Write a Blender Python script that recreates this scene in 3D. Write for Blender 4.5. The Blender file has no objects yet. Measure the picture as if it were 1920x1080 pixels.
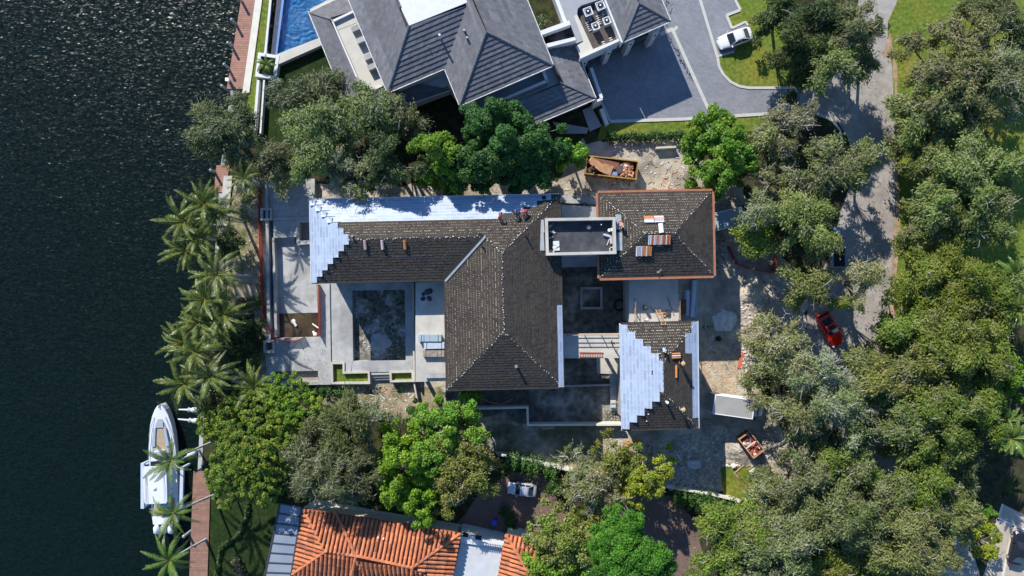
import bpy, bmesh, math, random
import numpy as np
from mathutils import Vector, Matrix, Euler

scene = bpy.context.scene
C = scene.collection

# ---------------------------------------------------------------- camera, sky, sun, exposure
H, S = 91.0, 14.0                      # flying height (m), photo pixels per metre on the ground
cam_d = bpy.data.cameras.new('drone_camera')
cam = bpy.data.objects.new('drone_camera', cam_d); C.objects.link(cam)
cam.location = (0, 0, H)
cam_d.sensor_width = 36.0
cam_d.lens = 36.0 * H * S / 1920.0
cam_d.clip_end = 6000
scene.camera = cam

SUN_EL = math.radians(33.0)
SUN_AZ = Vector((-0.47, 0.883, 0)).normalized()
SUN_DIR = Vector((SUN_AZ.x * math.cos(SUN_EL), SUN_AZ.y * math.cos(SUN_EL), math.sin(SUN_EL)))
world = bpy.data.worlds.new('World'); scene.world = world; world.use_nodes = True
wn = world.node_tree.nodes; wl = world.node_tree.links
sky = wn.new('ShaderNodeTexSky'); sky.sky_type = 'NISHITA'; sky.sun_disc = False
sky.sun_elevation = SUN_EL; sky.sun_rotation = math.atan2(SUN_AZ.x, SUN_AZ.y)
sky.air_density = 1.2; sky.dust_density = 0.0; sky.ozone_density = 8.0
bg = wn['Background']; bg.inputs['Strength'].default_value = 0.125
wl.new(sky.outputs['Color'], bg.inputs['Color'])
sun_d = bpy.data.lights.new('sun', 'SUN'); sun_d.energy = 5.0; sun_d.angle = math.radians(0.5); sun_d.color = (1.0, 0.945, 0.86)
sun = bpy.data.objects.new('sun', sun_d); C.objects.link(sun); sun.location = (-60, 110, 150)
sun.rotation_euler = SUN_DIR.to_track_quat('Z', 'Y').to_euler()
scene.view_settings.view_transform = 'Standard'; scene.view_settings.look = 'None'
scene.view_settings.gamma = 1.0; scene.view_settings.exposure = 0.60
scene.view_settings.use_curve_mapping = False
scene.render.engine = 'CYCLES'
scene.cycles.max_bounces = 6; scene.cycles.diffuse_bounces = 2; scene.cycles.transparent_max_bounces = 8
scene.cycles.caustics_reflective = False; scene.cycles.caustics_refractive = False
scene.cycles.use_denoising = True

# ---------------------------------------------------------------- helpers
def W(u, v, z=0.0):
    """A point of the place: where photo pixel (u, v) meets height z."""
    k = (H - z) / H
    return Vector(((u - 960) / S * k, (540 - v) / S * k, z))

WM = {}                                # world matrix of every thing and part

def tag(o, label=None, cat=None, group=None, kind=None):
    if label: o['label'] = label
    if cat: o['category'] = cat
    if group: o['group'] = group
    if kind: o['kind'] = kind
    return o

def thing(name, label, cat, loc=(0, 0, 0), rotz=0.0, group=None, mat4=None):
    o = bpy.data.objects.new(name, None); C.objects.link(o)
    o.empty_display_size = 0.3
    M = mat4 if mat4 is not None else Matrix.Translation(Vector(loc)) @ Matrix.Rotation(rotz, 4, 'Z')
    o.matrix_world = M; WM[o.name] = M.copy()
    return tag(o, label, cat, group)

class MB:
    """Collects faces for ONE mesh object."""
    def __init__(s): s.v = []; s.f = []; s.mi = []; s.t = []; s.tint = None; s.m = 0
    def face(s, pts):
        b = len(s.v); s.v += [Vector(p) for p in pts]; s.f.append(tuple(range(b, b + len(pts)))); s.mi.append(s.m); s.t.append(s.tint)
    def grid(s, b, idx):
        for q in idx:
            s.f.append(tuple(b + i for i in q)); s.mi.append(s.m); s.t.append(s.tint)
    def hexa(s, p):                    # 8 corners: 4 below ccw, 4 above ccw
        b = len(s.v); s.v += [Vector(q) for q in p]
        s.grid(b, [(3, 2, 1, 0), (4, 5, 6, 7), (0, 1, 5, 4), (1, 2, 6, 5), (2, 3, 7, 6), (3, 0, 4, 7)])
    def box(s, c, d, M=None, rz=0.0):
        c = Vector(c); hx, hy, hz = d[0] / 2, d[1] / 2, d[2] / 2
        R = Matrix.Rotation(rz, 3, 'Z')
        P = [c + R @ Vector((x, y, z)) for z in (-hz, hz) for x, y in ((-hx, -hy), (hx, -hy), (hx, hy), (-hx, hy))]
        if M is not None: P = [M @ p for p in P]
        s.hexa(P)
    def bar(s, p0, p1, w, h):          # box beam from p0 to p1, width w, height h
        p0, p1 = Vector(p0), Vector(p1); d = (p1 - p0)
        if d.length < 1e-6: return
        d.normalize()
        up = Vector((0, 0, 1)) if abs(d.z) < .95 else Vector((1, 0, 0))
        sd = d.cross(up).normalized(); uu = sd.cross(d).normalized()
        a, b = sd * w / 2, uu * h / 2
        s.hexa([p0 - a - b, p1 - a - b, p1 + a - b, p0 + a - b, p0 - a + b, p1 - a + b, p1 + a + b, p0 + a + b])
    def prism(s, poly, z0, z1, top=True, bottom=True):
        n = len(poly); a = sum(poly[i][0] * poly[(i + 1) % n][1] - poly[(i + 1) % n][0] * poly[i][1] for i in range(n))
        P = list(poly) if a > 0 else list(reversed(poly))
        b = len(s.v)
        s.v += [Vector((p[0], p[1], z0)) for p in P] + [Vector((p[0], p[1], z1)) for p in P]
        idx = [(i, (i + 1) % n, n + (i + 1) % n, n + i) for i in range(n)]
        if top: idx.append(tuple(range(n, 2 * n)))
        if bottom: idx.append(tuple(range(n - 1, -1, -1)))
        s.grid(b, idx)
    def tube(s, pts, rads, n=8, caps=True):
        pts = [Vector(p) for p in pts]; b = len(s.v); m = len(pts)
        prev = None
        for i, p in enumerate(pts):
            d = (pts[min(i + 1, m - 1)] - pts[max(i - 1, 0)])
            d = d.normalized() if d.length > 1e-9 else Vector((0, 0, 1))
            if prev is None:
                ref = Vector((1, 0, 0)) if abs(d.x) < .9 else Vector((0, 1, 0))
                prev = (ref - d * ref.dot(d)).normalized()
            else:
                q = prev - d * prev.dot(d)
                prev = q.normalized() if q.length > 1e-6 else prev
            w = d.cross(prev); r = rads[i] if hasattr(rads, '__len__') else rads
            for k in range(n):
                a = 2 * math.pi * k / n
                s.v.append(p + prev * (math.cos(a) * r) + w * (math.sin(a) * r))
        idx = []
        for i in range(m - 1):
            for k in range(n):
                k2 = (k + 1) % n
                idx.append((i * n + k, i * n + k2, (i + 1) * n + k2, (i + 1) * n + k))
        if caps:
            idx.append(tuple(range(n - 1, -1, -1))); idx.append(tuple((m - 1) * n + k for k in range(n)))
        s.grid(b, idx)
    def dome(s, c, r, n=8, m=4, flat=1.0, lo=0.0):
        c = Vector(c); b = len(s.v)
        for i in range(m):
            a = lo + (math.pi / 2 - lo) * i / m
            for k in range(n):
                t = 2 * math.pi * k / n
                s.v.append(c + Vector((r * math.cos(a) * math.cos(t), r * math.cos(a) * math.sin(t), r * flat * math.sin(a))))
        s.v.append(c + Vector((0, 0, r * flat)))
        idx = [(i * n + k, i * n + (k + 1) % n, (i + 1) * n + (k + 1) % n, (i + 1) * n + k) for i in range(m - 1) for k in range(n)]
        idx += [((m - 1) * n + k, (m - 1) * n + (k + 1) % n, m * n) for k in range(n)]
        idx.append(tuple(range(n - 1, -1, -1)))
        s.grid(b, idx)
    def build(s, name, mats, parent=None, world=True, smooth=False, M=None):
        """One mesh object. world: the points are world points (brought into the parent's frame); else already local."""
        me = bpy.data.meshes.new(name)
        V = s.v
        if parent is not None and world:
            I = WM[parent.name].inverted(); V = [I @ p for p in V]
        me.from_pydata([tuple(p) for p in V], [], s.f)
        for m in (mats if isinstance(mats, (list, tuple)) else [mats]): me.materials.append(m)
        if len(set(s.mi)) > 1: me.polygons.foreach_set('material_index', s.mi)
        if any(t is not None for t in s.t):
            at = me.attributes.new('tint', 'FLOAT_COLOR', 'FACE')
            at.data.foreach_set('color', np.array([(*(t or (1, 1, 1)), 1.0) for t in s.t], dtype=np.float32).ravel())
        if smooth: me.polygons.foreach_set('use_smooth', [True] * len(s.f))
        me.update()
        o = bpy.data.objects.new(name, me); C.objects.link(o)
        if parent is not None: o.parent = parent; WM[o.name] = WM[parent.name].copy()
        else: WM[o.name] = Matrix.Identity(4)
        if M is not None: o.matrix_local = M; WM[o.name] = WM[o.name] @ M
        return o

def single(name, mb, mats, label, cat, group=None, smooth=False):
    """A thing that is one mesh, its origin at its base."""
    c = Vector((0, 0, 0))
    for p in mb.v: c += p
    c /= len(mb.v); c.z = min(p.z for p in mb.v)
    mb.v = [p - c for p in mb.v]
    o = mb.build(name, mats, smooth=smooth); o.location = c; WM[o.name] = Matrix.Translation(c)
    return tag(o, label, cat, group)

def struct(name, mb, mats, parent=None):
    o = mb.build(name, mats, parent)
    if parent is None: tag(o, kind='structure')
    return o

def copy_tree(o, parent=None):
    c = o.copy(); C.objects.link(c)
    if parent is not None: c.parent = parent
    for ch in list(o.children): copy_tree(ch, c)
    return c

# ---------------------------------------------------------------- materials
MATS = {}
def srgb(r, g, b):
    f = lambda c: (c / 255 / 12.92) if c / 255 <= .04045 else ((c / 255 + .055) / 1.055) ** 2.4
    return (f(r), f(g), f(b))

def mat(name, col, rough=.8, var=.25, scale=1.5, col2=None, scale2=.18, amt2=.6, bump=0.0, bscale=8.0, spec=.3, metal=0.0, tint=False, detail=6, lo2=.45, hi2=.62):
    """Plain surface: base colour, fine mottling, an optional second colour in irregular stains, fine relief."""
    if name in MATS: return MATS[name]
    m = bpy.data.materials.new(name); m.use_nodes = True
    nt = m.node_tree; n = nt.nodes; l = nt.links; p = n['Principled BSDF']
    p.inputs['Roughness'].default_value = rough; p.inputs['Metallic'].default_value = metal
    p.inputs['Specular IOR Level'].default_value = spec
    geo = n.new('ShaderNodeNewGeometry')
    no = n.new('ShaderNodeTexNoise'); no.inputs['Scale'].default_value = scale; no.inputs['Detail'].default_value = detail
    l.new(geo.outputs['Position'], no.inputs['Vector'])
    mr = n.new('ShaderNodeMapRange'); mr.inputs['From Min'].default_value = .3; mr.inputs['From Max'].default_value = .7
    mr.inputs['To Min'].default_value = 1 - var; mr.inputs['To Max'].default_value = 1 + var
    l.new(no.outputs['Fac'], mr.inputs['Value'])
    mul = n.new('ShaderNodeVectorMath'); mul.operation = 'MULTIPLY'
    l.new(mr.outputs['Result'], mul.inputs[1])
    src = None
    if tint:
        at = n.new('ShaderNodeAttribute'); at.attribute_name = 'tint'
        tm = n.new('ShaderNodeVectorMath'); tm.operation = 'MULTIPLY'; tm.inputs[1].default_value = col
        l.new(at.outputs['Color'], tm.inputs[0]); src = tm.outputs['Vector']
    if col2 is not None:
        n2 = n.new('ShaderNodeTexNoise'); n2.inputs['Scale'].default_value = scale2; n2.inputs['Detail'].default_value = 8; n2.inputs['Roughness'].default_value = .62
        l.new(geo.outputs['Position'], n2.inputs['Vector'])
        r2 = n.new('ShaderNodeMapRange'); r2.inputs['From Min'].default_value = lo2; r2.inputs['From Max'].default_value = hi2
        r2.inputs['To Max'].default_value = amt2; l.new(n2.outputs['Fac'], r2.inputs['Value'])
        mx = n.new('ShaderNodeMix'); mx.data_type = 'RGBA'
        l.new(r2.outputs['Result'], mx.inputs['Factor'])
        if src is not None: l.new(src, mx.inputs['A'])
        else: mx.inputs['A'].default_value = (*col, 1)
        mx.inputs['B'].default_value = (*col2, 1); src = mx.outputs['Result']
    if src is not None: l.new(src, mul.inputs[0])
    else: mul.inputs[0].default_value = col
    l.new(mul.outputs['Vector'], p.inputs['Base Color'])
    if bump > 0:
        nb = n.new('ShaderNodeTexNoise'); nb.inputs['Scale'].default_value = bscale; nb.inputs['Detail'].default_value = 5
        l.new(geo.outputs['Position'], nb.inputs['Vector'])
        bp = n.new('ShaderNodeBump'); bp.inputs['Strength'].default_value = bump; bp.inputs['Distance'].default_value = .1
        l.new(nb.outputs['Fac'], bp.inputs['Height']); l.new(bp.outputs['Normal'], p.inputs['Normal'])
    MATS[name] = m
    return m

def leaf_mat(name, trans=.22, rough=.5):
    if name in MATS: return MATS[name]
    m = bpy.data.materials.new(name); m.use_nodes = True
    nt = m.node_tree; n = nt.nodes; l = nt.links; p = n['Principled BSDF']; out = n['Material Output']
    at = n.new('ShaderNodeAttribute'); at.attribute_name = 'tint'
    l.new(at.outputs['Color'], p.inputs['Base Color'])
    p.inputs['Roughness'].default_value = rough; p.inputs['Specular IOR Level'].default_value = .35
    tr = n.new('ShaderNodeBsdfTranslucent')
    tm = n.new('ShaderNodeVectorMath'); tm.operation = 'MULTIPLY'; tm.inputs[1].default_value = (1.5, 1.6, .7)
    l.new(at.outputs['Color'], tm.inputs[0]); l.new(tm.outputs['Vector'], tr.inputs['Color'])
    mx = n.new('ShaderNodeMixShader'); mx.inputs['Fac'].default_value = trans
    l.new(p.outputs['BSDF'], mx.inputs[1]); l.new(tr.outputs['BSDF'], mx.inputs[2]); l.new(mx.outputs['Shader'], out.inputs['Surface'])
    MATS[name] = m
    return m

def brick_mat(name, c1, c2, cm, bw, bh, rot=0.0, mortar=.012, rough=.85, var=.2, stain=None):
    """Pavers / printed courses: a brick pattern laid in the ground plane."""
    if name in MATS: return MATS[name]
    m = bpy.data.materials.new(name); m.use_nodes = True
    nt = m.node_tree; n = nt.nodes; l = nt.links; p = n['Principled BSDF']
    p.inputs['Roughness'].default_value = rough; p.inputs['Specular IOR Level'].default_value = .25
    geo = n.new('ShaderNodeNewGeometry'); mp = n.new('ShaderNodeMapping'); mp.inputs['Rotation'].default_value = (0, 0, rot)
    l.new(geo.outputs['Position'], mp.inputs['Vector'])
    b = n.new('ShaderNodeTexBrick'); l.new(mp.outputs['Vector'], b.inputs['Vector'])
    b.inputs['Color1'].default_value = (*c1, 1); b.inputs['Color2'].default_value = (*c2, 1); b.inputs['Mortar'].default_value = (*cm, 1)
    b.inputs['Scale'].default_value = 1.0; b.inputs['Brick Width'].default_value = bw; b.inputs['Row Height'].default_value = bh
    b.inputs['Mortar Size'].default_value = mortar; b.inputs['Mortar Smooth'].default_value = .2
    no = n.new('ShaderNodeTexNoise'); no.inputs['Scale'].default_value = .35; no.inputs['Detail'].default_value = 9; no.inputs['Roughness'].default_value = .7
    l.new(geo.outputs['Position'], no.inputs['Vector'])
    mr = n.new('ShaderNodeMapRange'); mr.inputs['From Min'].default_value = .3; mr.inputs['From Max'].default_value = .7
    mr.inputs['To Min'].default_value = 1 - var; mr.inputs['To Max'].default_value = 1 + var; l.new(no.outputs['Fac'], mr.inputs['Value'])
    mul = n.new('ShaderNodeVectorMath'); mul.operation = 'MULTIPLY'
    l.new(b.outputs['Color'], mul.inputs[0]); l.new(mr.outputs['Result'], mul.inputs[1]); l.new(mul.outputs['Vector'], p.inputs['Base Color'])
    bp = n.new('ShaderNodeBump'); bp.inputs['Strength'].default_value = .3; bp.inputs['Distance'].default_value = .03
    l.new(b.outputs['Fac'], bp.inputs['Height']); bp.invert = True; l.new(bp.outputs['Normal'], p.inputs['Normal'])
    MATS[name] = m
    return m

concrete = mat('concrete', (.38, .385, .375), .9, .12, 1.2, (.22, .22, .215), .22, .7, .25, 6)
concrete_lt = mat('pale_concrete', (.47, .45, .40), .9, .10, .9, (.36, .34, .31), .3, .6, .2, 6)
concrete_dk = mat('dark_concrete', (.25, .255, .26), .85, .15, .8, (.12, .125, .13), .3, .8, .2, 6)  # darker grey concrete, used on the sunken floors
white_paint = mat('white_render', (.60, .605, .60), .7, .05, 2)
cream_paint = mat('cream_stone', (.60, .57, .49), .8, .08, 1.5)
wall_block = mat('concrete_block', (.40, .39, .37), .92, .15, 1.5, (.28, .27, .26), .4, .5, .3, 5)
dark_glass = mat('dark_glass', (.015, .02, .025), .08, .05, 3, spec=.6)
black_rub = mat('black_rubber', (.02, .02, .02), .8, .1, 6)
black_felt = mat('black_roofing', (.045, .05, .058), .9, .25, 1.2, (.085, .09, .10), .5, .6, .3, 10)
steel = mat('grey_metal', (.45, .46, .47), .4, .08, 3, metal=.7)
white_metal = mat('white_metal', (.78, .79, .80), .35, .04, 3)
timber = mat('timber', (.42, .27, .15), .85, .25, 3, (.30, .18, .10), 2.0, .6)
old_timber = mat('weathered_timber', (.30, .25, .21), .9, .25, 3, (.2, .16, .13), 1.0, .6)
rust = mat('rusty_steel', (.22, .075, .035), .85, .3, 3, (.12, .04, .02), 1.0, .7)
bark = mat('bark', (.20, .17, .14), .95, .25, 4, bump=.4, bscale=12)
pale_bark = mat('pale_bark', (.42, .39, .35), .95, .2, 4)
palm_bark = mat('palm_bark', (.42, .40, .37), .9, .18, 2)
# ---------------------------------------------------------------- the setting: ground, water, pavings
WZ = -1.2
SHORE = [(470, -120), (452, 0), (425, 168), (404, 325), (395, 480), (372, 700), (362, 900), (355, 1080), (350, 1180)]   # face of the sea wall under the dock
CAPE = [(493, -120), (478, 0), (455, 168), (428, 325), (413, 480), (400, 700), (395, 900), (389, 1080), (386, 1180)]     # inner edge of the dock

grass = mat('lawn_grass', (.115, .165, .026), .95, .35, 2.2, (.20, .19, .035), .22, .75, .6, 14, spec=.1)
grass_dk = mat('shade_painted_lawn_grass', (.018, .036, .010), .95, .35, 2.2, (.04, .05, .016), .3, .6, .6, 14, spec=.1)  # dark grass green, with tree shade put into the colour
litter = mat('leaf_litter', (.045, .042, .026), .98, .45, 1.1, (.04, .055, .016), .22, .9, .8, 6, spec=.05)
sandmat = mat('sandy_dirt', (.46, .405, .32), .98, .2, .9, (.235, .205, .165), .2, .95, .8, 4, spec=.05, lo2=.42, hi2=.62)
rubmat = mat('crushed_rubble', (.40, .355, .29), .98, .4, 2.2, (.22, .19, .16), .5, .7, 1.0, 5, spec=.05)
weeds = mat('weedy_dirt', (.33, .27, .19), .98, .35, 1.3, (.09, .11, .03), .35, .95, .7, 5, spec=.05)
roadmat = mat('road_asphalt', (.335, .31, .285), .92, .16, 1.1, (.23, .205, .18), .17, .75, .4, 16, spec=.15)
drive = brick_mat('grey_pavers', (.195, .205, .235), (.24, .25, .275), (.14, .145, .16), .42, .21, .46, .016, var=.16)
brickdrive = brick_mat('brown_pavers', (.16, .105, .088), (.20, .135, .11), (.10, .07, .055), .3, .15, .3, .015, var=.25)
tilepark = mat('tan_paving', (.42, .36, .29), .9, .15, 1.2, (.33, .29, .24), .3, .5, .2, 8)
kerbmat = mat('pale_kerb_stone', (.46, .45, .42), .9, .08, 1.5)

def patch(name, px, z, m, rough_edge=0.0, seed=1, parent=None, kind='structure'):
    """A flat sheet of paving, soil or grass; rough_edge (m) makes its outline ragged."""
    P = [W(u, v, 0) for u, v in px]
    if rough_edge > 0:
        rg = random.Random(seed); Q = []
        for i, p in enumerate(P):
            q = P[(i + 1) % len(P)]; n = max(1, int((q - p).length / 1.0))
            for k in range(n):
                t = p.lerp(q, k / n)
                Q.append(t + Vector((rg.uniform(-1, 1), rg.uniform(-1, 1), 0)) * rough_edge)
        P = Q
    bm = bmesh.new()
    vs = [bm.verts.new((p.x, p.y, z)) for p in P]
    f = bm.faces.new(vs); f.normal_update()
    if f.normal.z < 0: f.normal_flip()
    bmesh.ops.triangulate(bm, faces=[f])
    me = bpy.data.meshes.new(name); bm.to_mesh(me); bm.free(); me.materials.append(m)
    o = bpy.data.objects.new(name, me); C.objects.link(o); WM[o.name] = Matrix.Identity(4)
    if parent is not None:
        o.parent = parent; me.transform(WM[parent.name].inverted()); WM[o.name] = WM[parent.name].copy()
    else: tag(o, kind=kind)
    return o

# ground: land east of the sea wall, out to the horizon
shore_w = [W(u, v) for u, v in SHORE]
mb = MB()
mb.face([Vector((shore_w[0].x + 40, 2500, 0))] + [Vector((p.x + .6, p.y, 0)) for p in shore_w] + [Vector((shore_w[-1].x - 40, -2500, 0)), Vector((2500, -2500, 0)), Vector((2500, 2500, 0))])
struct('ground', mb, litter)

# canal water
wm = bpy.data.materials.new('canal_water'); wm.use_nodes = True
n = wm.node_tree.nodes; l = wm.node_tree.links; p = n['Principled BSDF']
p.inputs['Base Color'].default_value = (.003, .0085, .007, 1); p.inputs['Roughness'].default_value = .31; p.inputs['Specular IOR Level'].default_value = .24; p.inputs['IOR'].default_value = 1.33
geo = n.new('ShaderNodeNewGeometry')
mp = n.new('ShaderNodeMapping'); mp.inputs['Rotation'].default_value = (0, 0, .25); mp.inputs['Scale'].default_value = (.6, 1.25, 1)
l.new(geo.outputs['Position'], mp.inputs['Vector'])
w1 = n.new('ShaderNodeTexNoise'); w1.inputs['Scale'].default_value = 1.5; w1.inputs['Detail'].default_value = 1.5; w1.inputs['Roughness'].default_value = .5
l.new(mp.outputs['Vector'], w1.inputs['Vector'])
w2 = n.new('ShaderNodeTexNoise'); w2.inputs['Scale'].default_value = .22; w2.inputs['Detail'].default_value = 2
l.new(mp.outputs['Vector'], w2.inputs['Vector'])
ad = n.new('ShaderNodeMath'); ad.operation = 'MULTIPLY_ADD'; ad.inputs[1].default_value = 1.0
l.new(w2.outputs['Fac'], ad.inputs[0]); l.new(w1.outputs['Fac'], ad.inputs[2])
bp = n.new('ShaderNodeBump'); bp.inputs['Strength'].default_value = 1.0; bp.inputs['Distance'].default_value = .07
l.new(ad.outputs['Value'], bp.inputs['Height'])
# small wind ripples: facets about a hand across, each with its own slope, that glint where they face the sun
acc = bp.outputs['Normal']
for sx, sy, k_, r_ in ((3.8, 9.0, .138, .15), (2.7, 6.6, .138, .35)):
    m_ = n.new('ShaderNodeMapping'); m_.inputs['Scale'].default_value = (sx, sy, 1); m_.inputs['Rotation'].default_value = (0, 0, r_); l.new(geo.outputs['Position'], m_.inputs['Vector'])
    vo = n.new('ShaderNodeTexVoronoi'); vo.voronoi_dimensions = '2D'; vo.inputs['Scale'].default_value = 1.0; l.new(m_.outputs['Vector'], vo.inputs['Vector'])
    sc_ = n.new('ShaderNodeVectorMath'); sc_.operation = 'MULTIPLY_ADD'; sc_.inputs[1].default_value = (k_ * 2, k_ * 2, 0); sc_.inputs[2].default_value = (-k_, -k_, 0); l.new(vo.outputs['Color'], sc_.inputs[0])
    a_ = n.new('ShaderNodeVectorMath'); a_.operation = 'ADD'; l.new(acc, a_.inputs[0]); l.new(sc_.outputs['Vector'], a_.inputs[1]); acc = a_.outputs['Vector']
nz = n.new('ShaderNodeVectorMath'); nz.operation = 'NORMALIZE'; l.new(acc, nz.inputs[0]); l.new(nz.outputs['Vector'], p.inputs['Normal'])
mb = MB(); mb.face([(-2500, -2500, WZ), (shore_w[4].x + 60, -2500, WZ), (shore_w[4].x + 60, 2500, WZ), (-2500, 2500, WZ)])
struct('canal', mb, wm)

# sea wall
mb = MB()
for a, b in zip(shore_w, shore_w[1:]):
    mb.hexa([(a.x + .55, a.y, -3), (b.x + .55, b.y, -3), (b.x + 1.1, b.y, -3), (a.x + 1.1, a.y, -3), (a.x + .55, a.y, .02), (b.x + .55, b.y, .02), (b.x + 1.1, b.y, .02), (a.x + 1.1, a.y, .02)])
single('sea_wall', mb, concrete, 'concrete sea wall along the canal under the timber docks', 'sea wall')

# docks: planks laid across, frame below
plankmat = mat('pinkish_dock_planks', (.34, .185, .135), .85, .12, 2, (.27, .15, .115), .3, .6, tint=True)
plankbrown = mat('brown_dock_planks', (.26, .15, .11), .85, .15, 2, (.2, .11, .085), .3, .6, tint=True)
def along(L, v):
    for (u0, v0), (u1, v1) in zip(L, L[1:]):
        if v0 <= v <= v1: return u0 + (u1 - u0) * (v - v0) / (v1 - v0)
def dock(v0, v1, step, m, label, w=(0.0, 1.0)):
    c = W(along(SHORE, (v0 + v1) / 2), (v0 + v1) / 2, .1)
    d = thing('timber_dock', label, 'dock', (c.x, c.y, WZ))
    mb = MB(); rg = random.Random(int(v0) + 7); v = v0
    while v < v1:
        a, b = along(SHORE, v), along(CAPE, v); a, b = a + (b - a) * w[0], a + (b - a) * w[1]
        t = rg.uniform(.88, 1.1); mb.tint = (t, t * rg.uniform(.96, 1.03), t)
        p0, p1 = W(a, v, .12), W(b, v, .12)
        mb.bar(p0, p1, step / S * .93, .05)
        v += step
    o = mb.build('planking', m, d); tag(o, kind='stuff')
    mb = MB()
    for t in (.1, .5, .9):
        pts = [W(along(SHORE, x) + (along(CAPE, x) - along(SHORE, x)) * (w[0] + (w[1] - w[0]) * t), x, -.03) for x in (v0, (v0 + v1) / 2, v1 - 1)]
        mb.bar(pts[0], pts[1], .2, .18); mb.bar(pts[1], pts[2], .2, .18)
    mb.build('frame', old_timber, d)
dock(-100, 168, 4.2, plankmat, 'pinkish plank dock with leaning piles beside the blue pool')
dock(312, 362, 4.2, plankmat, 'short pinkish plank dock between the casuarina and the coconut palms')
dock(885, 1170, 4.2, plankbrown, 'brown plank dock behind the white motor boat')
mb = MB()
for v0, v1 in ((330, 405), (405, 480), (480, 560), (560, 640), (640, 760)):
    mb.prism([W(along(CAPE, v0) - 7, v0).xy, W(along(CAPE, v1) - 7, v1).xy, W(along(CAPE, v1) + 9, v1).xy, W(along(CAPE, v0) + 9, v0).xy], -.4, .16)
single('sea_wall_cap', mb, concrete_lt, 'pale concrete cap slab along the canal beneath the coconut palms', 'sea wall cap')
mb = MB()
for v0, v1 in ((-100, 0), (0, 84), (84, 175)):
    mb.prism([W(along(CAPE, v0) + 1, v0).xy, W(along(CAPE, v1) + 1, v1).xy, W(along(CAPE, v1) + 14, v1).xy, W(along(CAPE, v0) + 14, v0).xy], -.3, .14)
single('dockside_path', mb, cream_paint, 'cream concrete strip between the pinkish dock and the narrow lawn', 'path')

pilemat = mat('grey_pile', (.36, .36, .36), .8, .15, 2)
pp = None
for i, (u, v, lab) in enumerate([(453, 2, 'dock pile at the picture edge beside the pinkish dock'), (441, 43, 'dock pile level with the top of the pool'), (434, 86, 'dock pile midway along the pinkish dock'),
                          (427, 126, 'dock pile just above the white lamp post'), (423, 166, 'last dock pile beside the white box light'), (402, 322, 'dock pile at the short dock beside the casuarina'),
                          (352, 1000, 'dock pile beside the brown dock below the boat')]):
    q = W(u, v, .2); t = thing('dock_pile', 'grey round ' + lab, 'pile', (q.x, q.y, WZ - 1), group='dock piles along the canal')
    mb = MB(); mb.tube([(0, 0, 0), (0, 0, 3.6)], [.19, .17], 10); mb.build('shaft', pilemat, t, world=False, smooth=False)
    mb = MB(); mb.tube([(0, 0, 3.6), (0, 0, 3.75)], [.21, .08], 10); mb.build('cap', steel, t, world=False)
q = W(430, 152, .2)
t = thing('dock_light', 'small white box light on the edge of the pinkish dock', 'dock light', (q.x, q.y, .14))
mb = MB(); mb.box((0, 0, .35), (.3, .3, .7)); mb.build('post', white_metal, t, world=False)
mb = MB(); mb.box((0, 0, .78), (.45, .45, .14)); mb.build('lamp_head', white_metal, t, world=False)

# lawns, soil and pavings (sheets 4 mm apart)
patch('lawn', [(495, -120), (480, 0), (466, 180), (452, 260), (480, 270), (497, 150), (507, 0), (520, -120)], .004, grass)
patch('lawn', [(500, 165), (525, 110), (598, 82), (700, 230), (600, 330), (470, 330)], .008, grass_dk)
patch('lawn', [(1128, 232), (1290, 226), (1500, 214), (1500, 242), (1300, 250), (1120, 262)], .008, grass)
patch('lawn', [(1352, 28), (1390, -60), (1450, -60), (1490, 160), (1490, 172), (1330, 172), (1340, 60)], .008, grass)
patch('lawn', [(1668, -150), (1940, -150), (1990, 520), (1850, 520), (1680, 640), (1668, 330)], .008, grass, .5, 3)
patch('lawn', [(1350, 875), (1365, 868), (1392, 858), (1420, 870), (1470, 900), (1440, 935), (1355, 935)], .014, grass, .25, 4)
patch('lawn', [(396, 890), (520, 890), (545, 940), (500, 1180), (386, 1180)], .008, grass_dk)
patch('dirt_yard', [(440, 340), (500, 330), (600, 340), (760, 345), (1050, 340), (1090, 265), (1290, 258), (1330, 330), (1390, 350), (1420, 440), (1480, 500), (1520, 560),
                    (1500, 640), (1400, 680), (1470, 800), (1500, 860), (1460, 905), (1390, 925), (1250, 912), (1120, 890), (1000, 868), (940, 850), (820, 830), (700, 760), (560, 730), (440, 720), (420, 500)], .004, sandmat, .5, 5)
patch('weedy_strip', [(438, 345), (492, 345), (494, 520), (500, 650), (492, 700), (420, 690), (430, 480)], .010, weeds, .3, 6)
patch('weedy_strip', [(640, 725), (780, 722), (835, 725), (830, 800), (700, 790), (600, 760)], .010, weeds, .4, 7)
patch('weedy_strip', [(850, 740), (1165, 735), (1168, 800), (1120, 890), (1000, 862), (940, 850), (870, 800)], .010, weeds, .5, 8)
patch('rubble_bed', [(1210, 830), (1350, 800), (1395, 822), (1440, 845), (1380, 880), (1352, 925), (1255, 915), (1215, 870)], .012, rubmat, .5, 9)
patch('rubble_bed', [(1388, 520), (1420, 512), (1470, 540), (1500, 590), (1470, 620), (1400, 700), (1390, 650)], .012, rubmat, .4, 10)
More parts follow.
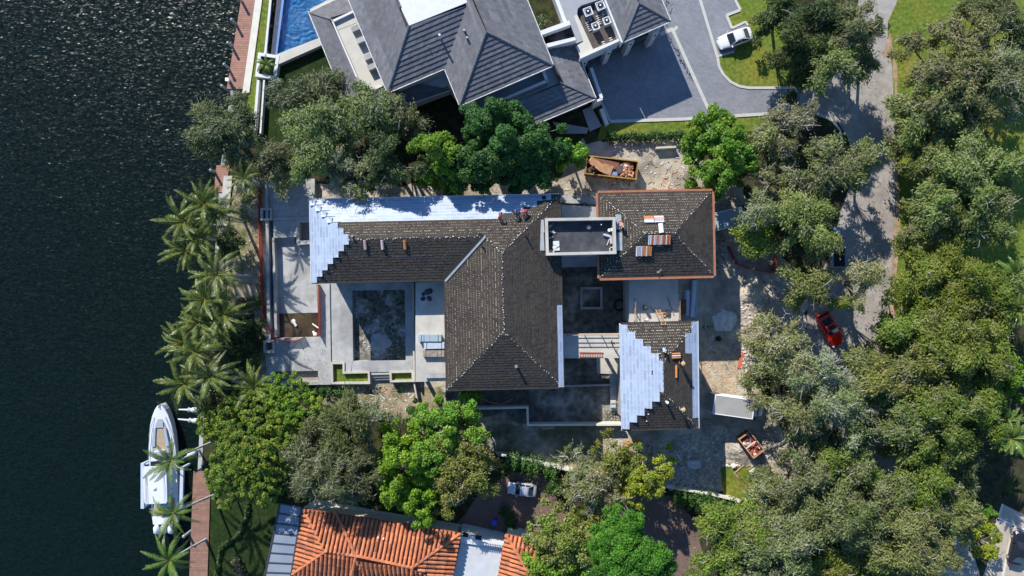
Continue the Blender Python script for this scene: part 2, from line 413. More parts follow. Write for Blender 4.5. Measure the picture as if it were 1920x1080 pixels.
# road, verge, driveway
patch('road', [(1630, -160), (1688, -160), (1683, 0), (1665, 40), (1664, 75), (1673, 130), (1676, 200), (1678, 260), (1679, 330), (1678, 400), (1672, 510), (1666, 600), (1660, 680), (1650, 760), (1700, 900), (1800, 960), (1860, 1150),
               (1780, 1180), (1720, 1000), (1600, 900), (1530, 760), (1510, 640), (1515, 560), (1560, 470), (1575, 400), (1600, 330), (1592, 262), (1572, 230), (1500, 208), (1500, 165), (1560, 150), (1600, 70), (1610, 0)], .012, roadmat)
patch('road_verge', [(1655, 110), (1674, 105), (1679, 200), (1679, 330), (1678, 420), (1673, 510), (1667, 600), (1680, 640), (1676, 560), (1686, 480), (1690, 400), (1684, 330), (1686, 240), (1682, 130), (1668, 60)], .016, mat('bare_verge', (.34, .235, .165), .95, .3, 1.5, (.25, .19, .11), .4, .6), .15, 13)
DRV = [(1240, -160), (1380, -160), (1378, 0), (1388, 19), (1362, 29), (1374, 54), (1399, 41), (1402, 44), (1376, 100), (1345, 106), (1348, 125), (1356, 140), (1370, 154), (1386, 162), (1405, 165), (1500, 165),
       (1500, 210), (1440, 213), (1280, 223), (1144, 227), (1090, 100), (1200, 40)]
patch('driveway', DRV, .020, drive)
patch('driveway', [(1880, 945), (1960, 985), (1960, 1180), (1800, 1180), (1845, 1075), (1860, 1030)], .020, tilepark)
patch('driveway', [(850, 985), (900, 925), (960, 885), (1030, 890), (1060, 960), (1200, 915), (1260, 930), (1310, 985), (1330, 1180), (900, 1180)], .020, brickdrive, .2, 15)

def kerb(px, w, h, label_mat=kerbmat, closed=False, z=0.0):
    mb = MB(); P = [W(u, v) for u, v in px]
    for a, b in zip(P, P[1:]):
        d = (b - a).normalized(); s_ = Vector((-d.y, d.x, 0)) * w / 2; e = d * w * .02
        mb.prism([(a - s_ - e).xy, (b - s_ + e).xy, (b + s_ + e).xy, (a + s_ - e).xy], z, h, bottom=False); h += .0015
    return mb
t = thing('driveway_edging', 'pale stone edging and cross band of the grey paved driveway', 'kerb', W(1340, 120))
for px, w, h in (([(1378, -60), (1378, 0), (1388, 19), (1362, 29), (1372, 53)], .35, .10), ([(1372, 53), (1398, 41), (1402, 48)], .28, .09), ([(1376, 97), (1345, 106)], .28, .08),
                 ([(1296, -60), (1312, -3), (1345, 106)], .38, .034), ([(1345, 106), (1348, 125), (1356, 140), (1370, 154), (1386, 162), (1405, 165), (1500, 165)], .35, .10),
                 ([(1270, 50), (1262, 58), (1328, 204)], .42, .030), ([(1500, 211), (1440, 213.5), (1280, 223.5), (1143, 228)], .42, .10), ([(1238, 64), (1262, 54)], .5, .032), ([(1143, 226), (1118, 170), (1108, 150)], .3, .08)):
    kerb(px, w, h).build('kerb', kerbmat, t)
mb = kerb([(1500, 211), (1530, 212), (1560, 226), (1575, 245), (1580, 270)], .3, .1)
mb.build('kerb', kerbmat, t)
t = thing('parking_edging', 'cream joint bands across the tan parking court', 'kerb', W(1890, 970))
for px in ([(1868, 973), (1960, 1010)], [(1900, 985), (1880, 1080)], [(1880, 945), (1860, 1010)]):
    kerb(px, .3, .032).build('kerb', cream_paint, t)
mb = MB(); [mb.bar(W(u0, v0, .1), W(u1, v1, .1), .2, .16) for u0, v0, u1, v1 in ((1871, 971, 1894, 982), (1906, 987, 1925, 995))]
single('wheel_stop', mb, white_paint, 'white wheel stops in front of the black car', 'wheel stop')
# low lines of lot walls
def lotwall(px, h, w, m, label, cat='wall', name='garden_wall', z0=0.0):
    mb = MB(); P = [W(u, v, h) for u, v in px]
    for i, (a, b) in enumerate(zip(P, P[1:])):
        d = (b - a).normalized(); s_ = Vector((-d.y, d.x, 0)) * w / 2
        e1 = d * w / 2 if i < len(P) - 2 else d * 0
        e0 = -d * w / 2 if i > 0 else d * 0
        a2 = a - e0 if i > 0 else a
        mb.prism([(a2 - s_).xy, (b + e1 - s_).xy, (b + e1 + s_).xy, (a2 + s_).xy], z0, h + i * .002)
    return single(name, mb, m, label, cat)
lotwall([(820, 768), (989, 764), (990, 797), (1166, 796)], 1.5, .28, cream_paint, 'cream topped garden wall with a step, in the shade below the big roof')
lotwall([(1058, 724), (1146, 722)], .9, .22, concrete, 'short grey footing wall east of the big roof')
lotwall([(775, 712), (782, 750)], .9, .2, concrete_lt, 'short pale wall running down from the pool terrace corner')
lotwall([(940, 853), (1000, 866), (1060, 880), (1120, 892)], 1.2, .3, cream_paint, 'cream boundary wall behind the clipped hedge above the silver car')
lotwall([(1250, 913), (1330, 926), (1372, 936), (1392, 943)], 1.2, .3, cream_paint, 'cream boundary wall at the rubble beside the lower hedge')
lotwall([(484, 150), (476, 250)], .8, .35, white_paint, 'white low wall under the planter box, canal side')
lotwall([(495, 150), (488, 250)], .8, .22, white_paint, 'thin white low wall under the planter box, house side')
lotwall([(523, -40), (507, 0), (497, 102)], .7, .3, white_paint, 'white retaining wall between narrow lawn and blue pool')
lotwall([(1230, 277), (1268, 275)], .9, .25, concrete_lt, 'short concrete block wall above the dirt yard near the round bright tree')
# rubble: small stones spread over the yard
def rubble(areas, count, smin, smax, m, seed):
    rg = random.Random(seed); mb = MB()
    for k in range(count):
        u0, v0, u1, v1 = rg.choice(areas); u, v = rg.uniform(u0, u1), rg.uniform(v0, v1)
        r = smin + (smax - smin) * rg.random() ** 3; c = W(u, v); a = rg.uniform(0, 6.28)
        g = rg.uniform(.6, 1.15); mb.tint = (g, g * rg.uniform(.92, 1), g * rg.uniform(.85, 1))
        pts = [c + Vector((math.cos(a + t) * r * rg.uniform(.6, 1.1), math.sin(a + t) * r * rg.uniform(.5, 1), .01)) for t in (0, 1.3, 2.6, 3.9, 5.2)]
        top = c + Vector((rg.uniform(-.2, .2) * r, rg.uniform(-.2, .2) * r, r * rg.uniform(.5, .9)))
        for i in range(5): mb.face([pts[i], pts[(i + 1) % 5], top])
    o = mb.build('rubble', m); tag(o, kind='stuff'); return o
stonemat = mat('broken_stone', (.50, .46, .40), .95, .2, 3, tint=True)
# the dark courtyard soil
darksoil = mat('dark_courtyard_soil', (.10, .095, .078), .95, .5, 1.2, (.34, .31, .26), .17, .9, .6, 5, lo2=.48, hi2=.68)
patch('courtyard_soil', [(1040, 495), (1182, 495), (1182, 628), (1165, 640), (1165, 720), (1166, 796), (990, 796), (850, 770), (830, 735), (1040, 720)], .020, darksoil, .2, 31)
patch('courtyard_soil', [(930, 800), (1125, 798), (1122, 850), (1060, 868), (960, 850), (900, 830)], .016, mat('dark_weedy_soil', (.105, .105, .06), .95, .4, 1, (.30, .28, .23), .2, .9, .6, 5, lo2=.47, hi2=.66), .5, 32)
patch('dirt_patch', [(1310, 620), (1345, 612), (1386, 680), (1380, 740), (1335, 740), (1312, 760)], .022, mat('tan_dirt', (.42, .34, .24), .95, .25, 1.2, (.3, .24, .17), .4, .7, .5, 6), .3, 33)
patch('ground_stain', [(1335, 595), (1360, 578), (1382, 600), (1370, 622), (1345, 620)], .026, mat('pale_sand', (.6, .56, .5), .95, .2, 2), .35, 12)
rubble([(1215, 830, 1350, 915), (1355, 825, 1440, 875), (1390, 520, 1490, 620), (1390, 640, 1410, 700)], 3600, .05, .38, stonemat, 21)
rubble([(1100, 270, 1300, 350), (1320, 640, 1385, 740), (650, 725, 780, 770), (440, 345, 490, 520), (1130, 700, 1160, 800), (1130, 805, 1200, 850), (500, 720, 560, 735), (665, 600, 755, 675)], 2600, .04, .18, stonemat, 22)
# ---------------------------------------------------------------- roof helpers
FACES = []                              # planar polygons of every roof, for setting things down on them

class Face:
    """A roof plane. pts: world points, the first two are the eave (running along it)."""
    def __init__(s, pts):
        s.P = [Vector(p) for p in pts]; p0, p1 = s.P[0], s.P[1]
        far = max(s.P[2:], key=lambda p: p.z)
        e = (p1 - p0); e.z = 0; s.e = e.normalized()
        n = (p1 - p0).cross(far - p0).normalized()
        if n.z < 0: n = -n
        s.n = n; up = n.cross(s.e).normalized()
        if up.z < 0: up = -up
        s.up = up; s.o = p0
        s.q = [((p - p0).dot(s.e), (p - p0).dot(s.up)) for p in s.P]
        s.smax = max(q[1] for q in s.q)
        FACES.append(s)
    def at(s, a, t, h=0.0): return s.o + s.e * a + s.up * t + s.n * h
    def edge(s, t):
        xs = []
        m = len(s.q)
        for i in range(m):
            (a0, t0), (a1, t1) = s.q[i], s.q[(i + 1) % m]
            if abs(t1 - t0) < 1e-9: continue
            if min(t0, t1) - 1e-6 <= t <= max(t0, t1) + 1e-6: k = (t - t0) / (t1 - t0); xs.append((a0 + (a1 - a0) * k, s.P[i].lerp(s.P[(i + 1) % m], k)))
        xs.sort(key=lambda x: x[0])
        return (xs[0][1], xs[-1][1]) if len(xs) >= 2 else None
    def span(s, t):
        xs = []
        m = len(s.q)
        for i in range(m):
            (a0, t0), (a1, t1) = s.q[i], s.q[(i + 1) % m]
            if abs(t1 - t0) < 1e-9: continue
            if min(t0, t1) - 1e-6 <= t <= max(t0, t1) + 1e-6: xs.append(a0 + (a1 - a0) * (t - t0) / (t1 - t0))
        return (min(xs), max(xs)) if len(xs) >= 2 else None

def hit(u, v):
    """Where the camera ray through photo pixel (u, v) first meets a roof: (point, face)."""
    o = Vector((0, 0, H)); d = W(u, v, 0) - o; best = None
    for f in FACES:
        den = d.dot(f.n)
        if abs(den) < 1e-9: continue
        t = (f.o - o).dot(f.n) / den; p = o + d * t
        a, s = (p - f.o).dot(f.e), (p - f.o).dot(f.up)
        sp = f.span(s) if -1e-3 <= s <= f.smax else None
        if sp and sp[0] - .05 <= a <= sp[1] + .05 and (best is None or p.z > best[0].z): best = (p, f)
    return best

def shell(mb, faces, eave_drop=.28):
    """The roof body: its planes plus fascia."""
    for f in faces: mb.face(f.P)
    for f in faces:
        a, b = f.P[0], f.P[1]; dz = Vector((0, 0, -eave_drop))
        mb.face([a, b, b + dz, a + dz])

def tile_rows(f, t0, t1, row, tw, tiles, dots, rg, step=1, dotp=.75, thick=.055, skip=None, line_every=0):
    t = t0; k = 0
    while t < t1 - row * .4:
        sp = f.span(min(t + row * (step - k % step) * .5, f.smax - .01)) if step > 1 else f.span(min(t + row * .5, f.smax - .01))
        if sp:
            a0, a1 = sp[0] + .05, sp[1] - .05
            off = (k % 2) * .5 * tw
            a = a0 - off
            line = line_every and k % line_every == line_every - 1
            top = min(t + row * 1.05, f.smax)
            while a < a1:
                x0, x1 = max(a, a0) + .008, min(a + tw, a1) - .008
                if x1 - x0 > .06 and not (skip and skip((x0 + x1) / 2, t)):
                    g = rg.uniform(.75, 1.25); tiles.tint = (g, g * rg.uniform(.93, 1.03), g * rg.uniform(.85, 1.05))
                    h = thick + rg.uniform(-.008, .012)
                    A, B = f.at(x0, t, h), f.at(x1, t, h); Cc, D = f.at(x1, top, .014), f.at(x0, top, .014)
                    tiles.face([A, B, Cc, D]); tiles.face([f.at(x0, t, 0), f.at(x1, t, 0), B, A])
                    if dots is not None and ((line and rg.random() < .55) or (not line and rg.random() < dotp)):
                        w = tw * .5 if line else .10 * rg.uniform(.7, 1.2)
                        xc = x0 + .01; L = min(x1 - x0, w * 2) if line else w
                        g = rg.uniform(.7, 1.1); dots.tint = (g, g * rg.uniform(.94, 1), g * rg.uniform(.8, 1))
                        dots.face([f.at(xc, t - .060, .004), f.at(xc + L, t - .060, .004), f.at(xc + L, t + .012, h + .018), f.at(xc, t + .012, h + .018)])
                a += tw
        t += row; k += 1

def dotted_line(p0, p1, mb, rg, gap=.34, size=.075, lift=.10):
    L = (p1 - p0).length; d = (p1 - p0) / L; sd = d.cross(Vector((0, 0, 1))).normalized(); x = .1
    while x < L:
        c = p0 + d * x + sd * rg.uniform(-.10, .10) + Vector((0, 0, lift)); r = size * rg.uniform(.5, 1.1); g = rg.uniform(.65, 1.1); mb.tint = (g, g, g)
        mb.face([c - d * r - sd * r * .6, c + d * r - sd * r * .6, c + d * r + sd * r * .6, c - d * r + sd * r * .6])
        x += gap * rg.choice((.55, .8, 1, 1.2, 2.1))

def strip_sheet(f, t0, t1, a0, a1, name, m, parent, h=.03, z2=None):
    """One membrane sheet lying on plane f between upslope t0..t1 and along-eave a0..a1; its lower edge laps the sheet below."""
    mb = MB(); n = max(1, int((a1 - a0) / 4))
    for i in range(n):
        x0, x1 = a0 + (a1 - a0) * i / n, a0 + (a1 - a0) * (i + 1) / n
        mb.hexa([f.at(x0, t0, .004), f.at(x1, t0, .004), f.at(x1, t1, .004), f.at(x0, t1, .004), f.at(x0, t0, h), f.at(x1, t0, h), f.at(x1, t1, h * .6), f.at(x0, t1, h * .6)])
    return mb.build(name, m, parent)

def courses(f, parent, m, pitch, thick, name='roof_course', tmax=None):
    """Every course of flat tiles as a board of its own, its lower edge standing proud."""
    t = 0.0; out = []
    while t < (tmax or f.smax) - .05:
        t1 = min(t + pitch, f.smax); s0, s1 = f.edge(t + 1e-4), f.edge(t1 - 1e-4)
        if s0 and s1 and (s0[1] - s0[0]).length > .1:
            mb = MB()
            nn = max(1, int((s0[1] - s0[0]).length / .42))
            lo = [s0[0].lerp(s0[1], i / nn) for i in range(nn + 1)]; hi = [s1[0].lerp(s1[1], i / nn) for i in range(nn + 1)]
            rg = random.Random(int(t * 91) + nn); rowg = rg.uniform(.86, 1.14)
            for i in range(nn):
                g = rowg * rg.uniform(.82, 1.18); mb.tint = (g, g * rg.uniform(.97, 1.02), g * rg.uniform(.94, 1.04)); j = rg.uniform(-.010, .010)
                A, B, Cc, D = lo[i] + f.n * (thick + j), lo[i + 1] + f.n * (thick + j), hi[i + 1] + f.n * .012, hi[i] + f.n * .012
                mb.face([A, B, Cc, D]); mb.face([lo[i], lo[i + 1], B, A])
            out.append(mb.build(name, m, parent))
        t += pitch
    return out

def ridge_cap(p0, p1, r, m, parent, name='ridge_cap', seg=.45, sink=.3):
    mb = MB(); L = (p1 - p0).length; n = max(1, int(L / seg)); rg = random.Random(int(L * 100))
    dz = Vector((0, 0, -r * sink + .06))
    for i in range(n):
        a, b = p0.lerp(p1, i / n) + dz, p0.lerp(p1, (i + 1.08) / n) + dz
        g = rg.uniform(.85, 1.15); mb.tint = (g, g, g)
        mb.tube([a, b], [r, r * .88], 7)
    return mb.build(name, m, parent)

def inset(P, d):
    """Move each side of a convex outline inwards by d."""
    n = len(P); a = sum(P[i].x * P[(i + 1) % n].y - P[(i + 1) % n].x * P[i].y for i in range(n)); s = 1 if a > 0 else -1
    out = []
    for i in range(n):
        p, q, r = P[i - 1], P[i], P[(i + 1) % n]
        d1, d2 = (q - p).xy.normalized(), (r - q).xy.normalized()
        n1, n2 = Vector((-d1.y, d1.x)) * s, Vector((-d2.y, d2.x)) * s
        b = (n1 + n2); b = b / max(b.dot(n1), .2)
        out.append(Vector((q.x + b.x * d, q.y + b.y * d, q.z)))
    return out

def vent_pipe(u, v, r, h, m, parent, name='vent_pipe', lean=None):
    p, f = hit(u, v); mb = MB(); mb.tube([p - Vector((0, 0, .1)), p + Vector((0, 0, h))], [r, r], 8)
    mb.tube([p + Vector((0, 0, h)), p + Vector((0, 0, h + .06))], [r * 1.25, r * 1.1], 8)
    return mb.build(name, m, parent)

# ---------------------------------------------------------------- the unfinished house
tilemat = mat('brown_roof_tile', (.046, .038, .033), .75, .12, 3, (.066, .056, .040), .35, .55, tint=True, spec=.25)
foam = mat('white_foam_dab', (.68, .66, .56), .9, .05, 3, tint=True)
# membrane print: broken grey rows of lettering, too small to read
def membrane(name, rot):
    m = bpy.data.materials.new(name); m.use_nodes = True
    n = m.node_tree.nodes; l = m.node_tree.links; p = n['Principled BSDF']; p.inputs['Roughness'].default_value = .55
    g = n.new('ShaderNodeNewGeometry'); mp = n.new('ShaderNodeMapping'); mp.inputs['Rotation'].default_value = (0, 0, rot)
    l.new(g.outputs['Position'], mp.inputs['Vector'])
    b = n.new('ShaderNodeTexBrick'); l.new(mp.outputs['Vector'], b.inputs['Vector'])
    b.inputs['Color1'].default_value = (1, 1, 1, 1); b.inputs['Color2'].default_value = (.25, .25, .25, 1); b.inputs['Mortar'].default_value = (1, 1, 1, 1)
    b.inputs['Scale'].default_value = 1; b.inputs['Brick Width'].default_value = 1.45; b.inputs['Row Height'].default_value = .40; b.inputs['Mortar Size'].default_value = .10; b.inputs['Mortar Smooth'].default_value = .3; b.inputs['Bias'].default_value = .1
    no = n.new('ShaderNodeTexNoise'); no.inputs['Scale'].default_value = 14; no.inputs['Detail'].default_value = 2; l.new(mp.outputs['Vector'], no.inputs['Vector'])
    r = n.new('ShaderNodeMapRange'); r.inputs['From Min'].default_value = .56; r.inputs['From Max'].default_value = .72; l.new(no.outputs['Fac'], r.inputs['Value'])
    mx = n.new('ShaderNodeMix'); mx.data_type = 'RGBA'; l.new(r.outputs['Result'], mx.inputs['Factor']); l.new(b.outputs['Color'], mx.inputs['A']); mx.inputs['B'].default_value = (1, 1, 1, 1)
    n3 = n.new('ShaderNodeTexNoise'); n3.inputs['Scale'].default_value = .8; n3.inputs['Detail'].default_value = 6; l.new(g.outputs['Position'], n3.inputs['Vector'])
    r3 = n.new('ShaderNodeMapRange'); r3.inputs['From Min'].default_value = .3; r3.inputs['From Max'].default_value = .7; r3.inputs['To Min'].default_value = .88; r3.inputs['To Max'].default_value = 1.08; l.new(n3.outputs['Fac'], r3.inputs['Value'])
    m3 = n.new('ShaderNodeMix'); m3.data_type = 'RGBA'; l.new(mx.outputs['Result'], m3.inputs['Factor'])
    m3.inputs['A'].default_value = (.20, .245, .325, 1); m3.inputs['B'].default_value = (.335, .40, .51, 1)
    mu = n.new('ShaderNodeVectorMath'); mu.operation = 'MULTIPLY'; l.new(m3.outputs['Result'], mu.inputs[0]); l.new(r3.outputs['Result'], mu.inputs[1]); l.new(mu.outputs['Vector'], p.inputs['Base Color'])
    bp = n.new('ShaderNodeBump'); bp.inputs['Strength'].default_value = .4; bp.inputs['Distance'].default_value = .04; l.new(n3.outputs['Fac'], bp.inputs['Height']); l.new(bp.outputs['Normal'], p.inputs['Normal'])
    return m
memb_h = membrane('printed_membrane_along', math.radians(-1.2)); memb_v = membrane('printed_membrane_across', math.radians(88.8))
deckfelt = mat('black_underlay', (.045, .043, .042), .9, .2, 2)
terracotta = mat('terracotta_trim', (.31, .13, .07), .75, .15, 2)
flash = mat('zinc_flashing', (.42, .45, .46), .45, .12, 2, metal=.4)
white_edge = mat('pale_drip_edge', (.55, .58, .60), .5, .05, 2)

house = thing('unfinished_house', 'large house under construction with brown tiled hip roofs partly covered in white membrane', 'house', W(945, 620))
EZ, PT = 8.0, .40

def hip_rect(c, ez):
    """Hip roof on a rectangle of eave corners tl, tr, br, bl (world). Long axis either way. Returns faces n, e, s, w and ridge ends."""
    tl, tr, br, bl = c; ww, hh = (tr - tl).length, (bl - tl).length
    ex, ey = (tr - tl).normalized(), (tl - bl).normalized(); s = min(ww, hh) / 2; z = Vector((0, 0, s * PT))
    if ww >= hh:
        r0, r1 = (tl + bl) / 2 + ex * s + z, (tr + br) / 2 - ex * s + z
        return [tr, tl, r0, r1], [br, tr, r1], [bl, br, r1, r0], [tl, bl, r0], r0, r1
    r0, r1 = (tl + tr) / 2 - ey * s + z, (bl + br) / 2 + ey * s + z
    return [tr, tl, r0], [br, tr, r0, r1], [bl, br, r1], [tl, bl, r1, r0], r0, r1

# L-shaped roof: west wing and main block
tlW, trM, blW, blM, brM, inn = W(580, 374, EZ), W(1048, 364, EZ), W(585, 530, EZ), W(838, 730, EZ), W(1058, 728.5, EZ), W(832, 527, EZ)
ex = (trM - tlW).normalized(); ey = Vector((-ex.y, ex.x, 0))
loc2 = lambda p: ((p - tlW).dot(ex), (p - tlW).dot(ey))
x0, y2 = 0.0, 0.0
x0 = (loc2(tlW)[0] + loc2(blW)[0]) / 2; x1 = (loc2(inn)[0] + loc2(blM)[0]) / 2; x2 = loc2(brM)[0] - .05
y1 = (loc2(blW)[1] + loc2(inn)[1]) / 2; y0 = (loc2(blM)[1] + loc2(brM)[1]) / 2
sW, sM = (y2 - y1) / 2, (x2 - x1) / 2; xm = (x1 + x2) / 2
def L(x, y, run): p = tlW + ex * x + ey * y; p.z = EZ + run * PT; return p
R0, R1, A0, A1 = L(x0 + sW, y2 - sW, sW), L(x1 + sW, y2 - sW, sW), L(xm, y2 - sM, sM), L(xm, y0 + sM, sM)
fWw = Face([L(x0, y2, 0), L(x0, y1, 0), R0])
fN = Face([L(x2, y2, 0), L(x0, y2, 0), R0, R1, A0])
fWs = Face([L(x0, y1, 0), L(x1, y1, 0), R1, R0])
fMw = Face([L(x1, y1, 0), L(x1, y0, 0), A1, A0, R1])
fMs = Face([L(x1, y0, 0), L(x2, y0, 0), A1])
fMe = Face([L(x2, y0, 0), L(x2, y2, 0), A0, A1])
mainfaces = [fWw, fN, fWs, fMw, fMs, fMe]
mb = MB(); shell(mb, mainfaces); roof = mb.build('roof', deckfelt, house)
rg = random.Random(5)
ROW, TW = .36, .27
tiles, dots = MB(), MB()
SH = .80                                # membrane sheet width up the slope
tile_rows(fN, SH * 4 + .02, fN.smax, ROW, TW, tiles, dots, rg, line_every=5)
tile_rows(fWs, .02, fWs.smax, ROW, TW, tiles, dots, rg, step=2, dotp=.5, line_every=5)
tile_rows(fMw, .02, fMw.smax, ROW, TW, tiles, dots, rg, line_every=5)
tile_rows(fMs, .02, fMs.smax, ROW, TW, tiles, dots, rg, dotp=.5, line_every=6)
yq = fMe.q[1][0]
tile_rows(fMe, .02, fMe.smax, ROW, TW, tiles, dots, rg, dotp=.5, line_every=6, skip=lambda a, t: t < .72 and a < 10.1)
# north plane, right end: a few tiles laid in steps
for i, (aa, bb) in enumerate([(0, 1.0), (0, 2.0), (0, 2.9), (0, 5.2)]):
    def sk(a, t, bb=bb): return a > bb or a < .15
    tile_rows(fN, SH * i + .02, SH * (i + 1), ROW, TW, tiles, dots, rg, dotp=.5, skip=sk)
dotted_line(A0, R1, dots, rg); dotted_line(A0, L(x2, y2, 0), dots, rg); dotted_line(A0, A1, dots, rg); dotted_line(A1, L(x1, y0, 0), dots, rg); dotted_line(A1, L(x2, y0, 0), dots, rg); dotted_line(R0, R1, dots, rg)
o = tiles.build('roof_tiling', tilemat, roof); tag(o, kind='stuff')
o = dots.build('foam_dabs', foam, roof); tag(o, kind='stuff')
for i, bb in enumerate([1.05, 2.05, 2.95, 5.25]):
    s = fN.span(SH * i + .02)
    strip_sheet(fN, SH * i, SH * (i + 1) + .05, s[0] + bb, s[1] - (i * .02), 'membrane_sheet', memb_h, roof, .035 - i * .0)
k = 0; t = 0
while t < fWw.smax - .3:
    s = fWw.span(min(t + SH * .02 + .001, fWw.smax - .01)); t2 = min(t + SH, fWw.smax)
    strip_sheet(fWw, t, t2 + .03, s[0] + .03, s[1] - .03, 'membrane_sheet', memb_v, roof, .045); t += SH; k += 1
# black bars as the membrane lap slits where the two directions meet
mb = MB()
for i in range(4):
    p = fN.at(fN.span(SH * (i + 1))[1], SH * (i + 1), .05); mb.bar(p - ex * .1, p + ex * 1.1, .05, .02)
mb.build('lap_slit', black_rub, roof)
strip_sheet(fMe, -.02, .73, .1, 10.1, 'membrane_sheet', memb_v, roof, .05)
# valley: black strip with a zinc edge
mb = MB(); p, q = L(x1, y1, 0), R1; d = (q - p).normalized(); sd = Vector((d.y, -d.x, 0)).normalized()
for off, w, nm, m_, h in ((-.42, .85, 'valley_felt', black_rub, .075), (.17, .26, 'valley_flashing', flash, .13)):
    mb = MB(); c0, c1 = p + sd * off, q + sd * off * .6
    for pt in (c0, c1): pt.z += h + (.10 if off < 0 else .12)
    mb.hexa([c0 - sd * w / 2 - Vector((0, 0, .16)), c1 - sd * w / 2 - Vector((0, 0, .16)), c1 + sd * w / 2 - Vector((0, 0, .16)), c0 + sd * w / 2 - Vector((0, 0, .16)), c0 - sd * w / 2, c1 - sd * w / 2, c1 + sd * w / 2, c0 + sd * w / 2])
    mb.build(nm, m_, roof)
def trim(faces, m, parent, w=.16, h=.14, dz=.02):
    mb = MB()
    for f in faces:
        a, b = f.P[0], f.P[1]; out = -f.up.copy(); out.z = 0; out.normalize()
        mb.bar(a + out * w * .5 + Vector((0, 0, dz)), b + out * w * .5 + Vector((0, 0, dz)), w, h)
    return mb.build('drip_edge', m, parent)
trim([fWw, fN], white_edge, roof, .08); trim([fWs, fMw, fMs, fMe], deckfelt, roof, .07)
vent_pipe(662, 443, .13, .5, steel, roof); vent_pipe(968, 686, .17, .7, steel, roof); vent_pipe(905, 462, .1, .6, black_rub, roof); vent_pipe(986, 442, .1, .8, black_rub, roof)
# loose black felt squares by the roofers
for u, v, w, d in ((991, 410, 1.0, .9), (1020, 371, .45, .45)):
    p, f = hit(u, v); mb = MB(); a, s = (p - f.o).dot(f.e), (p - f.o).dot(f.up)
    mb.hexa([f.at(a - w / 2, s - d / 2, .05), f.at(a + w / 2, s - d / 2, .05), f.at(a + w / 2, s + d / 2, .05), f.at(a - w / 2, s + d / 2, .05)] + [f.at(a + i * w / 2, s + j * d / 2, .08) for i, j in ((-1, -1), (1, -1), (1, 1), (-1, 1))])
    mb.build('felt_patch', black_rub, roof)

# east roof, all tile with a terracotta edge
cE = [W(1121, 362, EZ), W(1335, 358, EZ), W(1338, 517, EZ), W(1124, 522, EZ)]
n_, e_, s_, w_, rE0, rE1 = hip_rect(cE, EZ)
fE = [Face(x) for x in (n_, e_, s_, w_)]
mb = MB(); shell(mb, fE); roofE = mb.build('roof', deckfelt, house)
tiles, dots = MB(), MB()
for f, dp in zip(fE, (.85, .6, .5, .9)): tile_rows(f, .02, f.smax, ROW, TW, tiles, dots, rg, dotp=dp, line_every=4)
for p in (cE[0], cE[3]): dotted_line(rE0, p, dots, rg)
for p in (cE[1], cE[2]): dotted_line(rE1, p, dots, rg)
dotted_line(rE0, rE1, dots, rg)
o = tiles.build('roof_tiling', tilemat, roofE); tag(o, kind='stuff'); o = dots.build('foam_dabs', foam, roofE); tag(o, kind='stuff')
trim(fE, terracotta, roofE, .26, .16, .03)

# south-east roof
cS = [W(1162, 606, EZ), W(1308, 602, EZ), W(1310, 803, EZ), W(1166, 807, EZ)]
n_, e_, s_, w_, rS0, rS1 = hip_rect(cS, EZ)
fSn, fSe, fSs, fSw = [Face(x) for x in (n_, e_, s_, w_)]
mb = MB(); shell(mb, [fSn, fSe, fSs, fSw]); roofS = mb.build('roof', deckfelt, house)
tiles, dots = MB(), MB()
tile_rows(fSn, .02, fSn.smax, ROW, TW, tiles, dots, rg, step=1, dotp=.9, line_every=4)
Ls = fSe.q[1][0]
tile_rows(fSe, .92, fSe.smax, ROW, TW, tiles, dots, rg, dotp=.5, line_every=6, skip=lambda a, t: t < 1.85 and a > Ls - 3.9)
tile_rows(fSs, .02, fSs.smax, ROW, TW, tiles, dots, rg, step=2, dotp=.5, line_every=6)
dotted_line(rS0, rS1, dots, rg, .22); dotted_line(rS0, cS[1], dots, rg); dotted_line(rS1, cS[2], dots, rg); dotted_line(rS0, cS[0], dots, rg)
o = tiles.build('roof_tiling', tilemat, roofS); tag(o, kind='stuff'); o = dots.build('foam_dabs', foam, roofS); tag(o, kind='stuff')
t = 0
SV = .93
while t < fSw.smax - .3:
    s = fSw.span(min(t + SV * .45, fSw.smax - .01)); t2 = min(t + SV, fSw.smax)
    strip_sheet(fSw, t, t2 + .03, s[0] - .2, s[1] + .2, 'membrane_sheet', memb_v, roofS, .10); t += SV
strip_sheet(fSe, -.02, .92, -.05 + 1.35, Ls - .05, 'membrane_sheet', memb_v, roofS, .06)
strip_sheet(fSe, .90, 1.85, Ls - 3.9, Ls - 1.4, 'membrane_sheet', memb_v, roofS, .055)
trim([fSw, fSe], white_edge, roofS, .07); trim([fSn, fSs], deckfelt, roofS, .07)
vent_pipe(1249, 753, .14, .7, white_metal, roofS); vent_pipe(1215, 776, .05, .2, white_metal, roofS); vent_pipe(1212, 789, .05, .2, white_metal, roofS)
mb = MB(); p, f = hit(1223, 698); mb.box(p + f.n * .1, (.12, .5, .1)); mb.build('vent_slot', black_rub, roofS)

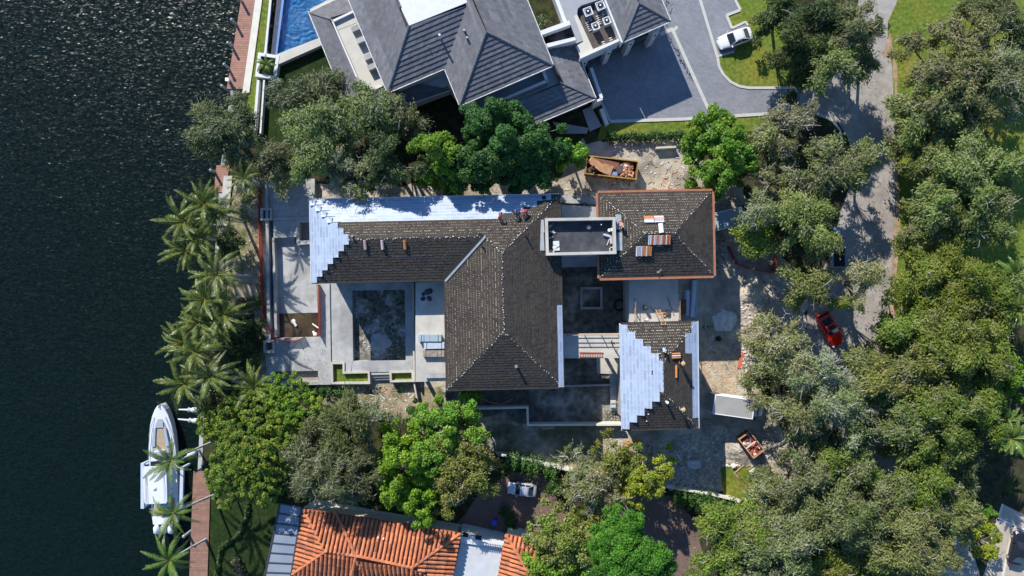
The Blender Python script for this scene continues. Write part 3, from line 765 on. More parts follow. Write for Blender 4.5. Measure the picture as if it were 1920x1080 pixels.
# walls below the roofs with openings
def walls(P, d, z0, z1, m, parent, openings=()):
    Q = inset([Vector((p.x, p.y, 0)) for p in P], d); mb = MB(); mb.prism([q.xy for q in Q], z0, z1); w = mb.build('wall', m, parent)
    n = len(Q)
    for side, t, wd, h0, h1 in openings:
        a, b = Q[side], Q[(side + 1) % n]; dd = (b - a).normalized(); c = a.lerp(b, t)
        ctr = sum((q for q in Q), Vector()) / n; nn = Vector((dd.y, -dd.x, 0)); nn = nn if nn.dot(c - ctr) > 0 else -nn
        mb = MB(); mb.hexa([c - dd * wd / 2 + nn * .015 + Vector((0, 0, h0)), c + dd * wd / 2 + nn * .015 + Vector((0, 0, h0)), c + dd * wd / 2 - nn * .2 + Vector((0, 0, h0)), c - dd * wd / 2 - nn * .2 + Vector((0, 0, h0)),
                            c - dd * wd / 2 + nn * .015 + Vector((0, 0, h1)), c + dd * wd / 2 + nn * .015 + Vector((0, 0, h1)), c + dd * wd / 2 - nn * .2 + Vector((0, 0, h1)), c - dd * wd / 2 - nn * .2 + Vector((0, 0, h1))])
        win = mb.build('window', dark_glass, w)
        mb = MB(); k = nn * .05
        for z in (h0 - .04, h1 + .04): mb.bar(c - dd * (wd / 2 + .08) + k + Vector((0, 0, z)), c + dd * (wd / 2 + .08) + k + Vector((0, 0, z)), .14, .08)
        mb.build('window_frame', m, w)
    return w
ops = [(0, .3, 1.6, .6, 2.8), (0, .7, 1.6, .6, 2.8), (1, .3, 1.8, .6, 2.8), (1, .7, 1.8, 4.4, 6.6), (2, .3, 1.8, .4, 2.8), (2, .7, 1.8, 4.4, 6.6), (3, .5, 1.8, 4.4, 6.6)]
walls([L(x0, y2, 0), L(x1 + 2, y2, 0), L(x1 + 2, y1, 0), L(x0, y1, 0)], .75, 0, 7.85, wall_block, house, ops)
walls([L(x1, y2, 0), L(x2, y2, 0), L(x2, y0, 0), L(x1, y0, 0)], .72, 0, 7.86, wall_block, house, ops)
walls(cE, .7, 0, 7.85, wall_block, house, ops); walls(cS, .7, 0, 7.85, wall_block, house, ops)

# flat parapet roof between the blocks
FZ = 9.9
tw = [W(1022, 409, FZ), W(1154, 407, FZ), W(1156, 476, FZ), W(1024, 479, FZ)]
inn_ = inset(tw, .33)
mb = MB(); mb.prism([p.xy for p in inset(tw, .02)], 0, FZ - 1.0); fl = mb.build('wall', concrete, house)
mb = MB(); q = inset(tw, .30); mb.prism([p.xy for p in q], FZ - 1.1, FZ - .96); mb.build('flat_roof', black_felt, house)
FACES.append(Face([Vector((p.x, p.y, FZ - .96)) if i < 2 else Vector((p.x, p.y, FZ - .9599)) for i, p in enumerate([q[3], q[2], q[1], q[0]])]))
for i in range(4):
    a, b, c, d = tw[i], tw[(i + 1) % 4], inn_[(i + 1) % 4], inn_[i]
    mb = MB(); mb.prism([a.xy, b.xy, c.xy, d.xy], FZ - 1.2, FZ); mb.build('parapet', concrete_lt, house)
for i, (u0, v0, u1, v1) in enumerate(((1155, 402, 1166, 430), (1156, 436, 1168, 470), (1013, 412, 1021, 436), (1012, 436, 1021, 470))):
    p = hit((u0 + u1) / 2, (v0 + v1) / 2)
    if p:
        mb = MB(); p = p[0]; w, d = (u1 - u0) / 15.6, (v1 - v0) / 15.6
        mb.hexa([p + Vector((x * w / 2, y * d / 2, -.1)) for x, y in ((-1, -1), (1, -1), (1, 1), (-1, 1))] + [p + Vector((x * w / 2 * (1 if y < 0 else .6), y * d / 2, .14)) for x, y in ((-1, -1), (1, -1), (1, 1), (-1, 1))]); mb.build('step_flashing', flash, house)

# slabs, terrace and bridge between the blocks
def slab(px, z, th, m, parent, name='slab', z0=None):
    P = [W(u, v, z) for u, v in px]; mb = MB(); mb.prism([p.xy for p in P], z - th if z0 is None else z0, z); return mb.build(name, m, parent)
slab([(1053, 384), (1121, 388), (1121, 409), (1053, 409)], 3.6, .3, concrete, house)
slab([(1053, 478), (1123, 478), (1123, 500), (1053, 501)], 3.8, .3, concrete, house)
slab([(1050, 365), (1120, 372), (1120, 384), (1050, 380)], .3, .3, concrete, house)
slab([(1180, 521), (1272, 519), (1274, 602), (1180, 604)], 5.0, 5.0, concrete_lt, house, 'terrace')
slab([(1056, 626), (1164, 625), (1166, 671), (1057, 672)], 5.0, .35, concrete_lt, house, 'bridge_slab')
for u, v in ((1062, 632), (1062, 668), (1140, 632), (1140, 668)):
    p = W(u, v, 4.6); mb = MB(); mb.box((p.x, p.y, 2.32), (.35, .35, 4.62)); mb.build('bridge_column', concrete, house)
slab([(1118, 668), (1162, 668), (1162, 702), (1120, 700)], .25, .25, concrete_lt, house)
slab([(1143, 695), (1163, 695), (1164, 770), (1145, 770)], .5, .5, concrete, house)
mb = MB(); P = [W(1088, 538, .5), W(1130, 538, .5), W(1130, 580, .5), W(1088, 580, .5)]; Q = inset(P, .32)
for i in range(4): mb.prism([P[i].xy, P[(i + 1) % 4].xy, Q[(i + 1) % 4].xy, Q[i].xy], 0, .5)
single('courtyard_planter_kerb', mb, concrete, 'square concrete kerb on the dark courtyard floor', 'planter')
# guard rails: bare timber uprights and rails
def rail(px, z, heights, label, posts=4):
    P = [W(u, v, z) for u, v in px]; c = sum(P, Vector()) / len(P)
    t = thing('guard_rail', label, 'railing', c)
    for a, b in zip(P, P[1:]):
        for h in heights:
            mb = MB(); mb.bar(a + Vector((0, 0, h)), b + Vector((0, 0, h)), .05, .09); mb.build('rail', timber, t)
        for i in range(posts):
            p = a.lerp(b, (i + .05) / (posts - .9)); mb = MB(); mb.bar(p, p + Vector((0, 0, heights[-1] + .08)), .09, .09); mb.build('post', timber, t)
rail([(1062, 627.5), (1160, 627)], 5.0, (.35, .8, 1.2), 'bare timber guard rail along the upper edge of the sunlit bridge slab', 4)
rail([(1270, 522), (1272, 600)], 5.0, (.5, 1.05), 'timber guard rail on the terrace edge facing the stacked panels', 4)
rail([(1189, 560), (1189, 602)], 5.0, (.5, 1.05), 'short timber guard rail on the terrace edge facing the courtyard', 3)

# ---------------------------------------------------------------- pool terrace of the unfinished house
DZ = 1.0
terr = thing('pool_terrace', 'raised bare concrete terrace with empty pool and planters beside the canal', 'terrace', W(640, 640))
def tslab(px, z=DZ, z0=0.0, m=concrete, name='deck_slab'): return slab(px, z, 0, m, terr, name, z0)
tslab([(500, 338), (590, 335), (590, 372), (582, 374), (582, 412), (508, 412), (508, 392), (498, 392)])
tslab([(497, 344), (502, 344), (507, 640), (501, 640)], 1.3, name='basin_wall')
tslab([(510, 446), (514, 446), (520, 632), (515, 632)], 1.15, name='basin_wall')
tslab([(502, 412), (511, 412), (516, 636), (507, 636)], .12, m=concrete_dk, name='channel_floor')
tslab([(514, 458), (590, 455), (598, 634), (519, 636)], .10, m=concrete, name='pool_floor')
tslab([(521, 588), (597, 586), (598, 632), (522, 633)], .16, m=mat('muddy_water', (.045, .03, .012), .12, .35, .5, (.09, .065, .03), .3, .8, spec=.5), name='muddy_puddle')
tslab([(512, 412), (557, 411), (557, 444), (513, 446)], 1.0, name='spa_floor')
for i in range(4): tslab([(512, 445 + i * 3.4), (552, 444 + i * 3.4), (552, 447.6 + i * 3.4), (512, 448.6 + i * 3.4)], .85 - i * .2, name='step')
tslab([(555, 411), (560, 411), (561, 460), (556, 460)], 1.25, name='basin_wall')
tslab([(560, 412), (586, 411), (586, 416), (560, 417)], 1.22, name='basin_wall'); tslab([(512, 408.5), (586, 407.5), (586, 411), (512, 412)], 1.28, name='basin_wall')
tslab([(560, 451), (586, 450), (586, 457), (560, 459)], 1.2, name='basin_wall')
tslab([(560, 417), (586, 416), (586, 451), (560, 452)], .06, m=concrete_dk, name='pit_floor')
for (a, b, c_, d_) in (((488, 390), (510, 390), (510, 394), (488, 394)), ((488, 409), (510, 409), (510, 413), (488, 413)), ((488, 394), (493, 394), (493, 409), (488, 409)), ((506, 394), (510, 394), (510, 409), (506, 409)),
                       ((493, 638), (515, 638), (515, 642), (493, 642)), ((494, 657), (515, 657), (515, 662), (494, 662)), ((493.5, 642), (497, 642), (497, 657), (494, 657)), ((511, 642), (515, 642), (515, 657), (511, 657))):
    tslab([a, b, c_, d_], 1.4, name='box_wall')
tslab([(493, 394), (506, 394), (506, 409), (493, 409)], .3, m=concrete_dk, name='box_floor'); tslab([(497, 642), (511, 642), (511, 657), (497, 657)], .3, m=concrete_dk, name='box_floor')
tslab([(515, 634), (600, 632), (600, 641), (515, 643)], 1.02, name='pool_coping')
tslab([(597, 532), (604, 532), (604, 632), (599, 632)], 1.02, name='pool_coping')
tslab([(515, 643), (600, 641), (604, 532), (618, 531), (621, 718), (597, 718), (596, 695), (515, 697), (500, 697), (497, 662), (515, 662)], 1.0)
tslab([(500, 697), (515, 697), (516, 716), (596, 715), (597, 718), (620, 718), (620, 721), (500, 723)], 1.0, name='deck_slab')
tslab([(516, 697), (596, 695), (596, 715), (516, 716)], .3, m=sandmat, name='planting_bed')
tslab([(618, 531), (636, 531), (638, 678), (621, 678)], .82, m=concrete, name='sunken_walk')
tslab([(636, 531), (660, 531), (662, 680), (660, 681), (657, 702), (646, 702), (646, 680), (638, 680)], 1.0)
tslab([(660, 531), (773, 529), (773, 543), (660, 545)], 1.0)
tslab([(759, 543), (773, 543), (774, 695), (761, 695)], 1.0)
tslab([(662, 677), (761, 676), (761, 695), (732, 697), (695, 698), (690, 698), (659, 699), (660, 681)], 1.0)
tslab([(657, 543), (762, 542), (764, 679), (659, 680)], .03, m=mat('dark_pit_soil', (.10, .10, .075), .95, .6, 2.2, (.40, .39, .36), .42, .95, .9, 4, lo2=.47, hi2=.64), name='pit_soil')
pit_rug = W(725, 640)
def ring(px, w, z, name, m=concrete_lt):
    P = [W(u, v, z) for u, v in px]; Q = inset(P, w)
    for i in range(len(P)):
        mb = MB(); mb.prism([P[i].xy, P[(i + 1) % len(P)].xy, Q[(i + 1) % len(P)].xy, Q[i].xy], 0, z); mb.build(name, m, terr)
    return Q
ring([(620, 679), (646, 679), (646, 697), (693, 696), (694, 720), (621, 720.5)], .26, 1.18, 'planter_wall')
tslab([(623, 682), (643, 682), (643, 700), (691, 699), (691, 718), (623, 718)], .62, m=grass, name='planter_grass')
ring([(730, 696), (775, 695), (776, 716), (731, 717)], .26, 1.18, 'planter_wall')
tslab([(733, 698), (772, 697), (773, 714), (733, 715)], .62, m=grass, name='planter_grass')
for i in range(3): tslab([(694, 697 + i * 5), (731, 696 + i * 5), (731, 702 + i * 5), (694, 703 + i * 5)], .9 - i * .25, m=concrete_lt, name='step')
tslab([(772, 530), (776, 530), (778, 716), (775, 716)], 1.5, name='basin_wall', m=concrete_lt)
slab([(779, 530), (840, 527), (843, 714), (779, 716)], 5.0, .4, concrete_lt, house, 'balcony_slab')
slab([(793, 700), (840, 699), (841, 708), (796, 709)], 5.6, .1, concrete, house, 'balcony_bench')
for u, v in ((783, 540), (783, 620), (783, 705)):
    p = W(u, v, 4.5); mb = MB(); mb.box((p.x, p.y, 2.3), (.4, .4, 4.6)); mb.build('balcony_column', concrete, house)
# safety netting
netmat = mat('red_safety_net', (.42, .07, .05), .7, .2, 6)
def net(px, h, label, name='safety_fence', z=0.0, m=netmat):
    P = [W(u, v, z) for u, v in px]; c = sum(P, Vector()) / len(P); t = thing(name, label, 'fence', c)
    mb = MB()
    for a, b in zip(P, P[1:]):
        L_ = (b - a).length
        for k in range(10): mb.bar(a + Vector((0, 0, h * (k + .5) / 10)), b + Vector((0, 0, h * (k + .5) / 10)), .02, h / 10 * .62)
        for k in range(int(L_ / .25)): p = a.lerp(b, k * .25 / L_); mb.bar(p, p + Vector((0, 0, h)), .03, .02)
    o = mb.build('net', m, t); tag(o, kind='stuff')
    for p in P: mb = MB(); mb.bar(p, p + Vector((0, 0, h + .1)), .07, .07); mb.build('post', timber, t)
net([(489, 340), (491, 440), (494, 540), (499, 600)], 1.2, 'red mesh safety fence along the canal side of the concrete terrace')
net([(499, 600), (520, 637), (560, 637), (572, 632)], 1.0, 'red mesh safety fence sagging across the muddy end of the pool', z=.9)
net([(600, 534), (601, 580), (601, 630)], 1.0, 'red mesh safety fence between pool and pale deck', z=1.0)
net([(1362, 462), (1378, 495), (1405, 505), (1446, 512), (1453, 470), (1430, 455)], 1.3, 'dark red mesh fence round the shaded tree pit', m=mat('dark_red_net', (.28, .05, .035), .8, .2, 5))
mb = MB()
for (a, b) in (((1372, 498), (1386, 470)), ((1414, 505), (1424, 478))): mb.bar(W(a[0], a[1], 1.3), W(b[0], b[1], 1.3), .08, .06)
single('brace_timber', mb, old_timber, 'two thin timber braces across the dark red tree pit fence', 'timber')
# ---------------------------------------------------------------- grey house to the north
slate = mat('grey_flat_tile', (.135, .137, .150), .7, .10, 2.5, (.115, .115, .125), .5, .5, tint=True, spec=.25)
slate_cap = mat('grey_ridge_tile', (.10, .115, .13), .7, .1, 3, tint=True)
deckstone = mat('pale_terrace_tile', (.50, .48, .42), .85, .06, 1.0, (.43, .41, .37), .4, .5)
bluefloor = mat('grey_terrace_floor', (.30, .31, .33), .85, .06, 1.0)
wellfloor = mat('brown_roof_well', (.085, .070, .064), .85, .2, 1.5)
gh = thing('grey_house', 'modern white house with grey flat tiled hip roofs and roof terraces beside the blue pool', 'house', W(900, 60))
def rf(pts): return Face([W(u, v, z) for u, v, z in pts])
def roofpart(faces, caps, parent, pitch=.56, thick=.085, m=slate, edge=white_paint, capr=.17):
    mb = MB(); shell(mb, faces, .3)
    for q in mb.v: q.z -= .10
    r = mb.build('roof', m, parent)
    for f in faces: courses(f, r, m, pitch, thick)
    for a, b in caps: ridge_cap(W(*a), W(*b), capr, slate_cap, r)
    mb = MB()
    for f in faces:
        a, b = f.P[0], f.P[1]; out = -f.up.copy(); out.z = 0; out.normalize(); mb.bar(a + out * .06, b + out * .06, .10, .16)
    mb.build('gutter', edge, r)
    return r
B1, B2, B3, B4, B5 = (727, 174, 7.5), (835, 128, 7.5), (877, 4, 9.7), (767, 48, 9.7), (751, 14, 9.7)
fBw = rf([(587, -160, 7.5), B1, B4, B5, (690, -140, 9.7)]); fBs = rf([B1, B2, B3, B4])
roofpart([fBw, fBs], [(B1, B4), (B5, (690, -140, 9.7))], gh)
mb = MB(); mb.prism([W(u, v, 9.75).xy for u, v in ((751, 14), (767, 48), (877, 4), (836, -100), (704, -100))], 9.4, 9.75); mb.build('flat_roof', white_paint, gh)
C1, C2, C3, C4 = (862, 198, 7.5), (1037, 123, 7.5), (912, 60, 10.0), (821, -160, 10.0)
fCw = rf([(834, 129, 7.5), C1, C3, C4, (812, -160, 9.8), (877, 4, 9.7)]); fCs = rf([C1, C2, C3]); fCe = rf([C2, (924, -160, 7.5), C4, C3])
roofpart([fCw, fCs, fCe], [(C1, C3), (C2, C3)], gh)
fAw = rf([(580, 24, 4), (664, 231, 4), (684, 174, 4.9), (624, 38, 4.9)]); fAs = rf([(664, 231, 4), (846, 168, 4), (740, 150, 4.9), (684, 174, 4.9)]); fAn = rf([(672, -20, 4), (580, 24, 4), (624, 38, 4.9), (668, 18, 4.9)])
roofpart([fAw, fAs, fAn], [((580, 24, 4), (624, 38, 4.9)), ((664, 231, 4), (684, 174, 4.9))], gh, capr=.14)
fDe = rf([(1117, 185, 4.5), (1073, 75, 4.5), (1026, 96, 5.6), (1050, 155, 5.6)]); fDs = rf([(1006, 232, 4.5), (1117, 185, 4.5), (1050, 155, 5.6), (940, 200, 5.6)])
roofpart([fDe, fDs], [((1117, 185, 4.5), (1050, 155, 5.6))], gh, capr=.14)
E1, E2, E3, E4 = (1168, 79, 5.7), (1257, 40, 5.7), (1198, 6, 7.0), (1145, -120, 7.0)
fEw = rf([(1087, -120, 5.7), E1, E3, E4]); fEs = rf([E1, E2, E3]); fEe = rf([E2, (1190, -120, 5.7), E4, E3])
roofpart([fEw, fEs, fEe], [(E1, E3), (E2, E3)], gh, capr=.14)
# terrace let into the low roof
def gslab(px, z, z0, m, name): return slab(px, z, 0, m, gh, name, z0)
gslab([(624, 40), (664, 21), (722, 158), (684, 176)], 4.75, 4.0, deckstone, 'terrace_floor')
gslab([(622, 38), (662, 19), (663, 23), (624.5, 41.5)], 5.1, 4.0, white_paint, 'terrace_parapet'); gslab([(621, 38), (624, 38), (684, 175), (681, 176)], 5.1, 4.0, white_paint, 'terrace_parapet')
gslab([(682, 173), (722, 156), (723, 159), (684, 177)], 5.0, 4.0, white_paint, 'terrace_parapet'); gslab([(632, 56), (670, 41), (670.4, 41.8), (632.4, 56.8)], 4.78, 4.7, kerbmat, 'floor_joint')
oto = None
for u, v, lab in ((666, 53, 'square grey planter block on the roof terrace, furthest from the trees'), (676, 75, 'square grey planter block on the roof terrace, second down from the pool end'),
                  (690, 106, 'square grey planter block on the roof terrace, second from the dark casuarinas'), (697, 125, 'square grey planter block on the roof terrace, closest to the dark casuarinas')):
    p = W(u, v, 5.5); mb = MB(); mb.box((0, 0, .38), (1.05, .72, .76)); mb.box((0, 0, .77), (.97, .64, .03))
    o = mb.build('terrace_block', concrete, None); o.location = (p.x, p.y, 4.752); o.rotation_euler = (0, 0, math.radians(23)); tag(o, lab, 'planter', 'blocks on the roof terrace')
# balcony below the central hip, walls, parapets
wallpx = [(742, 160), (834, 122), (864, 186), (1024, 120), (975, 0), (912, -160), (600, -160), (664, 0)]
mb = MB(); mb.prism([W(u, v, 7.3).xy for u, v in wallpx], 0, 7.35); gw = mb.build('wall', white_paint, gh)
mb = MB(); mb.prism([W(u, v, 4).xy for u, v in [(590, 28), (676, 222), (840, 160), (880, 210), (1000, 222), (1108, 180), (1068, 80), (1028, 96), (985, 0), (660, 0)]], 0, 3.9); mb.build('wall', white_paint, gh)
mb = MB(); mb.prism([W(u, v, 5.6).xy for u, v in [(1138, 0), (1170, 72), (1248, 36), (1180, -120), (1096, -120)]], 0, 5.0); mb.build('wall', white_paint, gh)
mb = MB(); mb.prism([W(u, v, 4.1).xy for u, v in [(1042, -60), (1098, -60), (1166, 74), (1090, 106), (1078, 84), (1064, 44)]], 0, 4.1); mb.build('wall', white_paint, gh)
for px in ([(876, 196), (881, 193), (893, 206), (888, 212)], [(888, 212), (892, 206), (1024, 149), (1028, 153)], [(1016, 133), (1021, 131), (1028, 152), (1023, 152)]): gslab(px, 5.4, 3.9, white_paint, 'balcony_parapet')
gslab([(880, 195), (892, 206), (1023, 150), (1016, 133), (950, 150)], 4.3, 3.9, bluefloor, 'balcony_floor')
for u, v in ((934, 203), (972, 186)):
    p = W(u, v, 1.6); mb = MB(); mb.box((p.x, p.y, 1.7), (1.7, .3, 1.8), rz=math.radians(23)); mb.build('window', dark_glass, gh)
gslab([(1012, 58), (1067, 38), (1070, 46), (1015, 66)], 6.4, 4, white_paint, 'parapet'); gslab([(1024, 82), (1078, 69), (1080, 75), (1027, 89)], 6.2, 4, white_paint, 'parapet')
gslab([(1018, 67), (1070, 47), (1078, 69), (1024, 83)], 5.4, 4, slate, 'low_roof')
gslab([(995, -120), (1090, -120), (1133, -4), (1090, 10), (1083, 16), (1082, 28), (1076, 31), (1094, 76), (1078, 82), (1064, 40)], 5.2, 4.2, bluefloor, 'terrace_floor')
gslab([(996, -120), (1002, -120), (1064, 42), (1058, 46)], 6.0, 4.2, white_paint, 'parapet')
gslab([(1076, 30), (1082, 27), (1112, 92), (1156, 74), (1160, 74), (1088, 107), (1080, 86), (1094, 78)], 5.3, 4.2, deckstone, 'terrace_floor')
gslab([(1087, 106), (1160, 72.5), (1162, 76.5), (1088, 110)], 6.1, 3.6, white_paint, 'parapet')
gslab([(1133, 0), (1136, -1), (1168, 79), (1165, 80)], 6.0, 4.2, white_paint, 'parapet')
gslab([(1083, 15), (1133, -4), (1162, 73), (1112, 93), (1082, 27)], 4.6, 4.2, wellfloor, 'roof_well')
grate = mat('pale_grating', (.62, .62, .6), .6, .05, 3)
mb = MB(); ax = Vector((math.cos(math.radians(22)), math.sin(math.radians(22)), 0)); ay = Vector((ax.y, -ax.x, 0))
o_ = W(1091, 26, 4.7)
for (i0, j0, ni, nj) in ((.3, .4, 4, 2), (.0, 1.3, 5, 1), (1.9, 1.0, 5, 3), (3.0, -.1, 4, 1), (1.2, 4.3, 6, 1), (2.5, 4.2, 6, 1), (3.6, 3.6, 6, 1), (3.0, .6, 3, 1)):
    for i in range(ni):
        for j in range(nj):
            c = o_ + ax * (i0 * .8 + j * .30) + ay * (j0 + i * .26); mb.bar(c, c + ax * .38, .10, .06)
o = mb.build('drain_grating', grate, gh); tag(o, kind='stuff')
def acunit(u, v, big, label):
    p = W(u, v, 5.2); t = thing('air_conditioner', label, 'air conditioner', (p.x, p.y, 4.6), math.radians(22), 'units in the roof well')
    s = 1.0 if big else .85
    mb = MB(); mb.box((0, 0, .5), (s, s, 1.0)); mb.build('casing', mat('ac_grey', (.33, .34, .35), .5, .05, 3) if not big else dark_ac, t, world=False)
    mb = MB()
    for a in ((-1, 0), (1, 0)): mb.bar((a[0] * s / 2, -s / 2, 1.02), (a[0] * s / 2, s / 2, 1.02), .07, .05)
    for a in ((0, -1), (0, 1)): mb.bar((-s / 2, a[1] * s / 2, 1.022), (s / 2, a[1] * s / 2, 1.022), .07, .05)
    if big:
        for k in range(5): mb.bar((-s / 2 + .1 + k * .2, -s * .4, 1.03), (-s / 2 + .2 + k * .2, s * .4, 1.03), .05, .04)
    mb.build('top_frame', white_metal, t, world=False)
    mb = MB(); mb.tube([(0, 0, 1.0), (0, 0, 1.05)], [s * .36, s * .36], 14); mb.build('fan_ring', black_rub, t, world=False)
    mb = MB(); mb.tube([(0, .05, 1.05), (0, .05, 1.1)], [.12, .12], 8); mb.build('fan_hub', white_metal, t, world=False)
dark_ac = mat('ac_blue_grey', (.12, .16, .24), .5, .1, 3)
acunit(1102, 24, True, 'slatted dark air conditioner in the roof well beside the white parapet'); acunit(1125, 13, True, 'slatted dark air conditioner in the roof well by the small hip roof')
acunit(1116, 51, False, 'white framed square fan unit in the roof well, further from the small hip roof'); acunit(1137, 41, False, 'white framed square fan unit in the roof well beside the small hip roof')
# garage front under the small hip: pillars and dark doors
for u, v in ((1095, 108), (1140, 90), (1182, 73), (1228, 56)):
    p = W(u, v, 5); mb = MB(); mb.box((p.x, p.y, 2.55), (.75, .9, 5.1), rz=math.radians(23)); col = mb.build('garage_pillar', white_paint, gh)
    mb = MB(); mb.box((p.x + .17, p.y - .45, 4.3), (.2, .14, .3), rz=math.radians(23)); mb.build('wall_lamp', black_rub, col)
for u, v, w in ((1117, 98, 2.3), (1161, 81, 2.1), (1205, 64, 2.4)):
    p = W(u, v, 4); mb = MB(); mb.box((p.x, p.y, 1.7), (w, .25, 3.2), rz=math.radians(23))
    dr = mb.build('garage_door', dark_glass, gh)
    mb = MB()
    for k in range(4): mb.box((p.x, p.y - .14, .6 + k * .75), (w, .06, .05), rz=math.radians(23))
    mb.build('door_rail', steel, dr)
gslab([(1106, 128), (1111, 126), (1131, 183), (1126, 186)], 3.2, 0, white_paint, 'entrance_wall'); gslab([(1112, 190), (1126, 184), (1131, 186), (1114, 194)], 3.2, 0, white_paint, 'entrance_wall')
gslab([(1092, 206), (1108, 199), (1128, 236), (1106, 246)], .35, 0, bluefloor, 'entrance_step'); gslab([(1124, 205), (1131, 203), (1142, 232), (1136, 236)], .9, 0, white_paint, 'entrance_planter')
gslab([(1036, 228), (1104, 240), (1100, 250), (1050, 250)], .3, 0, bluefloor, 'entrance_step')
for u, v, h in ((826, 72, 1.2), (871, 59, .5), (876, 73, .5), (803, 88, .25), (937, 114, .2)): vent_pipe(u, v, .12 if h > .3 else .05, h, white_metal if h > 1 else steel, gh)
# pool and its deck
poolblue = mat('blue_pool_tile', (.10, .42, .78), .5, .12, 2.0, (.07, .32, .68), .4, .5)
pw = bpy.data.materials.new('pool_water'); pw.use_nodes = True
n = pw.node_tree.nodes; l = pw.node_tree.links; out = n['Material Output']
fr = n.new('ShaderNodeFresnel'); fr.inputs['IOR'].default_value = 1.33; tr = n.new('ShaderNodeBsdfTransparent'); tr.inputs['Color'].default_value = (.78, .95, 1, 1)
gl = n.new('ShaderNodeBsdfGlossy'); gl.inputs['Roughness'].default_value = .05; mx = n.new('ShaderNodeMixShader')
no = n.new('ShaderNodeTexNoise'); no.inputs['Scale'].default_value = 2.2; no.inputs['Detail'].default_value = 3; geo = n.new('ShaderNodeNewGeometry'); l.new(geo.outputs['Position'], no.inputs['Vector'])
bp = n.new('ShaderNodeBump'); bp.inputs['Strength'].default_value = .8; bp.inputs['Distance'].default_value = .35; l.new(no.outputs['Fac'], bp.inputs['Height'])
l.new(bp.outputs['Normal'], gl.inputs['Normal']); l.new(bp.outputs['Normal'], fr.inputs['Normal'])
l.new(fr.outputs['Fac'], mx.inputs['Fac']); l.new(tr.outputs['BSDF'], mx.inputs[1]); l.new(gl.outputs['BSDF'], mx.inputs[2]); l.new(mx.outputs['Shader'], out.inputs['Surface'])
pool = thing('swimming_pool', 'bright blue swimming pool with pale coping beside the grey roofed house', 'pool', W(550, 40))
def pslab(px, z, z0, m, name): return slab(px, z, 0, m, pool, name, z0)
POOL = [(537, -40), (519, 102), (598, 72), (578, 22), (640, -10), (640, -40)]
pslab(POOL, .10, .02, poolblue, 'basin_floor')
P = [W(u, v, .75) for u, v in POOL]; mb = MB(); mb.face([(p.x, p.y, .75) for p in P]); mb.build('water_surface', pw, pool)
pslab([(523, -40), (537, -40), (519, 102), (508, 102)], .35, .02, mat('overflow_tile', (.05, .06, .09), .4, .3, 4), 'overflow_channel'); pslab([(533, -40), (537.5, -40), (519.5, 102), (516, 102)], .8, .02, mat('blue_weir', (.12, .25, .5), .4, .1, 3), 'weir_wall')
pslab([(518, 102), (598, 71), (604, 84), (523, 120)], .85, .02, deckstone, 'coping'); pslab([(598, 73), (576, 20), (581, 18), (604, 73)], .85, .02, deckstone, 'coping'); pslab([(576, 20), (640, -14), (642, -8), (581, 22)], .85, .02, deckstone, 'coping')
t = thing('square_planter', 'square white walled planter with a small palm between pool and dock', 'planter', W(501, 123))
Pq = [W(u, v, .9) for u, v in ((484, 98), (524, 104), (517, 149), (478, 143))]; Q = inset(Pq, .42)
for i in range(4): mb = MB(); mb.prism([Pq[i].xy, Pq[(i + 1) % 4].xy, Q[(i + 1) % 4].xy, Q[i].xy], 0, .9); mb.build('planter_wall', white_paint, t)
mb = MB(); mb.prism([q.xy for q in Q], 0, .55); mb.build('planter_grass', grass_dk, t)

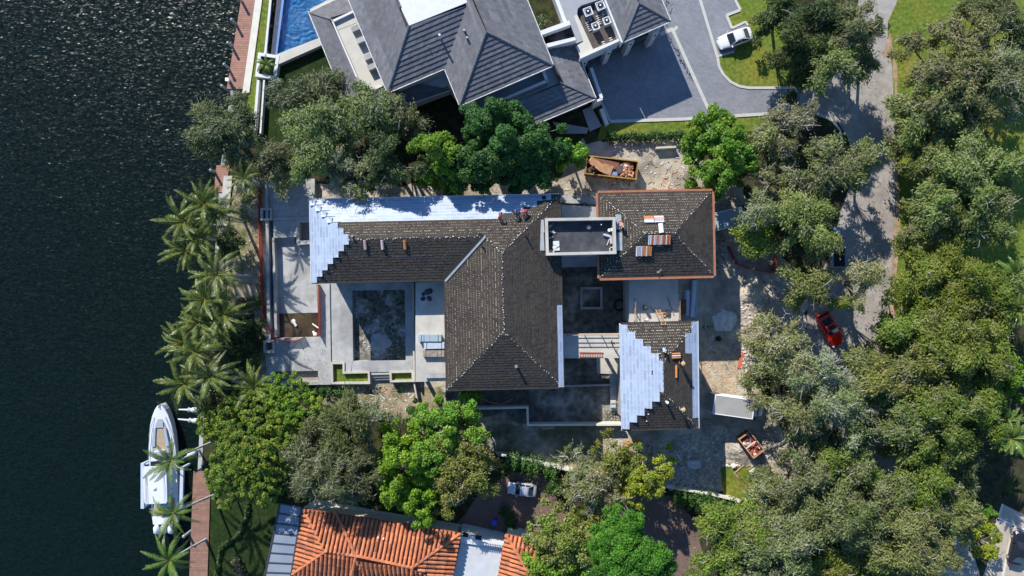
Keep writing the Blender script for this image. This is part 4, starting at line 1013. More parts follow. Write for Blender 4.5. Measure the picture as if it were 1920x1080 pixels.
# ---------------------------------------------------------------- orange tiled house to the south
claymat = mat('orange_clay_tile', (.50, .175, .080), .85, .2, 3, (.25, .11, .07), .7, .6, tint=True)
claybase = mat('clay_underside', (.24, .085, .045), .9, .15, 3)
oh = thing('orange_tile_house', 'house with orange barrel tiled hip roof and glass roofed veranda', 'house', W(700, 1040))
OZ = 4.5
oT = lambda u, v, r=0: (u, v, OZ + r)
G1, G2, G3, G4, G5, G6 = (569, 954, 4.5), (864, 999, 4.5), (773, 1064, 6.2), (668, 1042, 6.2), (611, 1034, 5.7), (549, 1076, 4.5)
clay_me = None
PLACED = []
def barrel_tiles(f, roof, gap=.55, length=1.25, r=.215, lim=None):
    """Barrel tiles, one object each, sharing one mesh: rows run up the slope."""
    global clay_me
    if clay_me is None:
        mb = MB(); n_ = 6; pts = []
        for y, rr in ((0, 1.0), (1.0, .86)):
            for k in range(n_ + 1):
                a = math.pi * k / n_; pts.append(Vector((-math.cos(a) * r * rr, y * length * 1.06, math.sin(a) * r * rr + (.05 if y == 0 else .0))))
        mb.v = pts; mb.grid(0, [(k, k + 1, n_ + 2 + k, n_ + 1 + k) for k in range(n_)]); mb.grid(0, [tuple(range(n_, -1, -1))])
        clay_me = []
        for i, col in enumerate([(1, 1, 1), (1.15, 1.05, .95), (.8, .72, .7), (.48, .5, .52), (1.25, 1.25, 1.2), (.95, .9, .85)]):
            mb.t = [col] * len(mb.f); o = mb.build('roof_tile', claymat); clay_me.append(o.data); bpy.data.objects.remove(o)
    rg = random.Random(len(FACES) * 3 + int(f.smax * 100)); a = min(q[0] for q in f.q) + gap / 2; amax = max(q[0] for q in f.q); cnt = 0
    I = WM[roof.name].inverted()
    while a < amax:
        ts = []
        m = len(f.q)
        for i in range(m):
            (a0, t0), (a1, t1) = f.q[i], f.q[(i + 1) % m]
            if abs(a1 - a0) > 1e-9 and min(a0, a1) <= a <= max(a0, a1): ts.append(t0 + (t1 - t0) * (a - a0) / (a1 - a0))
        if len(ts) >= 2:
            t, te = min(ts), max(ts)
            while t < te - .15:
                L_ = min(length, te - t); p = f.at(a + rg.uniform(-.015, .015), t, .03)
                M = Matrix((f.e, f.up, f.n)).transposed().to_4x4(); M.translation = p
                M = M @ Matrix.Rotation(rg.uniform(-.02, .02), 4, 'Z') @ Matrix.Scale(L_ / length, 4, (0, 1, 0))
                me = rg.choices(clay_me, [5, 3.5, 2.6, 1.9, 2, 3])[0]; cnt += 1
                PLACED.append((roof, me, I @ M, abs((p.y - W(0, 1075, p.z).y)) if p.y < W(0, 1075, p.z).y else -L_))
                t += length
        a += gap
    return cnt
fo = [rf([G2, G1, G5, G4, G3]), rf([G1, G6, G5]), rf([G6, (700, 1100, 4.6), G4, G5]), rf([(845, 1100, 4.5), G2, G3]), rf([(700, 1100, 4.7), (845, 1100, 4.7), G3, G4])]
mb = MB(); shell(mb, fo, .25); ro = mb.build('roof', claybase, oh)
cnt = sum(barrel_tiles(f, ro) for f in fo)
for a, b in ((G1, G5), (G5, G4), (G4, G3), (G2, G3), (G5, G6), ((629, 958, 4.75), (668, 1042, 6.2)), (G4, (655, 1100, 5.2)), (G3, (770, 1100, 5.4))): ridge_cap(W(*a), W(*b), .22, claymat, ro, seg=.6, sink=-.2)
K1, K2, K3 = (948, 1001, 4.5), (1004, 1013, 4.5), (1048, 1090, 4.5)
fk = [rf([(930, 1100, 4.5), K1, (1003, 1092, 6.0)][1::-1] + [(1003, 1092, 6.0)]), rf([K1, K2, (1003, 1092, 6.0)]), rf([K2, K3, (1003, 1092, 6.0)])]
mb = MB(); shell(mb, fk, .25); rk = mb.build('roof', claybase, oh)
cnt2 = sum(barrel_tiles(f, rk) for f in fk)
ridge_cap(W(*K1), W(1003, 1092, 6.0), .22, claymat, rk, seg=.6, sink=-.2)
PLACED.sort(key=lambda q: q[3]); rest = {}
for i, (r_, me, M, _) in enumerate(PLACED):          # the 300 that show largest one by one, the rest of each roof in one mesh
    if i < 300:
        o = bpy.data.objects.new('roof_tile', me); C.objects.link(o); o.parent = r_; o.matrix_local = M
    else: rest.setdefault(r_.name, (r_, MB()))[1].v.append((me, M))
for r_, m_ in rest.values():
    mb = MB()
    for me, M in m_.v:
        b = len(mb.v); mb.v += [M @ q.co for q in me.vertices]; c_ = tuple(me.attributes['tint'].data[0].color)[:3]; mb.tint = c_; mb.grid(b, [tuple(f.vertices) for f in me.polygons])
    tag(mb.build('roof_tiling', claymat, r_, world=False), kind='stuff')
for u, v in ((710, 1006), (720, 1008)): vent_pipe(u, v, .09, .4, white_metal, oh)
def oslab(px, z, z0, m, name): return slab(px, z, 0, m, oh, name, z0)
oslab([(578, 962), (856, 1004), (838, 1100), (560, 1100)], 4.3, 0, cream_paint, 'wall'); oslab([(952, 1006), (1000, 1018), (1040, 1100), (936, 1100)], 4.3, 0, cream_paint, 'wall')
flatgrey = mat('pale_flat_roof', (.47, .49, .51), .8, .07, 1.0)
oslab([(864, 1016), (944, 1030), (934, 1100), (846, 1100)], 3.4, 0, flatgrey, 'flat_roof')
oslab([(864, 1000), (945, 1018), (944, 1030), (863, 1017)], 3.75, 0, white_paint, 'balustrade_wall')
for u, v, w in ((873, 1003, .7), (897, 1008, .8)):
    p = W(u, v, 3.78); mb = MB(); mb.box((p.x, p.y, 3.77), (w, .55, .06), rz=math.radians(-10)); mb.build('roof_hatch', black_rub, oh)
mb = MB()
for i in range(9):
    p = W(905 + i * 4.4, 1017 + i * .7, 3.8); mb.tube([p, p + Vector((0, 0, .55))], [.1, .1], 6)
p0, p1 = W(903, 1013, 4.4), W(943, 1021, 4.4); mb.bar(p0, p1, .22, .1); o = mb.build('balustrade', white_paint, oh); tag(o, kind='stuff')
oslab([(592, 937), (700, 958), (860, 985), (940, 1000), (940, 1008), (864, 998), (569, 952)], .5, 0, cream_paint, 'side_path')
# glass roofed veranda: panels in an aluminium frame
vt = thing('glass_veranda', 'veranda roof of nine grey glass panels beside the orange tiles', 'veranda', W(530, 1010))
glassp = mat('grey_glass_panel', (.25, .28, .32), .18, .06, .6, (.16, .20, .28), .3, .6, spec=.6)
T0, T1, Bt0, Bt1 = W(525, 944, 4.2), W(566, 951, 4.4), W(490, 1110, 4.2), W(541, 1110, 4.4)
NP = 9
for i in range(NP):
    a, b, c, d = T0.lerp(Bt0, (i + .06) / NP), T1.lerp(Bt1, (i + .06) / NP), T1.lerp(Bt1, (i + .94) / NP), T0.lerp(Bt0, (i + .94) / NP); mb = MB()
    dz = Vector((0, 0, .05)); mb.hexa([d - dz, c - dz, b - dz, a - dz, d, c, b, a]); mb.build('glass_panel', glassp, vt)
mb = MB()
frame_m = mat('dark_aluminium', (.06, .065, .075), .5, .1, 3, metal=.3)
for i in range(NP + 1): mb.bar(T0.lerp(Bt0, i / NP), T1.lerp(Bt1, i / NP), .16, .16)
for a, b in ((T0, Bt0), (T1, Bt1)): mb.bar(a, b, .2, .18)
mb.build('roof_frame', frame_m, vt)
for i in range(0, NP + 1, 3): q = T0.lerp(Bt0, i / NP); mb = MB(); mb.bar((q.x, q.y, 0), (q.x, q.y, 4.1), .15, .15); mb.build('post', frame_m, vt)
# ---------------------------------------------------------------- vehicles
def paint(name, col, rough=.25, metal=.0): return mat(name, col, rough, .03, 2, spec=.6, metal=metal)
lampw = mat('headlamp_glass', (.6, .62, .65), .15, .03, 3, spec=.7); lampr = mat('tail_lamp_red', (.35, .01, .01), .2, .03, 3, spec=.6)

def loft(sec, smooth=True):
    """sec: cross-sections, each a list of points; joins them to a skin with closed ends."""
    mb = MB(); n = len(sec[0])
    for s_ in sec: mb.v += [Vector(p) for p in s_]
    mb.grid(0, [(i * n + k, i * n + k + 1, (i + 1) * n + k + 1, (i + 1) * n + k) for i in range(len(sec) - 1) for k in range(n - 1)])
    mb.grid(0, [tuple(range(n - 1, -1, -1)), tuple((len(sec) - 1) * n + k for k in range(n))])
    return mb

def wheels(t, xs, track, r, w=.22):
    for x in xs:
        for s_ in (-1, 1):
            mb = MB(); y = s_ * track; mb.tube([(x, y - w / 2, r), (x, y - w / 2 + .03, r), (x, y + w / 2 - .03, r), (x, y + w / 2, r)], [r * .85, r, r, r * .85], 16); wo = mb.build('wheel', black_rub, t, world=False)
            mb = MB(); mb.tube([(x, y + s_ * w * .42, r), (x, y + s_ * (w * .5 + .012), r)], [r * .62, r * .58], 12); mb.build('rim', steel, wo, world=False)

def car(label, cat, u, v, ang, Lc, Wc, Hc, body, style='sedan', z=0.02, roofm=None, name='parked_car'):
    p = W(u, v, .8); t = thing(name, label, cat, (p.x, p.y, z), ang); h = Lc / 2; w = Wc / 2
    zb = .92 if style != 'sport' else .80; hood = zb - (.10 if style != 'sport' else .14)
    st = [(-h, .55, .62), (-h + .08, .78, .80), (-h + .35, .93, zb - .02), (-h * .55, .99, zb), (0, 1.0, zb), (h * .38, .99, zb - .01), (h * .55, .97, hood + .03), (h - .55, .92, hood - .03), (h - .18, .80, hood - .13), (h, .52, .55)]
    sec = []
    for x, f, zt in st:
        ww = w * f; sec.append([(x, -ww * .94, .22), (x, -ww, .42), (x, -ww, zt * .72), (x, -ww * .96, zt - .07), (x, -ww * .86, zt), (x, -ww * .45, zt + .035), (x, 0, zt + .045), (x, ww * .45, zt + .035), (x, ww * .86, zt), (x, ww * .96, zt - .07), (x, ww, zt * .72), (x, ww, .42), (x, ww * .94, .22)])
    mb = loft(sec); mb.build('body', body, t, world=False, smooth=True)
    mb = MB(); mb.box((0, 0, .24), (Lc * .9, Wc * .86, .16)); mb.build('underbody', black_rub, t, world=False)
    if style == 'sedan': xf0, xf1, xr1, xr0 = h * .46, h * .14, -h * .42, -h * .78
    elif style == 'suv': xf0, xf1, xr1, xr0 = h * .50, h * .22, -h * .74, -h * .93
    elif style == 'pickup': xf0, xf1, xr1, xr0 = h * .48, h * .25, -h * .06, -h * .14
    else: xf0, xf1, xr1, xr0 = h * .30, h * .02, -h * .28, -h * .66
    wb, wt, zr = w * .88, w * .68, Hc
    base = [(xr0, -wb * .92), (xf0, -wb * .93), (xf0, wb * .93), (xr0, wb * .92)]; top = [(xr1, -wt), (xf1, -wt), (xf1, wt), (xr1, wt)]
    mb = MB(); mb.hexa([(x, y, zb - .03) for x, y in base] + [(x, y, zr - .03) for x, y in top]); mb.build('cabin', body, t, world=False)
    rs = []
    for k in range(5):
        x = xr1 - .04 + (xf1 - xr1 + .08) * k / 4; e = .0 if 0 < k < 4 else -.025
        rs.append([(x, wt * 1.02 * c, zr - .03 + .06 * (1 - abs(c) ** 2.2) + e) for c in (-1, -.7, -.3, 0, .3, .7, 1)] + [(x, wt * 1.02, zr - .05), (x, -wt * 1.02, zr - .05)])
    loft(rs).build('roof_panel', roofm or body, t, world=False, smooth=True)
    def pane(name, a, b, c, d, sh=.9):
        P = [Vector(q) for q in (a, b, c, d)]; ctr = sum(P, Vector()) / 4; P = [ctr + (q - ctr) * sh for q in P]
        nn = (P[1] - P[0]).cross(P[3] - P[0]).normalized(); nn = nn if nn.dot(ctr - Vector((0, 0, .6))) > 0 else -nn
        mb = MB(); mb.hexa([q - nn * .02 for q in P] + [q + nn * .012 for q in P]); mb.build(name, dark_glass, t, world=False)
    z0, z1 = zb - .0, zr - .04
    B = [Vector((x, y, z0)) for x, y in base]; T = [Vector((x, y, z1)) for x, y in top]
    pane('windscreen', B[1], B[2], T[2], T[1], .93); pane('rear_window', B[3], B[0], T[0], T[3], .88)
    for s_, (b0, b1, t0, t1) in ((-1, (B[0], B[1], T[0], T[1])), (1, (B[3], B[2], T[3], T[2]))):
        mB, mT = b0.lerp(b1, .48), t0.lerp(t1, .42); pane('side_window', b0.lerp(b1, .06), mB, mT, t0, .86); pane('side_window', mB, b1.lerp(b0, .05), t1, mT, .86)
    for s_ in (-1, 1):
        mb = MB(); mb.box((h - .22, s_ * w * .66, hood - .16), (.24, .36, .13), rz=-s_ * .5); mb.build('headlight', lampw, t, world=False)
        mb = MB(); mb.box((-h + .13, s_ * w * .66, zb - .22), (.14, .38, .14), rz=s_ * .35); mb.build('tail_light', lampr, t, world=False)
        mb = MB(); mb.bar((xf0 - .25, s_ * w * .92, zb + .04), (xf0 - .22, s_ * (w + .16), zb + .08), .14, .12); mb.build('mirror', body, t, world=False)
    wheels(t, (-h * .60, h * .62), w * .88, .33 if style != 'suv' else .37)
    return t, h, w, zb
white_car, silver = paint('white_car_paint', (.66, .68, .70)), paint('silver_car_paint', (.48, .52, .56), .3, .35)
red_car, black_car, bluegrey = paint('red_car_paint', (.78, .014, .008)), paint('black_car_paint', (.012, .014, .02), .15), paint('blue_grey_paint', (.17, .24, .33), .35, .2)
car('white car parked on the grey driveway spur beside the round lawn', 'car', 1379, 71, math.radians(199), 4.7, 1.95, 1.5, white_car)
car('silver car parked in tree shade below the clipped hedge', 'car', 979, 918, math.radians(173), 3.9, 1.75, 1.5, silver)
t, h, w, zb = car('red sports car with dark sunroof and rear wing under roadside trees', 'car', 1558, 617, math.radians(-61), 4.9, 2.05, 1.30, red_car, 'sport')
mb = MB(); mb.box((-.25, 0, 1.335), (.62, .92, .03)); mb.build('sunroof', dark_glass, t, world=False)
mb = MB(); mb.box((-h + .28, 0, zb + .22), (.34, 1.75, .05)); [mb.box((-h + .3, s_ * .6, zb + .1), (.1, .06, .24)) for s_ in (-1, 1)]; mb.build('rear_wing', black_rub, t, world=False)
car('black car parked on the tan paved court', 'car', 1911, 1030, math.radians(78), 4.6, 1.9, 1.5, black_car)
# pickup truck
t, h, w, zb = car('blue grey pickup truck parked under oaks at the road side', 'pickup truck', 1571, 464, math.radians(91), 5.5, 2.0, 1.8, bluegrey, 'pickup', name='pickup_truck')
mb = MB(); mb.box((-h * .56, 0, zb + .06), (h * .78, w * 1.45, .03)); mb.build('bed_floor', black_rub, t, world=False)
for y in (-1, 1): mb = MB(); mb.box((-h * .55, y * w * .84, zb + .12), (h * .84, .16, .22)); mb.build('bed_side', bluegrey, t, world=False)
mb = MB(); mb.box((-h * .95, 0, zb + .1), (.12, w * 1.6, .2)); mb.build('tailgate', bluegrey, t, world=False)
# box truck
def box_truck(label, u, v, ang, Lb, Wb, Hb, bodym, roofm, z=.02, name='box_truck', cab=True):
    p = W(u, v, Hb); t = thing(name, label, 'truck', (p.x, p.y, z), ang)
    mb = MB(); mb.box((0, 0, .95 + (Hb - 1.0) / 2), (Lb, Wb, Hb - 1.0)); bx = mb.build('cargo_box', bodym, t, world=False)
    mb = MB(); mb.box((0, 0, Hb - .02), (Lb - .24, Wb - .24, .05)); mb.build('roof_sheet', roofm, bx, world=False)
    mb = MB()
    for y in (-1, 1): mb.box((0, y * (Wb / 2 - .05), Hb), (Lb, .10, .09))
    for x in (-1, 1): mb.box((x * (Lb / 2 - .05), 0, Hb + .003), (.10, Wb - .2, .09))
    mb.build('roof_rail', white_metal, bx, world=False)
    mb = MB(); mb.box((-Lb / 2 - .012, 0, Hb / 2 + .45), (.03, Wb * .9, Hb - 1.3)); mb.build('rear_door', steel, bx, world=False)
    mb = MB(); mb.box((Lb * .12, 0, .72), (Lb * 1.1, .9, .24)); mb.build('chassis', black_rub, t, world=False)
    if cab:
        xc = Lb / 2 + .15; mb = loft([[(xc + x, y * Wb / 2 * .92 * f, zz) for y, zz in ((-1, .5), (-1, z1 * .75), (-.88, z1), (0, z1 + .04), (.88, z1), (1, z1 * .75), (1, .5))] for x, f, z1 in ((0, .96, 2.15), (.75, .96, 2.12), (1.2, .94, 1.5), (1.75, .9, 1.25), (2.0, .8, .95))])
        mb.build('cab', bodym, t, world=False)
        mb = MB(); q = [(xc + .80, -.9, 2.07), (xc + .80, .9, 2.07), (xc + 1.17, .95, 1.58), (xc + 1.17, -.95, 1.58)]; mb.hexa([Vector(a) + Vector((-.02, 0, -.02)) for a in q[::-1]] + [Vector(a) + Vector((.035, 0, .03)) for a in q[::-1]]); mb.build('windscreen', dark_glass, t, world=False)
        for s_ in (-1, 1): mb = MB(); mb.box((xc + .75, s_ * (Wb / 2 + .12), 1.75), (.12, .24, .34)); mb.build('mirror', black_rub, t, world=False)
    wheels(t, (-Lb * .3, Lb / 2 + 1.2) if cab else (-Lb * .3, Lb * .3), Wb / 2 * .84, .46, .3)
    return t
greyroof = mat('grey_truck_roof', (.30, .30, .285), .7, .08, 1, (.25, .25, .24), .5, .4)
bluish_steel = mat('blue_grey_van_roof', (.24, .32, .36), .5, .15, 1.2, (.45, .5, .52), .8, .4)
box_truck('white box truck with flat grey roof beside the tiled south roof', 1376, 763, math.radians(-8), 5.2, 2.5, 3.4, white_metal, greyroof)
t = box_truck('blue grey high van nosed out from under the terracotta edged roof', 1358, 412, math.radians(13), 4.6, 2.3, 2.9, bluish_steel, bluish_steel, name='cargo_van')

# ---------------------------------------------------------------- skips
def skip(label, u, v, ang, Ls, Ws, Hs, m, rim, fill):
    p = W(u, v, Hs); t = thing('rubbish_skip', label, 'skip', (p.x, p.y, .02), ang)
    for (cx, cy, dx, dy) in ((0, Ws / 2, Ls, .08), (0, -Ws / 2, Ls, .08), (Ls / 2 - .04, 0, .08, Ws - .1), (-Ls / 2 + .04, 0, .08, Ws - .1)):
        mb = MB(); mb.box((cx, cy, Hs / 2 + .1), (dx, dy, Hs - .2)); mb.build('side_panel', m, t, world=False)
    mb = MB(); mb.box((0, 0, .22), (Ls - .1, Ws - .1, .1)); mb.build('floor_plate', m, t, world=False)
    mb = MB()
    for y in (-1, 1): mb.box((0, y * Ws / 2, Hs), (Ls + .12, .14, .12))
    for x in (-1, 1): mb.box((x * (Ls / 2), 0, Hs + .002), (.14, Ws - .12, .12))
    mb.build('top_rail', rim, t, world=False)
    mb = MB()
    for k in range(7):
        for y in (-1, 1): mb.box((-Ls / 2 + .3 + k * (Ls - .6) / 6, y * (Ws / 2 + .08), Hs / 2), (.1, .1, Hs - .3))
    mb.build('rib', m, t, world=False)
    return t
ochre = mat('ochre_painted_steel', (.30, .22, .06), .7, .3, 2, (.18, .10, .04), .8, .7)
sk = skip('ochre rubbish skip full of broken boards in the dirt yard', 1147, 314, math.radians(-6.5), 6.7, 2.35, 1.9, rust, ochre, True)
SKM = WM[sk.name]
boards = mat('reddish_scrap_board', (.36, .17, .085), .85, .25, 2, (.26, .12, .06), 1, .5, tint=True)
def scrap(label, x, y, z, dx, dy, dz, rz, ry, m, name='scrap_board'):
    mb = MB(); M = Matrix.Translation((x, y, z)) @ Euler((ry * .5, ry, rz)).to_matrix().to_4x4(); M2 = SKM @ M
    P = [M2 @ Vector((a * dx / 2, b * dy / 2, c * dz / 2)) for c in (-1, 1) for a, b in ((-1, -1), (1, -1), (1, 1), (-1, 1))]; mb.hexa(P); mb.tint = None
    return single(name, mb, m, label, 'board', 'boards in the ochre skip')
bm2 = mat('light_scrap_board', (.42, .23, .12), .85, .25, 2); bm3 = mat('dark_scrap_board', (.20, .09, .06), .85, .25, 2)
scrap('long reddish board across the far corner of the ochre skip', -.9, .55, 1.75, 3.6, .9, .06, -.16, .05, bm3)
scrap('wide light brown board lying slanted over the skip end', -1.9, .1, 1.95, 2.6, .95, .07, -.5, .06, bm2)
scrap('broken light brown panel in the middle of the skip', -.6, -.3, 1.95, 1.4, 1.25, .07, -.25, .12, bm2)
scrap('short ochre board sticking over the skip rim', -2.6, -.6, 1.95, 1.1, .8, .06, .6, -.1, boards)
scrap('dark grey sheet lying among smashed tiles in the skip', 1.1, -.1, 1.7, 1.0, .9, .06, .5, .15, mat('dark_sheet', (.10, .075, .085), .7, .2, 2))
scrap('blue grey plastic sheet at the skip rim', .3, -.75, 1.7, 1.1, .5, .05, .1, .1, mat('blue_sheet', (.24, .29, .45), .5, .2, 2))
rg = random.Random(33); mb = MB()
for k in range(170):
    x, y = rg.uniform(-.1, 3.0) if k < 130 else rg.uniform(-3.1, 3.1), rg.uniform(-.95, .95); z = 1.15 + .45 * max(0, 1 - abs(x - 1.9) / 1.6) + rg.uniform(0, .15)
    c = rg.choice([(.55, .25, .12), (.62, .36, .22), (.40, .17, .08), (.65, .5, .4), (.25, .15, .1)]); mb.tint = c
    M = SKM @ Matrix.Translation((x, y, z)) @ Euler((rg.uniform(-.6, .6), rg.uniform(-.6, .6), rg.uniform(0, 3))).to_matrix().to_4x4(); mb.box((0, 0, 0), (rg.uniform(.15, .5), rg.uniform(.1, .3), .08), M)
o = mb.build('smashed_tile_debris', mat('mixed_debris', (.9, .9, .9), .9, .15, 3, tint=True)); tag(o, kind='stuff')
sk2 = skip('small rusty skip with red brown rubbish beside the rubble', 1409, 834, math.radians(-52), 3.1, 1.75, 1.5, rust, timber, True)
M2 = WM[sk2.name]; mb = MB(); rg = random.Random(34)
for k in range(80):
    c = rg.choice([(.30, .05, .03), (.38, .09, .05), (.2, .04, .03), (.55, .5, .48)] if k % 9 else [(.8, .8, .8)]); mb.tint = c
    M = M2 @ Matrix.Translation((rg.uniform(-1.35, 1.35), rg.uniform(-.7, .7), rg.uniform(.8, 1.1))) @ Euler((rg.uniform(-.5, .5), rg.uniform(-.5, .5), rg.uniform(0, 3))).to_matrix().to_4x4(); mb.box((0, 0, 0), (rg.uniform(.2, .7), rg.uniform(.15, .4), .12), M)
o = mb.build('red_debris', MATS['mixed_debris']); tag(o, kind='stuff')
mb = MB(); mb.bar(M2 @ Vector((-.05, -.85, 1.525)), M2 @ Vector((-.05, .85, 1.52)), .12, .08); single('cross_plank', mb, cream_paint, 'pale plank laid across the middle of the small rusty skip', 'plank')

# ---------------------------------------------------------------- motor boat, lift and davits
gel = mat('white_gelcoat', (.62, .65, .70), .3, .03, 1, spec=.5); cush = mat('pale_grey_cushion', (.30, .34, .40), .6, .05, 3); teak = mat('tan_cockpit_sole', (.36, .27, .17), .7, .12, 2)
bp_ = W(306.5, 870, 0); bt = thing('motor_boat', 'white open motor boat with hard top and three outboard engines moored by the palms', 'boat', (bp_.x, bp_.y, WZ), math.radians(92.0))
LB = 16.0; xs = [-.5, -.42, -.25, 0, .12, .25, .34, .41, .46, .49, .503]; bw = [.88, .96, 1.0, 1.0, .98, .9, .76, .58, .38, .19, .05]
HW = 1.86
def bsec(x, f):
    X = x * LB; sh = 1.35 + max(0, x) * .7; w_ = HW * f
    return [(X - max(0, x) * .0, -w_ * .45 if x < .3 else -w_ * .2, -.4 + max(0, x) * .5), (X, -w_ * .88, .25), (X, -w_, sh - .12), (X, -w_ * .97, sh), (X, -w_ * .5, sh + .03), (X, 0, sh + .04), (X, w_ * .5, sh + .03), (X, w_ * .97, sh), (X, w_, sh - .12), (X, w_ * .88, .25), (X, w_ * .45 if x < .3 else w_ * .2, -.4 + max(0, x) * .5)]
loft([bsec(x, f) for x, f in zip(xs, bw)]).build('hull', gel, bt, world=False)
def bpoly(pts, z0, z1, m, name, parent=bt): mb = MB(); mb.prism(pts, z0, z1); return mb.build(name, m, parent, world=False)
SH_ = 1.42
bpoly([(5.6, -.55), (6.1, -.3), (6.1, .3), (5.6, .55), (3.9, 1.05), (1.6, 1.25), (1.6, -1.25), (3.9, -1.05)], 1.2, 1.72, mat('well_shade_grey', (.30, .31, .33), .7, .05, 2), 'bow_well')  # solid block, the recess's shade put into its grey
bpoly([(4.9, -.36), (4.9, .36), (1.7, .62), (1.7, -.62)], 1.3, 1.735, teak, 'bow_sole')
bpoly([(5.75, -.42), (5.75, .42), (5.0, .50), (5.0, -.50)], 1.3, 1.86, cush, 'bow_cushion')
for s_ in (-1, 1):
    bpoly([(5.0, s_ * .52), (4.95, s_ * .80), (3.0, s_ * 1.12), (2.5, s_ * 1.12), (2.5, s_ * .72), (3.0, s_ * .68)], 1.3, 1.88, cush, 'side_cushion')
    mb = MB(); mb.tube([(6.4, s_ * .75, 1.75), (4.6, s_ * 1.35, 1.78), (2.0, s_ * 1.72, 1.65), (-.5, s_ * 1.84, 1.58)], .035, 6); mb.build('grab_rail', steel, bt, world=False)
bpoly([(2.0, -.6), (2.2, 0), (2.0, .6), (.9, .72), (.9, -.72)], 1.3, 2.25, gel, 'forward_seat'); bpoly([(1.9, -.5), (1.9, .5), (1.0, .55), (1.0, -.55)], 2.2, 2.33, cush, 'seat_pad')
bpoly([(.7, -.8), (.7, .8), (-1.9, .85), (-1.9, -.85)], 1.3, 2.6, gel, 'console'); bpoly([(.78, -.76), (.78, .76), (.2, .8), (.2, -.8)], 2.5, 3.0, dark_glass, 'windscreen')
bpoly([(.3, -1.35), (.3, 1.35), (-.6, 1.52), (-4.35, 1.5), (-4.6, 1.35), (-4.6, -1.35), (-4.35, -1.5), (-.6, -1.52)], 3.35, 3.48, gel, 'hard_top')
for x, y in ((-.3, -1.1), (-.3, 1.1), (-4.0, -1.1), (-4.0, 1.1)): mb = MB(); mb.tube([(x, y, 1.4), (x * .98, y * .98, 3.36)], .06, 8); mb.build('top_support', steel, bt, world=False)
for y in (-1.2, 1.05, 1.2): mb = MB(); mb.tube([(-1.0, y, 3.55), (-4.7, y * 1.05, 3.7)], [.03, .018], 6); mb.build('outrigger_rod', steel, bt, world=False)
mb = MB(); mb.dome((-2.6, .1, 3.48), .3, 12, 4, .6); mb.build('radar_dome', gel, bt, world=False)
bpoly([(-4.5, -1.45), (-4.5, 1.45), (-7.0, 1.4), (-7.0, -1.4)], 1.2, 1.435, teak, 'cockpit_sole'); bpoly([(-4.7, -1.0), (-4.7, 1.0), (-5.5, 1.0), (-5.5, -1.0)], 1.3, 1.95, gel, 'aft_bench'); bpoly([(-4.8, -.9), (-4.8, .9), (-5.4, .9), (-5.4, -.9)], 1.9, 2.02, cush, 'bench_cushion')
bpoly([(-6.9, -1.3), (-6.9, 1.3), (-7.9, 1.25), (-7.9, -1.25)], 1.2, 1.7, gel, 'transom_seat')
for y in (-.95, 0, .95):
    mb = MB(); mb.tube([(-7.9, y, 1.5), (-8.3, y, 1.75), (-8.9, y, 1.72), (-9.15, y, 1.5)], [.22, .40, .40, .2], 10); e = mb.build('outboard_engine', gel, bt, world=False, smooth=True)
    mb = MB(); mb.tube([(-8.5, y, 1.4), (-8.55, y, -.4)], [.2, .12], 8); mb.build('engine_leg', gel, e, world=False)
mb = MB(); mb.tube([(7.6, 0, 1.85), (8.5, 0, 1.9)], .06, 6); mb.tube([(8.35, -.3, 1.88), (8.35, .3, 1.88)], .05, 6); mb.build('anchor', black_rub, bt, world=False)
lift = thing('boat_lift', 'white boat lift beams on both sides of the motor boat', 'boat lift', W(305, 910, WZ))
liftm = mat('bluish_lift_beam', (.45, .52, .62), .5, .06, 2)
for (u0, v0, u1, v1) in ((268, 868, 268, 953), (342, 875, 340, 955)): mb = MB(); mb.bar(W(u0, v0, 1.0), W(u1, v1, 1.0), .42, .35); mb.build('side_beam', liftm, lift)
for (u0, v0, u1, v1) in ((268, 872, 284, 866), (268, 948, 284, 938)): mb = MB(); mb.bar(W(u0, v0, .9), W(u1, v1, .6), .2, .2); mb.build('cross_arm', liftm, lift)
for (u, v) in ((268, 870), (268, 951), (341, 878), (340, 952)): p = W(u, v, .9); mb = MB(); mb.bar((p.x, p.y, WZ - 1.5), (p.x, p.y, .85), .3, .3); mb.build('lift_post', liftm, lift)
davm = mat('light_grey_davit', (.48, .49, .50), .5, .05, 2)
for (u0, v0, u1, v1, lab) in ((335, 768, 372, 769, 'light grey davit arm above the boat bow, upper of two'), (334, 786, 376, 790, 'light grey davit arm beside the boat bow, lower of two'), (340, 862, 368, 846, 'grey gangway arm between boat and dock under the palm')):
    a, b = W(u0, v0, 1.6), W(u1, v1, 1.6); t = thing('davit_arm', lab, 'davit', W(u1, v1, -.2), group='davits beside the motor boat')
    d = (b - a); mb = MB(); mb.tube([a, a.lerp(b, .45), a.lerp(b, .5), a.lerp(b, .62), a.lerp(b, .7), a.lerp(b, .95), b], [.10, .14, .34, .2, .34, .36, .2], 10); mb.build('arm', davm, t)
    mb = MB(); q = a.lerp(b, .82); mb.tube([(q.x, q.y, WZ - 1), q], [.16, .16], 8); mb.build('post', davm, t)
